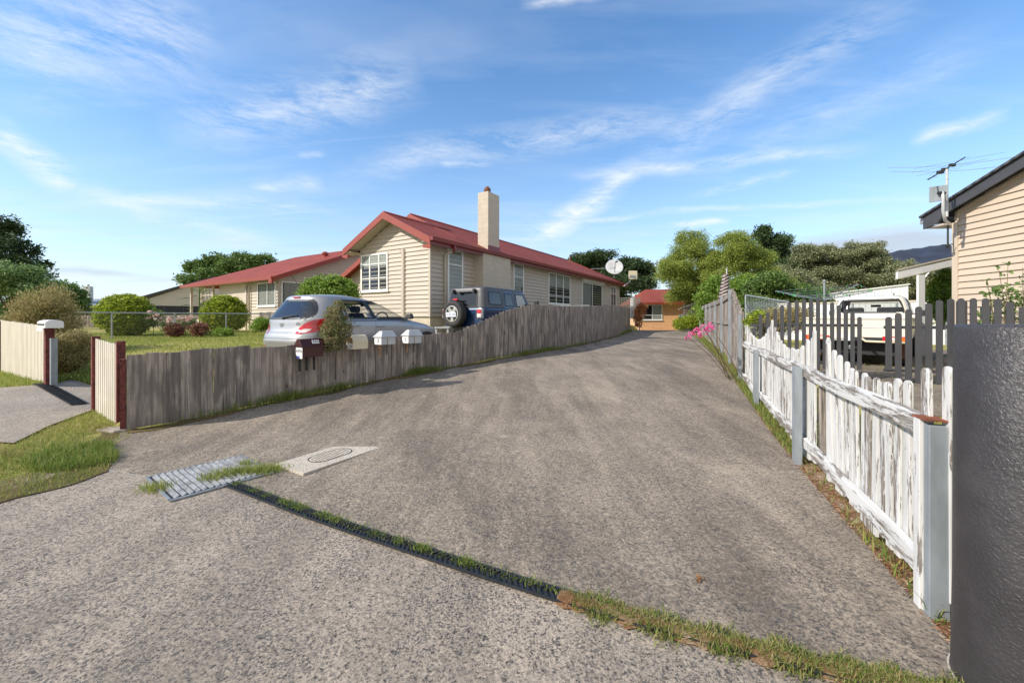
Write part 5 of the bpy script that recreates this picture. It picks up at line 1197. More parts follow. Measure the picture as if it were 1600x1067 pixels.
# ---------------------------------------------------------------- vehicles
class Body:
    """Car shell sliced by height: prof rows = (z, x_rear, x_front, half_width, squareness)"""
    def __init__(s, prof): s.p = np.array(prof, float)
    def at(s, z): return [float(np.interp(z, s.p[:, 0], s.p[:, k])) for k in (1, 2, 3, 4)]
    def pt(s, th, z, off=0.0):
        xr, xf, w, n = s.at(z); c, a = (xr+xf)/2, (xf-xr)/2+off; ct, st = math.cos(th), math.sin(th)
        return (c-a*math.copysign(abs(ct)**(2/n), ct), (w+off)*math.copysign(abs(st)**(2/n), st), z)
    def side(s, x, z, sg=-1, off=0.0):
        xr, xf, w, n = s.at(z); c, a = (xr+xf)/2, (xf-xr)/2; u = min(abs(x-c)/a, .9995)
        return (x, sg*(w*(1-u**n)**(1/n)+off), z)
    def rear(s, y, z, off=0.0):
        xr, xf, w, n = s.at(z); c, a = (xr+xf)/2, (xf-xr)/2; u = min(abs(y)/w, .9995)
        return (c-a*(1-u**n)**(1/n)-off, y, z)
    def arc(s, q, z, off=0.0, sg=-1):
        xr, xf, w, n = s.at(z); c, a = (xr+xf)/2, (xf-xr)/2
        th = np.linspace(0, math.pi*.6, 240); X = c-a*np.sign(np.cos(th))*np.abs(np.cos(th))**(2/n); Y = w*np.abs(np.sin(th))**(2/n)
        S = np.concatenate([[0], np.cumsum(np.hypot(np.diff(X), np.diff(Y)))]); x, y = np.interp(q, S, X), np.interp(q, S, Y)
        k = min(np.searchsorted(S, q), 238); dx, dy = X[k+1]-X[k], Y[k+1]-Y[k]; l = math.hypot(dx, dy)+1e-9
        return (x-dy/l*off, sg*(y+dx/l*off), z)
    def shell(s, zs, holes=(), nt=220):
        ths = np.linspace(-math.pi, math.pi, nt+1)[:-1]; vs = []
        # even angular spacing by arc feeling
        for z in zs: vs += [s.pt(t, z) for t in ths]
        mb = MB(); fs = []
        for i in range(len(zs)-1):
            for k in range(nt):
                a, b = i*nt+k, i*nt+(k+1) % nt; q = (a, b, b+nt, a+nt)
                c = [sum(vs[j][m] for j in q)/4 for m in range(3)]
                if any(h(c) for h in holes): continue
                fs.append(q)
        fs.append(tuple(range(nt))[::-1]); t0 = (len(zs)-1)*nt; fs.append(tuple(t0+k for k in range(nt)))
        return mb.add(vs, fs)
def rows_at(rows, z):
    r = np.array(rows, float); return float(np.interp(z, r[:, 0], r[:, 1])), float(np.interp(z, r[:, 0], r[:, 2]))
def patch(fn, rows, nz=8, nx=10, off=0.004):
    z0, z1 = rows[0][0], rows[-1][0]; mb = MB(); vs = []
    for i in range(nz+1):
        z = z0+(z1-z0)*i/nz; a, b = rows_at(rows, z)
        for k in range(nx+1): vs.append(fn(a+(b-a)*k/nx, z, off))
    return mb.add(vs, [(i*(nx+1)+k, i*(nx+1)+k+1, (i+1)*(nx+1)+k+1, (i+1)*(nx+1)+k) for i in range(nz) for k in range(nx)])
def ring(fn, rows, w=0.03, off=0.006):
    z0, z1 = rows[0][0], rows[-1][0]; P = []
    for i in range(9): z = z0+(z1-z0)*i/8; P.append((rows_at(rows, z)[0], z))
    a, b = rows_at(rows, z1)
    for k in range(1, 8): P.append((a+(b-a)*k/8, z1))
    for i in range(9): z = z1-(z1-z0)*i/8; P.append((rows_at(rows, z)[1], z))
    a, b = rows_at(rows, z0)
    for k in range(1, 8): P.append((b+(a-b)*k/8, z0))
    cx = sum(p[0] for p in P)/len(P); cz = sum(p[1] for p in P)/len(P); hx = max(abs(p[0]-cx) for p in P); hz = max(abs(p[1]-cz) for p in P)
    sc = lambda p, d: (cx+(p[0]-cx)*(1+d/hx), cz+(p[1]-cz)*(1+d/hz))
    n = len(P); vs = [fn(*sc(p, -w), off) for p in P]+[fn(*sc(p, .006), off) for p in P]
    return MB().add(vs, [(i, (i+1) % n, n+(i+1) % n, n+i) for i in range(n)])
def hole_side(rows, sg, m=0.015):
    z0, z1 = rows[0][0]+m, rows[-1][0]-m
    def h(c):
        if c[1]*sg < .3 or not z0 < c[2] < z1: return False
        a, b = rows_at(rows, c[2]); return a+m < c[0] < b-m
    return h
def hole_rear(rows, xlim, m=0.015, front=False):
    z0, z1 = rows[0][0]+m, rows[-1][0]-m
    def h(c):
        if (c[0] > xlim) != front or not z0 < c[2] < z1: return False
        a, b = rows_at(rows, c[2]); return a+m < c[1] < b-m
    return h
def wheel(parent, x, y, r, w, sg, name='wheel', zc=None):
    z = r if zc is None else zc; mb = MB(); mb.lathe([(r*.62, -w/2), (r*.9, -w/2), (r, -w*.32), (r, w*.32), (r*.9, w/2), (r*.62, w/2)], (x, y, z), (0, sg, 0), 36)
    o = obj(name, mb, 'rubber', parent, smooth=False); rm = MB(); rm.lathe([(r*.64, w*.38), (r*.66, w*.52), (r*.6, w*.53), (r*.57, w*.3), (r*.1, w*.3)], (x, y, z), (0, sg, 0), 36)
    for k in range(5):
        a = 2*math.pi*k/5; c, s_ = math.cos(a), math.sin(a); p = lambda u, v, d: (x+u*c-v*s_, y+sg*d, z+u*s_+v*c)
        rm.add([p(.04, -.035, w*.46), p(r*.6, -.05, w*.48), p(r*.6, .05, w*.48), p(.04, .035, w*.46), p(.04, -.035, w*.3), p(r*.6, -.05, w*.3), p(r*.6, .05, w*.3), p(.04, .035, w*.3)], [(0, 1, 2, 3), (0, 4, 5, 1), (1, 5, 6, 2), (2, 6, 7, 3), (3, 7, 4, 0)])
    obj('rim', rm, 'chrome', o); return o
def zmix(a, b, n): return list(np.linspace(a, b, n))
# --- silver hatchback
HD = 28.4
B0 = Vector((-3.62, 7.22, 0)); hd = Vector((math.sin(R(HD)), math.cos(R(HD)), 0)); lf = Vector((-hd.y, hd.x, 0))
o0 = B0+lf*.85; zg = .50
car = thing('parked_car', 'silver five-door hatchback parked on the grass behind the letterboxes', 'car', (o0.x, o0.y, zg), R(90-HD))
bd = Body([(.20, .22, 3.72, .74, 5), (.28, .10, 3.86, .80, 5), (.42, .03, 3.93, .835, 5), (.58, .0, 3.94, .848, 4.8), (.70, .03, 3.90, .853, 4.6), (.78, .10, 3.80, .853, 4.6), (.86, .12, 3.55, .850, 4.5), (.93, .13, 3.18, .838, 4.6), (.985, .145, 2.86, .815, 5),
           (1.05, .175, 2.68, .785, 5), (1.15, .235, 2.47, .735, 4.6), (1.25, .305, 2.25, .682, 4.4), (1.33, .36, 2.05, .64, 4.2), (1.38, .385, 1.90, .61, 4.0), (1.42, .40, 1.72, .58, 3.6), (1.452, .43, 1.5, .535, 3.2), (1.474, .58, 1.36, .45, 3), (1.487, .8, 1.22, .3, 2.6), (1.49, .95, 1.1, .1, 2.2)])
side = lambda x, z, off: bd.side(x, z, -1, off); sideL = lambda x, z, off: bd.side(x, z, 1, off); rear = lambda y, z, off: bd.rear(y, z, off)
W_f = [(.985, 1.66, 2.70), (1.10, 1.60, 2.46), (1.22, 1.56, 2.19), (1.32, 1.54, 1.92), (1.375, 1.53, 1.72)]
W_b = [(1.00, .96, 1.57), (1.10, .90, 1.51), (1.25, .86, 1.47), (1.33, .86, 1.45), (1.375, .90, 1.44)]
W_q = [(1.035, .62, .90), (1.12, .64, .84), (1.24, .70, .80)]
RG = [(.99, -.55, .55), (1.02, -.63, .63), (1.06, -.655, .655), (1.15, -.63, .63), (1.25, -.57, .57), (1.33, -.50, .50), (1.365, -.44, .44)]
FG = [(1.0, -.66, .66), (1.15, -.62, .62), (1.36, -.52, .52)]
holes = [hole_side(W_f, -1), hole_side(W_b, -1), hole_side(W_f, 1), hole_side(W_b, 1), hole_rear(RG, 1.5, .02), hole_rear(FG, 1.95, .03, True)]
zs = sorted(set([round(z, 4) for z in zmix(.2, .98, 30)+zmix(.985, 1.46, 44)+[1.466, 1.474, 1.48, 1.485, 1.488, 1.49]]))
body = obj('body', bd.shell(zs, holes, 360), 'silver', car, smooth=True)
for rows, fn, nm in ((W_f, side, 'side_window'), (W_b, side, 'side_window'), (W_f, sideL, 'side_window'), (W_b, sideL, 'side_window'), (W_q, side, 'quarter_window')):
    w_ = obj(nm, patch(fn, rows, 8, 10, .003), 'glass_c' if nm[0] == 's' else 'glass_d', car, smooth=True); obj('window_seal', ring(fn, rows, .026, .006), 'black', w_, smooth=True)
w_ = obj('rear_window', patch(rear, RG, 8, 14, .003), 'glass_d', car, smooth=True); obj('window_seal', ring(rear, RG, .03, .005), 'black', w_, smooth=True)
fr_ = lambda y, z, off: (lambda p: (bd.at(z)[0]+bd.at(z)[1]-p[0], p[1], p[2]))(bd.rear(y, z, off))
obj('windscreen', patch(fr_, FG, 8, 12, .003), 'glass_c', car, smooth=True)
mb = MB(); [mb.add(patch(side, [(.32, x, x+.008), (.96, x+.03, x+.038)], 10, 1, .002).v, patch(side, [(.32, x, x+.008), (.96, x+.03, x+.038)], 10, 1, .002).f) for x in (1.56, 2.66)]
q = patch(side, [(.955, .95, 2.78), (.970, .93, 2.77)], 1, 30, .004); mb.add(q.v, q.f); q = patch(side, [(1.0, 1.555, 1.655), (1.375, 1.44, 1.53)], 8, 2, .007); mb.add(q.v, q.f)
obj('door_seam', mb, 'black', car)
mb = MB(); q = patch(rear, [(.63, -.56, .56), (.637, -.57, .57)], 1, 20, .002); mb.add(q.v, q.f)
obj('hatch_seam', mb, 'black', car)
LP = [(.72, .43, .56), (.76, .42, .80), (.83, .45, .95), (.89, .52, 1.07), (.94, .60, 1.14), (.985, .74, 1.17), (1.005, .84, 1.12)]
for sg in (-1, 1):
    fn = lambda a, z, off, sg=sg: bd.arc(a, z, off, sg)
    tl = obj('tail_lamp', patch(fn, LP, 10, 14, .008), 'tail', car, smooth=True)
    obj('clear_lens', patch(fn, [(.745, .47, .60), (.79, .50, .68), (.815, .56, .68)], 4, 6, .011), 'clear', tl)
    obj('reflector', patch(lambda a, z, off, sg=sg: bd.arc(a, z, off, sg), [(.475, .42, .66), (.50, .44, .68)], 2, 5, .006), 'tail', car)
mb = MB(); mb.box(.37, .45, -.10, .10, 1.40, 1.425); obj('brake_lamp', mb, 'tail', car, bevel=.006)
p0 = Vector(bd.rear(.02, 1.02, .03)); p1 = Vector(bd.rear(-.36, 1.075, .03)); mb = MB(); mb.tube([Vector(bd.rear(.05, 1.0, .015)), p0, p1], [.018, .013, .007], 6); obj('wiper', mb, 'black', car)
m4 = frame(bd.rear(.06, .885, .010), (0, -1, 0), (.0, 0, 1)); mb = MB(); mb.M = m4; n = 18; o1 = [(.052*math.cos(2*math.pi*k/n), .036*math.sin(2*math.pi*k/n)) for k in range(n)]
mb.add([(a*1.0, b*1.0, 0) for a, b in o1]+[(a*.78, b*.74, 0) for a, b in o1]+[(a*1.0, b*1.0, .006) for a, b in o1]+[(a*.78, b*.74, .006) for a, b in o1], [(i, (i+1) % n, 2*n+(i+1) % n, 2*n+i) for i in range(n)]+[(2*n+i, 2*n+(i+1) % n, 3*n+(i+1) % n, 3*n+i) for i in range(n)])
mb.prism([(-.026, -.026, 0), (-.014, -.026, 0), (-.008, .026, 0), (-.02, .026, 0)], (0, 0, .006)); mb.prism([(.008, -.026, 0), (.02, -.026, 0), (.026, .026, 0), (.014, .026, 0)], (0, 0, .006)); mb.prism([(-.014, -.004, 0), (.014, -.004, 0), (.014, .006, 0), (-.014, .006, 0)], (0, 0, .006)); obj('badge', mb, 'steelp', car)
text('lettering', 'i20', .075, 'steelp', car, frame(bd.rear(-.40, .905, .008), (0, -1, 0), (0, 0, 1)), .002)
mb = MB(); q = patch(side, [(.66, 1.63, 1.79), (.70, 1.63, 1.79)], 2, 4, .03); mb.add(q.v, q.f); mb.tube([bd.side(1.63, .80, -1, .018), bd.side(1.80, .81, -1, .035), bd.side(1.86, .81, -1, .014)], .014, 8); mb.v = mb.v[15:]; mb.f = []
mb = MB(); mb.tube([bd.side(1.62, .835, -1, .004), bd.side(1.66, .84, -1, .032), bd.side(1.80, .843, -1, .034), bd.side(1.84, .845, -1, .004)], .013, 8); mb.tube([bd.side(.98, .86, -1, .004), bd.side(1.01, .862, -1, .03), bd.side(1.14, .862, -1, .03), bd.side(1.18, .864, -1, .004)], .013, 8); obj('door_handle', mb, 'silver', car, smooth=True)
mb = MB(); mb.add([(2.50, -.80, .99), (2.68, -.80, 1.0), (2.64, -.97, 1.0), (2.52, -.99, .99), (2.52, -.80, 1.12), (2.64, -.80, 1.11), (2.62, -.95, 1.12), (2.53, -.96, 1.13)], [(0, 3, 2, 1), (4, 5, 6, 7), (0, 1, 5, 4), (1, 2, 6, 5), (2, 3, 7, 6), (3, 0, 4, 7)]); obj('wing_mirror', mb, 'black', car, bevel=.03)
for x in (.72, 3.22):
    for sg in (-1, 1): 
        wheel(car, x, sg*.76, .30, .19, sg)
        mb = MB(); mb.lathe([(.365, 0), (.365, .003)], (x, sg*.855, .33), (0, sg, 0), 30); obj('wheel_arch', mb, 'black', car)
mb = MB(); q = patch(lambda a, z, off: (lambda p: (bd.at(z)[0]+bd.at(z)[1]-p[0], p[1], p[2]))(bd.arc(a, z, off, -1)), [(.70, .45, .72), (.80, .60, .98), (.83, .8, .98)], 5, 8, .005); mb.add(q.v, q.f); obj('headlight', mb, 'clear', car, smooth=True)
mb = MB()
for (x, y) in ((1.85, -.36), (1.85, .36), (.98, -.33), (.98, .33)):
    mb.box(x-.24, x+.24, y-.22, y+.22, .35, .60); mb.prism([(x-.30, y-.22, .55), (x-.16, y-.22, .55), (x-.30, y-.2, 1.12), (x-.40, y-.2, 1.12)], (0, .42, 0)); mb.box(x-.43, x-.33, y-.13, y+.13, 1.13, 1.27)
obj('seats', mb, 'dark', car, bevel=.04)
mb = MB(); mb.box(2.35, 2.85, -.68, .68, .7, .97); a_ = [(.19*math.cos(t), .19*math.sin(t)) for t in np.linspace(0, 2*math.pi, 22)]; mb.tube([(2.22+.10*b, -.36+a, 1.0+.8*b*.95) for a, b in a_], .016, 6, False); obj('dashboard', mb, 'dark', car)
mb = MB(); mb.box(2.0, 2.03, -.13, .09, 1.28, 1.345); obj('rear_view_mirror', mb, 'dark', car, bevel=.01)
mb = MB(); mb.tube([(.62, 0.1, 1.475), (.33, .1, 1.86)], .004, 5); obj('aerial', mb, 'black', car)
# --- blue four wheel drive
HJ = 32.0; hd = Vector((math.sin(R(HJ)), math.cos(R(HJ)), 0)); lf = Vector((-hd.y, hd.x, 0))
B0 = Vector((-.80, 12.05, 0)); o0 = B0+lf*.80; zg = .66
jp = thing('parked_car', 'blue boxy four wheel drive with grey hardtop and rear spare wheel beside the cream house', 'car', (o0.x, o0.y, zg), R(90-HJ))
low = Body([(.50, .05, 2.9, .76, 14), (.60, .0, 2.9, .78, 16), (1.10, .0, 2.9, .785, 16), (1.155, .01, 2.9, .78, 16), (1.16, .02, 2.88, .77, 16)])
obj('body', low.shell(zmix(.5, 1.16, 14), (), 200), 'blue', jp, smooth=False)
top = Body([(1.162, .015, 2.95, .775, 12), (1.5, .06, 2.72, .735, 11), (1.74, .10, 2.55, .70, 10), (1.79, .125, 2.50, .68, 9), (1.815, .17, 2.44, .645, 8), (1.825, .30, 2.3, .5, 6)])
ts = lambda x, z, off: top.side(x, z, -1, off); trr = lambda y, z, off: top.rear(y, z, off)
obj('hardtop', top.shell(zmix(1.162, 1.825, 26), (), 280), 'hard', jp, smooth=True)
for nm, rows, mt in (('side_window', [(1.27, .30, .93), (1.33, .28, .96), (1.60, .28, .93), (1.66, .32, .88)], 'glass_d'), ('side_window', [(1.24, 1.17, 1.66), (1.60, 1.17, 1.58), (1.65, 1.19, 1.54)], 'glass_d'), ('side_window', [(1.24, 1.86, 2.52), (1.60, 1.84, 2.34), (1.65, 1.87, 2.28)], 'glass_c')):
    if nm == 'side_window' and mt and rows[0][1] > 1: obj('door_frame', ring(ts, [(1.18, rows[0][1]-.07, rows[0][2]+.07), (rows[-1][0]+.06, rows[-1][1]-.05, rows[-1][2]+.06)], .06, .004), 'blue', jp)
    w_ = obj(nm, patch(ts, rows, 6, 8, .008), mt, jp); obj('window_seal', ring(ts, rows, .022, .0105), 'black', w_)
    if mt == 'glass_c': obj('inner_trim', patch(ts, rows, 6, 8, .0045), 'blind', w_)
RGJ = [(1.20, -.50, .58), (1.68, -.48, .56)]
w_ = obj('rear_window', patch(trr, RGJ, 6, 10, .010), 'glass_d', jp); obj('window_seal', ring(trr, RGJ, .02, .013), 'black', w_)
for yy in (-.38, .42): mb = MB(); mb.box(-.02, .12, yy-.03, yy+.03, 1.62, 1.74); obj('hinge', mb, 'black', jp, bevel=.01)
mb = MB(); mb.box(-.01, .05, -.22, .20, 1.635, 1.66); mb.box(-.04, .03, .10, .2, 1.60, 1.66); obj('wiper', mb, 'black', jp, bevel=.005)
for sg in (-1, 1):
    mb = MB(); mb.box(-.09, -.003, sg*.665-.095, sg*.665+.095, .86, 1.14); l_ = obj('tail_lamp', mb, 'whitebox', jp, bevel=.012)
    mb = MB(); mb.box(-.115, -.091, sg*.665-.075, sg*.665+.075, 1.0, 1.115); obj('red_lens', mb, 'tail', l_, bevel=.01); mb = MB(); mb.box(-.115, -.091, sg*.665-.075, sg*.665+.075, .885, .985); obj('clear_lens', mb, 'clear', l_, bevel=.01)
wc = (-.215, .17, .985); mb = MB(); r = .385
mb.lathe([(r*.60, -.13), (r*.93, -.135), (r, -.10), (r, .09), (r*.95, .12), (r*.86, .135), (r*.70, .128), (r*.60, .115)], wc, (-1, 0, 0), 44); sp_ = obj('spare_wheel', mb, 'rubber', jp, smooth=False)
mb = MB(); mb.lathe([(r*.61, .10), (r*.63, .135), (r*.58, .138), (r*.55, .06), (.03, .05)], wc, (-1, 0, 0), 40)
rim_ = obj('rim', mb, 'black', sp_); mb = MB(); mb.lathe([(r*.635, .10), (r*.635, .136), (r*.57, .139), (r*.565, .10)], wc, (-1, 0, 0), 40)
for k in range(5):
    a = 2*math.pi*k/5-math.pi/2; c, s_ = math.cos(a), math.sin(a); p = lambda u, v, d: (wc[0]-d, wc[1]+u*c-v*s_, wc[2]+u*s_+v*c)
    mb.add([p(.03, -.06, .12), p(r*.58, -.045, .125), p(r*.58, .045, .125), p(.03, .06, .12), p(.03, -.06, .07), p(r*.58, -.045, .07), p(r*.58, .045, .07), p(.03, .06, .07)], [(0, 1, 2, 3), (0, 4, 5, 1), (1, 5, 6, 2), (2, 6, 7, 3), (3, 7, 4, 0)])
mb.lathe([(.07, .11), (.07, .13), (.04, .135)], wc, (-1, 0, 0), 20); obj('spokes', mb, 'chrome', sp_)
mb = MB(); mb.box(-.385, -.375, wc[1]-.185, wc[1]+.185, wc[2]-.09, wc[2]+.045); pl = obj('number_plate', mb, 'platec', jp, bevel=.004)
text('lettering', 'K 381 GM', .078, 'bluesticker', pl, frame((-.387, wc[1], wc[2]-.022), (0, -1, 0), (0, 0, 1)))
mb = MB(); mb.box(-.20, -.12, wc[1]-.085, wc[1]+.085, 1.395, 1.45); mb2 = mb; obj('brake_lamp', mb, 'tail', jp, bevel=.01); mb = MB(); mb.box(-.13, .02, wc[1]-.03, wc[1]+.03, 1.1, 1.40); obj('lamp_bracket', mb, 'black', jp)
mb = MB(); mb.box(-.03, -.002, -.56, -.02, .98, 1.0); mb.box(-.03, -.002, -.56, -.02, .90, .92); mb.box(-.06, -.003, -.60, -.5, .86, 1.02) if False else None; obj('tailgate_hinge', mb, 'blue', jp)
mb = MB(); mb.box(-.16, .1, -.74, .74, .46, .62); obj('bumper', mb, 'black', jp, bevel=.03)
mb = MB(); mb.box(2.7, 4.05, -.62, .62, .7, 1.10); obj('bonnet', mb, 'blue', jp, bevel=.06)
mb = MB(); mb.box(2.35, 2.55, -1.0, -.78, 1.16, 1.33); obj('wing_mirror', mb, 'black', jp, bevel=.02)
mb = MB(); mb.tube([(3.3, -.72, 1.05), (3.3, -.72, 1.28)], .012, 6); mb.box(3.25, 3.36, -.80, -.66, 1.26, 1.48); obj('snorkel', mb, 'black', jp, bevel=.01)
for x in (.75, 3.5):
    for sg in (-1, 1): wheel(jp, x, sg*.74, .40, .25, sg)
# --- off-white pickup on the right
HU = 47.0; hd = Vector((math.sin(R(HU)), math.cos(R(HU)), 0)); cU = Vector((7.67, 9.16, 0)); zg = .45
ut = thing('parked_pickup', 'off-white pickup truck with a steel tray, seen from behind over the charcoal gate', 'pickup truck', (cU.x, cU.y, zg), R(90-HU))
mb = MB(); mb.box(.04, 2.2, -.92, .92, .72, .80); obj('tray_floor', mb, 'utepaint', ut)
mb = MB(); mb.box(0, .04, -.92, .92, .64, 1.08); mb.box(-.012, 0.001, -.90, .90, .845, .865) ; mb.box(-.02, .0, -.92, .92, 1.04, 1.085); obj('tailgate', mb, 'utepaint', ut, bevel=.006)
for sg in (-1, 1): mb = MB(); mb.box(.04, 2.2, sg*.90-.02, sg*.90+.02, .72, 1.07); obj('tray_side', mb, 'utepaint', ut, bevel=.005)
mb = MB(); mb.box(.1, 2.1, -.45, -.35, .55, .71); mb.box(.1, 2.1, .35, .45, .55, .71); mb.box(-.02, .06, -.86, .86, .56, .635); mb.box(.3, 4.4, -.72, .72, .24, .60); obj('chassis', mb, 'black', ut)
for sg in (-1, 1):
    mb = MB(); mb.box(-.035, -.021, sg*.68-.22, sg*.68+.22, .56, .67); t_ = obj('tail_lamp', mb, 'tail', ut, bevel=.006)
    mb = MB(); mb.box(-.040, -.036, sg*.82-.06, sg*.82+.06, .58, .65); obj('amber_lens', mb, 'orange', t_); mb = MB(); mb.box(-.040, -.036, sg*.62-.05, sg*.62+.05, .58, .65); obj('clear_lens', mb, 'clear', t_)
mb = MB(); mb.tube([(.0, -.10, .66), (-.1, -.12, .62), (-.16, -.2, .56), (-.17, -.9, .55)], .024, 8); mb.tube([(-.17, .1, .60), (-.17, .8, .60)], .022, 8); obj('rear_bar', mb, 'creambox', ut, smooth=True)
mb = MB(); mb.box(-.05, -.03, .05, .42, .56, .67); obj('number_plate', mb, 'platec', ut)
mb = MB(); mb.tube([(-.16, .06, .40), (.3, .0, .40)], .03, 8); mb.lathe([(.01, 0), (.035, .02), (.035, .05), (.01, .07)], (-.17, .06, .40), (0, 0, 1), 10); mb.tube([(.95, -.7, .33), (.95, .7, .33)], .05, 10); obj('tow_bar', mb, 'steel', ut)
cab = Body([(.55, 2.28, 4.6, .80, 9), (.95, 2.27, 4.6, .82, 9), (1.08, 2.28, 4.45, .81, 8), (1.25, 2.30, 3.95, .775, 7), (1.45, 2.36, 3.72, .72, 6.5), (1.58, 2.42, 3.55, .665, 6), (1.63, 2.48, 3.45, .62, 5.5), (1.66, 2.6, 3.3, .52, 4.5), (1.67, 2.75, 3.1, .3, 4)])
cr_ = lambda y, z, off: cab.rear(y, z, off); cf_ = lambda y, z, off: (lambda p: (cab.at(z)[0]+cab.at(z)[1]-p[0], p[1], p[2]))(cab.rear(y, z, off)); csd = lambda sg: (lambda x, z, off: cab.side(x, z, sg, off))
RU = [(1.20, -.66, .66), (1.26, -.67, .67), (1.50, -.60, .60), (1.56, -.55, .55)]; FU = [(1.20, -.68, .68), (1.56, -.56, .56)]; SU = [(1.15, 2.55, 3.85), (1.30, 2.52, 3.62), (1.56, 2.62, 3.28)]
obj('cab', cab.shell(zmix(.55, 1.64, 50)+[1.65, 1.66, 1.668], [hole_rear(RU, 3.0, .02), hole_rear(FU, 3.2, .03, True), hole_side(SU, 1, .02), hole_side(SU, -1, .02)], 320), 'utepaint', ut, smooth=True)
w_ = obj('rear_window', patch(cr_, RU, 6, 12, .003), 'glass_c', ut, smooth=True); obj('window_seal', ring(cr_, RU, .03, .005), 'black', w_, smooth=True)
obj('windscreen', patch(cf_, FU, 6, 12, .003), 'glass_c', ut, smooth=True)
for sg in (-1, 1): w_ = obj('side_window', patch(csd(sg), SU, 6, 10, .003), 'glass_c', ut, smooth=True); obj('window_seal', ring(csd(sg), SU, .03, .005), 'black', w_, smooth=True)
mb = MB()
for y in (-.38, .38): mb.box(2.55, 3.1, y-.24, y+.24, .7, 1.0); mb.box(2.50, 2.62, y-.25, y+.25, .9, 1.35)
obj('seats', mb, 'dark', ut, bevel=.04); mb = MB(); mb.box(3.72, 3.74, -.11, .11, 1.38, 1.45); mb.box(3.5, 3.9, -.7, .7, 1.0, 1.18); obj('dashboard', mb, 'dark', ut, bevel=.01)
mb = MB(); mb.box(3.4, 3.52, -1.02, -.86, 1.12, 1.28); mb.box(3.4, 3.52, .86, 1.02, 1.12, 1.28); obj('wing_mirror', mb, 'black', ut, bevel=.02)
mb = MB(); mb.box(2.23, 2.26, -.88, .88, .75, 1.15); obj('head_board', mb, 'utepaint', ut)
for sg in (-1, 1): mb = MB(); mb.tube([(2.7, sg*.45, 1.66), (2.7, sg*.45, 1.72)], .012, 5); obj('roof_stud', mb, 'black', ut)
mb = MB(); mb.box(4.4, 5.0, -.80, .80, .5, .98); obj('bonnet', mb, 'utepaint', ut, bevel=.08)
for x in (.95, 4.15):
    for sg in (-1, 1): wheel(ut, x, sg*.74, .34, .22, sg)
for sg in (-1, 1): mb = MB(); mb.box(.50, .52, sg*.74-.15, sg*.74+.15, .18, .56); obj('mud_flap', mb, 'terra', ut)
# ---------------------------------------------------------------- vegetation
def unit(n):
    v = RNG.normal(size=(n, 3)); return v/np.linalg.norm(v, axis=1)[:, None]
def leaves(pos, size, flat=1.0, direc=None, aspect=0.5, jitter=1.0):
    n = len(pos); d = unit(n) if direc is None else direc+RNG.normal(size=(n, 3))*jitter; d /= np.linalg.norm(d, axis=1)[:, None]
    r = unit(n); s = np.cross(d, r); s /= np.linalg.norm(s, axis=1)[:, None]+1e-9
    L1 = (size*RNG.uniform(.6, 1.35, n))[:, None]; a = d*L1; b = s*L1*aspect*.5
    V = np.stack([pos-a*.5, pos+b, pos+a*.5, pos-b], 1).reshape(-1, 3); Fq = np.arange(4*n).reshape(n, 4); return V, Fq
def crown_pts(lobes, n, clump, nclump, fill=0.25):
    lob = np.array(lobes, float); vol = (lob[:, 3]*lob[:, 4]*lob[:, 5])**(2/3); p = vol/vol.sum()
    li = RNG.choice(len(lob), nclump, p=p); u = unit(nclump); rad = np.where(RNG.random(nclump) < fill, RNG.uniform(.3, .85, nclump), RNG.uniform(.86, 1.04, nclump))
    C = lob[li, :3]+u*rad[:, None]*lob[li, 3:]; ci = RNG.integers(0, nclump, n)
    cs_ = clump*RNG.uniform(.55, 1.4, nclump)
    P = C[ci]+np.clip(RNG.normal(size=(n, 3)), -1.6, 1.6)*np.array([1, 1, .75])*cs_[ci][:, None]*.5
    out = C[ci]-lob[li[ci], :3]; out /= np.linalg.norm(out, axis=1)[:, None]+1e-9
    return P, out
def crown(parent, lobes, n, size, clump, nclump, mat, direc=None, aspect=.5, fill=.25, jitter=1.0, name='crown', out_w=0.0, up=0.0):
    P, out = crown_pts(lobes, n, clump, nclump, fill)
    if out_w or up: direc = out*out_w+np.array([0, 0, up])
    V, Fq = leaves(P, size, direc=direc, aspect=aspect, jitter=jitter); return mesh_np(name, V, Fq, mat, parent)
def trunk(parent, base, lobes, r, limbs=5, name='trunk'):
    mb = MB(); b = Vector(base); c = Vector((np.mean([l[0] for l in lobes]), np.mean([l[1] for l in lobes]), np.mean([l[2] for l in lobes])))
    mid = b.lerp(c, .5)+Vector((r*.8, 0, 0)); mb.tube([b-Vector((0, 0, .2)), b.lerp(mid, .5)+Vector((-r*.5, 0, 0)), mid, c], [r*1.2, r, r*.8, r*.3], 8)
    for l in lobes[:limbs]: e = Vector(l[:3]); m = mid.lerp(e, .5)+Vector((0, 0, -.1*(e-mid).length)); mb.tube([mid-Vector((0, 0, r)), m, e], [r*.55, r*.4, r*.12], 6)
    return obj(name, mb, 'bark', parent, smooth=True)
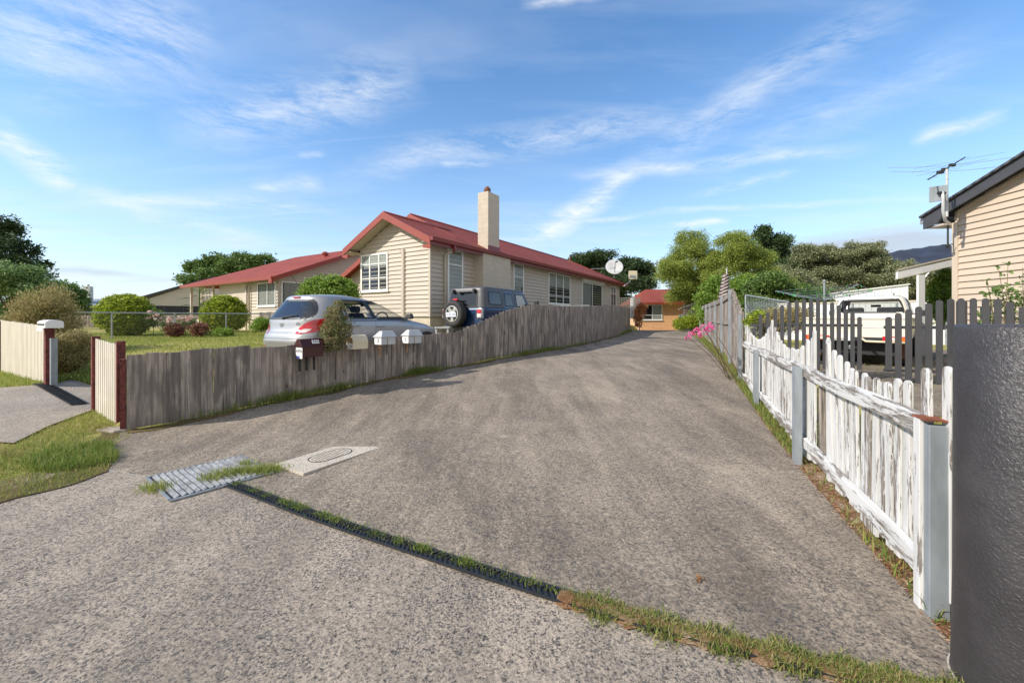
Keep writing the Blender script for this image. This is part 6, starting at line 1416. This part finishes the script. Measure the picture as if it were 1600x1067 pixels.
def plant(kind, label, cat, px, pyb, d, lobes_px, n, size, clump, nclump, mat, depth=None, tr=None, group=None, zb=None, sub=0, **k):
    """lobes_px: (px, py, rx_px, ry_px, depth_shift)"""
    zb = (EYE-(pyb-HY)/F*d) if zb is None else zb
    x = (px-CX)/F*d; t = thing(kind, label, cat, (x, d, zb), 0, group); lob = []
    for (a, b, ra, rb, dd) in lobes_px:
        dz = d+dd; p = W(a, b, dz); rx__, rz__ = ra/F*dz, rb/F*dz; lob.append((p.x-x, p.y-d, p.z-zb, rx__, (rx__+rz__)/2*(depth or 1), rz__))
    if sub:
        L2_ = []
        for l in lob:
            for u in unit(sub):
                r_ = RNG.uniform(.28, .46); q = RNG.uniform(.62, .9)
                L2_.append((l[0]+u[0]*l[3]*q, l[1]+u[1]*l[4]*q, l[2]+u[2]*l[5]*q, l[3]*r_*1.1, l[4]*r_*1.1, l[5]*r_*.85))
        crown(t, L2_, n, size, clump, nclump, mat, **k)
    else: crown(t, lob, n, size, clump, nclump, mat, **k)
    if tr: trunk(t, (0, 0, 0), lob, tr)
    return t
# big conifer far left
plant('cypress_tree', 'dark cypress with ragged sloping branches at the far left edge', 'tree', -25, 500, 42, [(-35, 395, 62, 45, 0), (15, 395, 28, 26, 0), (45, 415, 30, 14, 0), (-10, 362, 30, 22, 0), (-30, 440, 80, 50, 0), (40, 440, 32, 28, 1), (2, 345, 14, 8, 0)], 36000, .34, .6, 1100, 'lf_dark', sub=9, tr=.4, aspect=.35, out_w=1.2, jitter=.55, up=.2)
plant('hedge_tree', 'broad soft green bush below the cypress at the left edge', 'bush', 20, 520, 24, [(-10, 455, 60, 46, 0), (40, 450, 36, 32, 0), (62, 480, 26, 34, 0), (10, 430, 40, 22, 0)], 40000, .13, .3, 1300, 'lf_hedge', sub=8, tr=.15, aspect=.45)
plant('evergreen_bush', 'dark rounded bush behind the seedy shrub, left of the pale chimney', 'bush', 105, 505, 34, [(100, 470, 24, 26, 0), (118, 480, 14, 18, 0), (90, 455, 12, 12, 0)], 14000, .2, .5, 200, 'lf_mid', tr=.1)
t = plant('seedy_shrub', 'tall brownish shrub with feathery seed heads behind the white letterbox post', 'shrub', 88, 560, 11, [(72, 502, 34, 32, 0), (62, 484, 25, 26, 0), (85, 474, 13, 26, 0), (42, 508, 22, 22, 0), (105, 520, 14, 22, 0)], 26000, .07, .22, 420, 'lf_seed', tr=.04, aspect=.25, out_w=.6, jitter=.6, up=.9)
plant('low_shrub', 'low olive shrub at the foot of the seedy shrub beside the left path', 'shrub', 108, 585, 8.2, [(108, 548, 24, 26, 0), (98, 565, 20, 18, 0), (122, 560, 14, 16, 0), (118, 530, 14, 14, 0)], 16000, .045, .12, 260, 'lf_seed', tr=.02, aspect=.35, jitter=.8, up=.4)
plant('round_shrub', 'larger clipped round shrub, left one of the two on the left lawn', 'shrub', 197, 524, 16.6, [(197, 493, 34, 31, 0)], 26000, .085, .14, 900, 'lf_lime', fill=.1, group='clipped round shrubs on the lawn', up=.5)
plant('round_shrub', 'smaller clipped round shrub in front of the porch on the left lawn', 'shrub', 352, 520, 20.0, [(352, 491, 29, 27, 0), (350, 471, 15, 8, 0)], 24000, .09, .15, 800, 'lf_lime', fill=.1, group='clipped round shrubs on the lawn', up=.5)
plant('broad_tree', 'broad dense evergreen tree rising behind the second red roof', 'tree', 360, 500, 60, [(312, 422, 20, 12, 0), (335, 412, 24, 14, 0), (366, 409, 22, 13, 0), (392, 414, 22, 12, 0), (412, 408, 14, 9, 0), (350, 432, 50, 24, 1)], 40000, .34, .7, 1300, 'lf_mid', sub=9, tr=.5)
plant('cypress_tree', 'dark cypress spreading behind the far end of the cream house', 'tree', 955, 500, 48, [(955, 420, 44, 22, 0), (920, 412, 24, 14, 0), (990, 425, 28, 20, 0), (900, 405, 12, 8, 0), (960, 450, 60, 34, 0), (1008, 430, 18, 14, 0), (940, 402, 20, 8, 0)], 60000, .34, .6, 1500, 'lf_dark', sub=9, tr=.5, aspect=.3, out_w=1.0, jitter=.6, up=.35)
plant('wattle_tree', 'feathery yellow-green tree leaning over the brick house, left one of the pair', 'tree', 1072, 510, 32, [(1080, 390, 26, 28, 0), (1062, 415, 26, 28, 0), (1050, 445, 32, 26, 0), (1090, 430, 26, 30, 0), (1088, 455, 26, 18, 0), (1048, 425, 20, 20, -1), (1108, 405, 14, 22, 1)], 110000, .13, .38, 2600, 'lf_wattle', fill=.15, sub=11, tr=.22, aspect=.28, out_w=.5, jitter=.7, up=-.35)
plant('wattle_tree', 'rounder feathery yellow-green tree in the middle, right one of the pair', 'tree', 1150, 510, 30, [(1140, 392, 30, 26, 0), (1165, 405, 28, 24, 0), (1125, 415, 24, 24, 0), (1185, 425, 22, 28, 0), (1150, 440, 34, 26, 0), (1205, 445, 22, 28, 1)], 110000, .13, .38, 2600, 'lf_wattle', fill=.15, sub=11, tr=.2, aspect=.28, out_w=.5, jitter=.7, up=-.3)
plant('leafy_bush', 'bright green domed bush directly behind the tall paling fence', 'bush', 1115, 510, 24, [(1115, 458, 26, 28, 0), (1100, 475, 16, 22, 0), (1150, 455, 26, 28, 0), (1172, 470, 24, 26, 0), (1135, 480, 30, 20, 0)], 50000, .11, .25, 1600, 'lf_green', sub=8, tr=.1)
plant('leafy_bush', 'loose mid green bush behind the wire trellis screen', 'bush', 1215, 520, 21, [(1200, 460, 30, 30, 0), (1235, 470, 30, 26, 0), (1270, 475, 24, 20, 1), (1180, 480, 22, 20, 0)], 36000, .12, .3, 1200, 'lf_mid', sub=8, tr=.1)
plant('cypress_tree', 'tall pointed cypress rising behind the middle of the tree line', 'tree', 1205, 500, 45, [(1195, 385, 26, 22, 0), (1215, 400, 28, 22, 0), (1235, 415, 22, 18, 0), (1190, 370, 12, 14, 0), (1210, 430, 40, 30, 0), (1245, 400, 12, 14, 1)], 46000, .32, .6, 1300, 'lf_dark', sub=8, tr=.4, aspect=.3, out_w=1.0, jitter=.6, up=.8)
plant('gum_tree', 'wide lumpy grey-green gum, left one behind the white shed', 'tree', 1275, 500, 42, [(1262, 400, 26, 16, 0), (1290, 402, 26, 15, 0), (1250, 425, 22, 20, 0), (1280, 430, 30, 22, 0), (1305, 420, 22, 20, 0), (1270, 455, 34, 22, 0)], 80000, .16, .42, 2400, 'lf_gum', fill=.12, sub=10, tr=.4)
plant('gum_tree', 'wide lumpy grey-green gum, right one reaching towards the mountain', 'tree', 1350, 500, 42, [(1335, 395, 30, 14, 0), (1365, 392, 20, 12, 0), (1345, 415, 30, 20, 0), (1372, 412, 20, 18, 0), (1325, 440, 28, 22, 0), (1355, 445, 34, 24, 0)], 80000, .16, .42, 2400, 'lf_gum', fill=.12, sub=10, tr=.4)
plant('gum_tree', 'olive gum tree in the gap behind the patio post', 'tree', 1425, 500, 36, [(1410, 430, 24, 22, 0), (1432, 425, 22, 22, 0), (1450, 440, 22, 24, 0), (1425, 455, 36, 22, 0)], 36000, .16, .4, 1300, 'lf_gum', sub=9, tr=.3)
plant('bushy_tree', 'olive bush filling the middle of the tree line above the clothes line', 'bush', 1240, 500, 34, [(1225, 445, 32, 28, 0), (1260, 455, 30, 22, 0), (1295, 460, 30, 16, 0), (1320, 462, 30, 16, 0), (1190, 450, 24, 26, 0)], 46000, .15, .4, 1500, 'lf_gum', sub=8, tr=.2)
plant('leafy_bush', 'fresh green bush against the tan house wall under the patio roof', 'bush', 1474, 505, 12.5, [(1470, 455, 12, 18, 0), (1478, 435, 8, 14, 0), (1466, 478, 10, 14, 0), (1476, 490, 12, 14, 0)], 9000, .07, .15, 200, 'lf_green', tr=.03)
plant('brown_shrub', 'dry brown shrub behind the first charcoal pickets', 'shrub', 1225, 535, 11.5, [(1215, 500, 26, 16, 0), (1245, 498, 22, 16, 0), (1200, 508, 14, 16, 0)], 14000, .06, .2, 260, 'lf_seed', aspect=.3, up=.6, tr=.02)
# rose hip plant by the tan house
t = plant('rose_bush', 'straggly rose bush with dark leaves in front of the tan house', 'rose bush', 1560, 560, 6.9, [(1585, 470, 22, 30, 0), (1560, 500, 26, 24, 0), (1600, 440, 14, 18, 0)], 900, .055, .10, 40, 'lf_mid', aspect=.6)
mb = MB()
for (a, b) in (((1550, 540), (1543, 440)), ((1560, 540), (1575, 412)), ((1570, 540), (1560, 418)), ((1580, 540), (1572, 445)), ((1590, 540), (1598, 418)), ((1550, 540), (1545, 457))):
    A = W(a[0], a[1], 6.9)-t.location; B = W(b[0], b[1], 6.8)-t.location; mb.tube([A, A.lerp(B, .5)+Vector((.05, 0, .02)), B], [.008, .006, .003], 5)
obj('stem', mb, 'stem', t)
for (a, b) in ((1545, 457), (1550, 468), (1556, 474), (1562, 462), (1543, 440), (1575, 412), (1580, 425), (1560, 418), (1567, 428), (1590, 440), (1572, 445), (1578, 452), (1598, 430), (1588, 455), (1556, 455), (1541, 460)):
    P = []
    for _ in range(5): q = W(a, b, 6.85)-t.location; P.append((q.x+random.uniform(-.05, .05), q.y+random.uniform(-.05, .05), q.z+random.uniform(-.035, .035)))
    V, Fq = leaves(np.array(P), .075, aspect=.6); mesh_np('leaf_spray', V, Fq, 'lf_mid', t)
# photinia beside car
plant('slender_shrub', 'slender shrub with reddish leaf tips growing against the side of the silver hatchback', 'shrub', 524, 575, 7.28, [(524, 500, 15, 22, 0), (520, 530, 17, 18, 0), (527, 480, 9, 10, 0), (538, 515, 9, 16, 0), (512, 520, 9, 14, 0), (545, 505, 4, 6, 0)], 7500, .038, .07, 260, 'lf_photinia', tr=.012, aspect=.5, up=.7)
plant('leafy_bush', 'bright green bush between the two cream houses behind the hatchback', 'bush', 515, 520, 12.8, [(500, 455, 24, 18, 0), (530, 455, 22, 18, 0), (515, 445, 26, 12, 0), (485, 465, 12, 12, 0), (545, 460, 10, 16, 0)], 14000, .09, .2, 260, 'lf_green', tr=.04)
plant('red_leaf_shrub', 'small burgundy shrub, left one in the lawn flower bed', 'shrub', 273, 528, 15.5, [(273, 516, 11, 9, 0)], 1800, .07, .12, 60, 'lf_burg', group='burgundy shrubs in the flower bed')
plant('red_leaf_shrub', 'small burgundy shrub, right one in the lawn flower bed', 'shrub', 311, 527, 15.5, [(311, 514, 12, 9, 0)], 1800, .07, .12, 60, 'lf_burg', group='burgundy shrubs in the flower bed')
for (a, b, n_, lab) in ((240, 492, 10, 'rose bush with pale pink blooms beside the larger round shrub'), (290, 500, 12, 'rose bush with pink blooms between the two round shrubs'), (268, 505, 8, 'low rose bush with white and pink blooms above the left burgundy shrub')):
    t = plant('rose_bush', lab, 'rose bush', a, 522, 16.5, [(a, b+5, 12, 12, 0)], 1400, .07, .18, 60, 'lf_mid', tr=.01)
    P = np.array([((W(a, b, 16.2)-t.location)+Vector((random.uniform(-.28, .28), random.uniform(-.1, .1), random.uniform(-.16, .2)))).to_tuple() for _ in range(n_)]); 
    for p_ in P: V, Fq = leaves(p_+RNG.normal(size=(14, 3))*.03, .06, aspect=.9); mesh_np('bloom', V, Fq, 'rose', t)
for (a, b, w_, lab) in ((410, 508, 30, 'leafy garden plants along the right end of the chain link fence'), (330, 522, 50, 'low leafy plants along the edge of the lawn flower bed'), (440, 500, 16, 'grey green plants below the porch of the second cream house')):
    plant('garden_plants', lab, 'plants', a, b+12, 16.6, [(a+random.uniform(-w_/2, w_/2), b+random.uniform(-4, 5), 9, 7, random.uniform(-.4, .4)) for _ in range(7)], 7000, .09, .14, 200, 'lf_seed' if w_ == 16 else 'lf_green', aspect=.35, up=.6)
t = thing('flax_plant', 'spiky green plant beside the left porch post', 'plant', W(312, 512, 23.5)); 
mb = MB()
for k in range(26):
    a = random.uniform(0, 6.28); l = random.uniform(.5, 1.1); z = random.uniform(.3, 2.1); mb.add([(0, 0, z), (l*.5*math.cos(a)-.02, l*.5*math.sin(a), z+.3), (l*math.cos(a), l*math.sin(a), z+.15), (l*.5*math.cos(a)+.03, l*.5*math.sin(a), z+.26)], [(0, 1, 2, 3)])
mb.tube([(0, 0, -.1), (0, 0, 2.2)], .04, 6); obj('leaves', mb, 'lf_mid', t)
# brick house garden
plant('garden_shrub', 'light green shrubs filling the bed in front of the brick house', 'shrub', 1080, 518, 27.5, [(1068, 505, 12, 9, 0), (1082, 503, 12, 10, 0), (1093, 506, 10, 10, 0), (1062, 508, 7, 7, 0)], 12000, .11, .25, 260, 'lf_lime', up=.6, aspect=.3)
plant('rose_bush', 'white flowering rose climbing the inside of the tall fence', 'rose bush', 1099, 512, 22, [(1099, 495, 6, 10, 0), (1103, 488, 4, 6, 0)], 3000, .08, .15, 80, 'lf_green')
plant('creeper', 'rusty orange creeper hanging at the end of the long grey fence', 'creeper', 999, 512, 30.6, [(1000, 489, 7, 9, 0), (997, 500, 5, 10, 0), (1003, 480, 6, 5, 0)], 5000, .10, .2, 120, 'lf_rust')
plant('climbing_rose', 'yellowish climbing rose at the join of the tall fence and the white pickets', 'rose bush', 1170, 520, 7.95, [(1178, 497, 8, 8, 0), (1186, 491, 5, 6, 0), (1172, 505, 6, 6, 0)], 900, .05, .08, 40, 'lf_lime')
# nerine flowers
t = thing('nerine_lilies', 'clump of bright pink lilies leaning over the driveway from the tall fence', 'flowers', (W(1146, 590, 8.3).x, 8.3, zr(8.3)))
fl = [(1080, 522, 8.1), (1090, 516, 8.0), (1100, 512, 7.9), (1108, 508, 8.1), (1112, 513, 7.9), (1095, 522, 7.9), (1085, 518, 8.2), (1075, 527, 8.2), (1103, 518, 8.0)]
mb = MB(); PP = []
for i, (a, b, d) in enumerate(fl):
    B = W(a, b, d)-t.location; A = Vector((random.uniform(-.12, .12), random.uniform(-.2, .2), 0)); m_ = A.lerp(B, .55)+Vector((.02, 0, .06)); mb.tube([A, m_, B], [.008, .007, .005], 5)
    c0 = np.array(B)
    for k in range(9):
        u = unit(1)[0]; c = c0+u*.055
        for j in range(6): PP.append(np.concatenate([c+unit(1)[0]*.012, unit(1)[0]]))
obj('stem', mb, 'stem', t); PP = np.array(PP); V, Fq = leaves(PP[:, :3], .062, direc=PP[:, 3:], aspect=.28, jitter=.1); mesh_np('petals', V, Fq, 'pink', t)

# ---------------------------------------------------------------- grass
def blades(name, pts, hgt, wid, mat, lean=.5, seg=True):
    P = np.array(pts, float); n = len(P); a = RNG.uniform(0, 2*math.pi, n); ln = RNG.uniform(0, lean, n)*hgt_arr(hgt, n); h = hgt_arr(hgt, n)
    dx, dy = np.cos(a), np.sin(a); w = RNG.uniform(.6, 1.3, n)*wid; b2 = RNG.uniform(0, 2*math.pi, n); sx, sy = np.cos(b2)*w, np.sin(b2)*w
    p0 = P+np.stack([sx, sy, np.zeros(n)], 1); p1 = P-np.stack([sx, sy, np.zeros(n)], 1)
    m0 = P+np.stack([dx*ln*.35+sx*.8, dy*ln*.35+sy*.8, h*.6], 1); m1 = P+np.stack([dx*ln*.35-sx*.8, dy*ln*.35-sy*.8, h*.6], 1); tp = P+np.stack([dx*ln, dy*ln, h], 1)
    V = np.stack([p0, p1, m1, m0, tp], 1).reshape(-1, 3); i = np.arange(n)*5
    Fq = np.concatenate([np.stack([i, i+1, i+2], 1), np.stack([i, i+2, i+3], 1), np.stack([i+3, i+2, i+4], 1)])
    o = mesh_np(name, V, Fq, mat); o['kind'] = 'stuff'; return o
def hgt_arr(h, n): return RNG.uniform(h[0], h[1], n)
def scatter(n, xr, yr, test, zf):
    out = []
    while len(out) < n:
        x, y = random.uniform(*xr), random.uniform(*yr)
        q = test(x, y)
        if q > random.random(): out.append((x, y, zf(x, y)-.003))
    return out
pathp = [(-5.6, 4.6), (-10.5, 4.2), (-9.6, 5.9), (-8.1, 7.25), (-8.3, 7.7), (-6.5, 6.9), (-6.2, 6.1), (-5.9, 5.2)]
def inpoly(x, y, P):
    c = False; j = len(P)-1
    for i in range(len(P)):
        if (P[i][1] > y) != (P[j][1] > y) and x < (P[j][0]-P[i][0])*(y-P[i][1])/(P[j][1]-P[i][1])+P[i][0]: c = not c
        j = i
    return c
def clumpy(x, y, f=2.2, k=0.5): return k+(1-k)*max(0, math.sin(x*f+math.sin(y*f*1.3)*1.5)*math.sin(y*f*1.1+1.3*math.sin(x*f*.7)))
def verge_t(x, y):
    if x > leftX(y)+.09+.05*math.sin(y*9): return 0
    if inpoly(x, y, pathp): return 0
    s = y-(5.5+.58*(-5.2-x))
    if s > -0.02: return 0
    bare = math.hypot(x+4.9, (y-5.1))
    return clumpy(x, y, 3.1)*(0.25 if bare < .38 else 1)
blades('verge_grass', scatter(28000, (-8.0, -3.9), (3.1, 6.6), verge_t, zl), (.012, .058), .0026, 'grass', 1.4)
blades('verge_grass', scatter(2800, (-5.4, -4.0), (3.7, 4.9), lambda x, y: verge_t(x, y)*(1 if math.hypot((x+4.55)*.8, y-4.35) < .38 else 0.03), zl), (.05, .14), .0036, 'lush', 1.3)
blades('dry_verge_grass', scatter(12000, (-8.0, -3.9), (3.1, 6.6), lambda x, y: verge_t(x, y)*clumpy(x, y, 5, .1), zl), (.015, .06), .0022, 'dry', 1.8)
blades('path_side_grass', scatter(14000, (-12.5, -6.3), (5.9, 9.6), lambda x, y: 0 if inpoly(x, y, pathp) or abs(y-(5.5+.58*(-5.2-x))) > 1.6 else 1, zl), (.04, .12), .004, 'grass', 1.0)
blades('path_side_grass', scatter(5000, (-8.6, -6.3), (6.9, 8.8), lambda x, y: 0 if inpoly(x, y, pathp) or y < 5.6+.58*(-5.2-x) else 1, zl), (.06, .17), .006, 'lush', 1.0)
def lawn_t(x, y):
    if x > leftX(y)-.5: return 0
    if y-(5.5+.58*(-5.2-x)) < .3: return 0
    return clumpy(x, y, 1.3, .55) if (x+22) > .0 else .3
blades('lawn_grass', scatter(90000, (-19, -2.5), (7.5, 21), lawn_t, zl), (.025, .075), .006, 'grass', 1.2)
# weeds along the foot of the left fence
pts = []
for s, wd, n_ in ((1.9, .25, 500), (1.2, .5, 350), (2.4, .4, 420), (2.9, .3, 300), (4.6, .22, 900), (4.9, .3, 500), (8.6, .5, 500), (9.8, .7, 900), (7.0, .6, 200), (12.5, .8, 250), (22.5, 1.0, 700), (25, 1.2, 900), (27, 1, 800)):
    for _ in range(int(n_*.6)):
        q = s+random.gauss(0, wd*.8); q = min(max(q, 0), FL); x, y, h, a = fence_at(q); o_ = abs(random.gauss(0, .05))+.01; pts.append((x+math.sin(a)*o_, y-math.cos(a)*o_, zr(y)))
blades('fence_foot_grass', pts, (.04, .20), .004, 'lush', 1.2)
pts = [(x+math.sin(a)*o_, y-math.cos(a)*o_, zr(y)) for x, y, h, a, o_ in ((*fence_at(random.uniform(0, FL)), abs(random.gauss(0, .07))+.01) for _ in range(1000))]
blades('fence_foot_grass', pts, (.01, .06), .004, 'grass', 1.5)
# grass in the channel drain line
pts = []; LU = []
for _ in range(21000):
    u = random.random()**.75; k = u*(len(dr)-1); i = min(int(k), len(dr)-2); f_ = k-i; x = dr[i][0]+(dr[i+1][0]-dr[i][0])*f_; y = dr[i][1]+(dr[i+1][1]-dr[i][1])*f_
    dx, dy = dr[i+1][0]-dr[i][0], dr[i+1][1]-dr[i][1]; l = math.hypot(dx, dy); nx, ny = -dy/l, dx/l
    if k < 6.1:
        if random.random() > .45*max(.25, math.sin(k*5.3+2*math.sin(k*2.7))+.7*math.sin(k*17)+.6): continue
        o_ = random.gauss(.025, .025)
        pts.append((x+nx*o_, y+ny*o_, .012))
    else:
        o_ = random.gauss(0, .036)*(1+.3*math.sin(k*9)); LU.append((x+nx*o_, y+ny*o_, .008))
blades('drain_grass', pts, (.008, .035), .0026, 'lush', 1.6); blades('drain_grass', LU, (.008, .042), .0024, 'lush', 1.5)
blades('dry_drain_grass', [p for p in LU if random.random() < .4], (.01, .045), .0022, 'dry', 2.0)
# tufts at the steel grate
pts = []
for (px, py, sg, n_) in ((350, 745, .05, 260), (375, 742, .06, 380), (395, 740, .045, 300), (418, 737, .05, 350), (330, 752, .04, 200), (245, 766, .04, 260), (385, 728, .03, 120), (410, 742, .03, 120)):
    g_ = G(px, py)
    for _ in range(n_): pts.append((g_[0]+random.gauss(0, sg*1.6), g_[1]+random.gauss(0, sg), .008))
blades('drain_grass', pts, (.02, .09), .0026, 'grass', 1.4)
# strip under the white fence and tall fence
def strip_t(x, y):
    o_ = x-rightX(y); g_ = .12 if y < 4.3 else (1 if y < 8 else .8)
    if y < 2.9: g_ = .35
    return 0 if o_ < .005 or o_ > .30 else g_
blades('fence_strip_grass', scatter(9000, (1.9, 13), (2.0, 26), lambda x, y: strip_t(x, y)*(1 if y < 9 else .5), lambda x, y: zr(y)), (.03, .12), .004, 'lush', 1.2)
blades('dry_strip_grass', scatter(3000, (1.9, 8), (1.9, 15), lambda x, y: strip_t(x, y), lambda x, y: zr(y)), (.02, .10), .003, 'dry', 2.0)
# brown needles and scattered litter
pts = scatter(5000, (1.7, 4.2), (1.6, 6.2), lambda x, y: 1 if -.03 < x-rightX(y) < .27 else 0, lambda x, y: zr(y)+.006)
V, Fq = leaves(np.array(pts)+RNG.normal(size=(len(pts), 3))*np.array([.01, .01, .004]), .035, direc=np.stack([RNG.normal(size=len(pts)), RNG.normal(size=len(pts)), RNG.normal(size=len(pts))*.12], 1), aspect=.22, jitter=.0)
mesh_np('leaf_litter', V, Fq, 'needle')['kind'] = 'stuff'
def yard_t(x, y): return 0 if x < WFx(y)+.05 else (1 if (y < 5.2 or x > WFx(y)+7) else .1)
blades('yard_grass', scatter(26000, (2.2, 14), (2.0, 12), yard_t, zR), (.03, .10), .005, 'lush', 1.2)
for (px, py, lab) in ((1091, 908, 'small curled orange leaf lying alone on the driveway'),):
    g_ = G(px, py); V, Fq = leaves(np.array([(random.gauss(0, .012), random.gauss(0, .012), .016+random.random()*.01) for _ in range(9)]), .035, aspect=.5); o = mesh_np('fallen_leaf', V, Fq, 'lf_dead'); o.location = (g_[0], g_[1], 0.0); tag(o, lab, 'leaf')
pts = []
for _ in range(500):
    x, y = random.uniform(-4.2, 3.5), random.uniform(2.0, 9)
    if leftX(y)+.3 < x < rightX(y)-.02 and random.random() < (.25+.75*(x > rightX(y)-.5)): pts.append((x, y, zr(y)+.012))
V, Fq = leaves(np.array(pts), .014, direc=np.stack([RNG.normal(size=len(pts)), RNG.normal(size=len(pts)), RNG.normal(size=len(pts))*.1], 1), aspect=.4, jitter=0); mesh_np('leaf_litter', V, Fq, 'dry')['kind'] = 'stuff'

# dead thatch and soil under the drain-line grass
mb = MB(); pp = [q for q in path_pts([(p[0], p[1]) for p in dr], .04) if q[0].x > dr[6][0]-.05]
for i, (p, d) in enumerate(pp):
    n_ = Vector((-d.y, d.x, 0)); w = .055+.018*math.sin(i*.9)+.012*math.sin(i*2.3)
    for k in range(5): q = p+n_*w*(k-2)/2*(1 if k else 1.1); mb.v.append((q.x, q.y, .0245+.006*(k in (1, 2, 3))+.002*math.sin(i*1.7+k*2)-.012*(k in (0, 4))))
for i in range(len(pp)-1):
    for k in range(4): a = i*5+k; mb.f.append((a, a+1, a+6, a+5))
struct('drain_soil', mb, 'litter')

lob = []
for k in range(46):
    px = -120+k*40+random.uniform(-12, 12); d_ = random.uniform(85, 110); hh = random.uniform(22, 34)*(1 if px > 780 else .55); p = W(px, 500-hh*.3, d_); lob.append((p.x, p.y, p.z, 34/F*d_, 4, hh/F*d_))
L2_ = []
for l in lob:
    for u in unit(7): L2_.append((l[0]+u[0]*l[3]*.8, l[1]+u[1]*3, l[2]+u[2]*l[5]*.8, l[3]*.4, 2.5, l[5]*.4))
o = crown(None, L2_, 60000, .7, 1.0, 4000, 'lf_mid', name='far_trees'); o['kind'] = 'stuff'
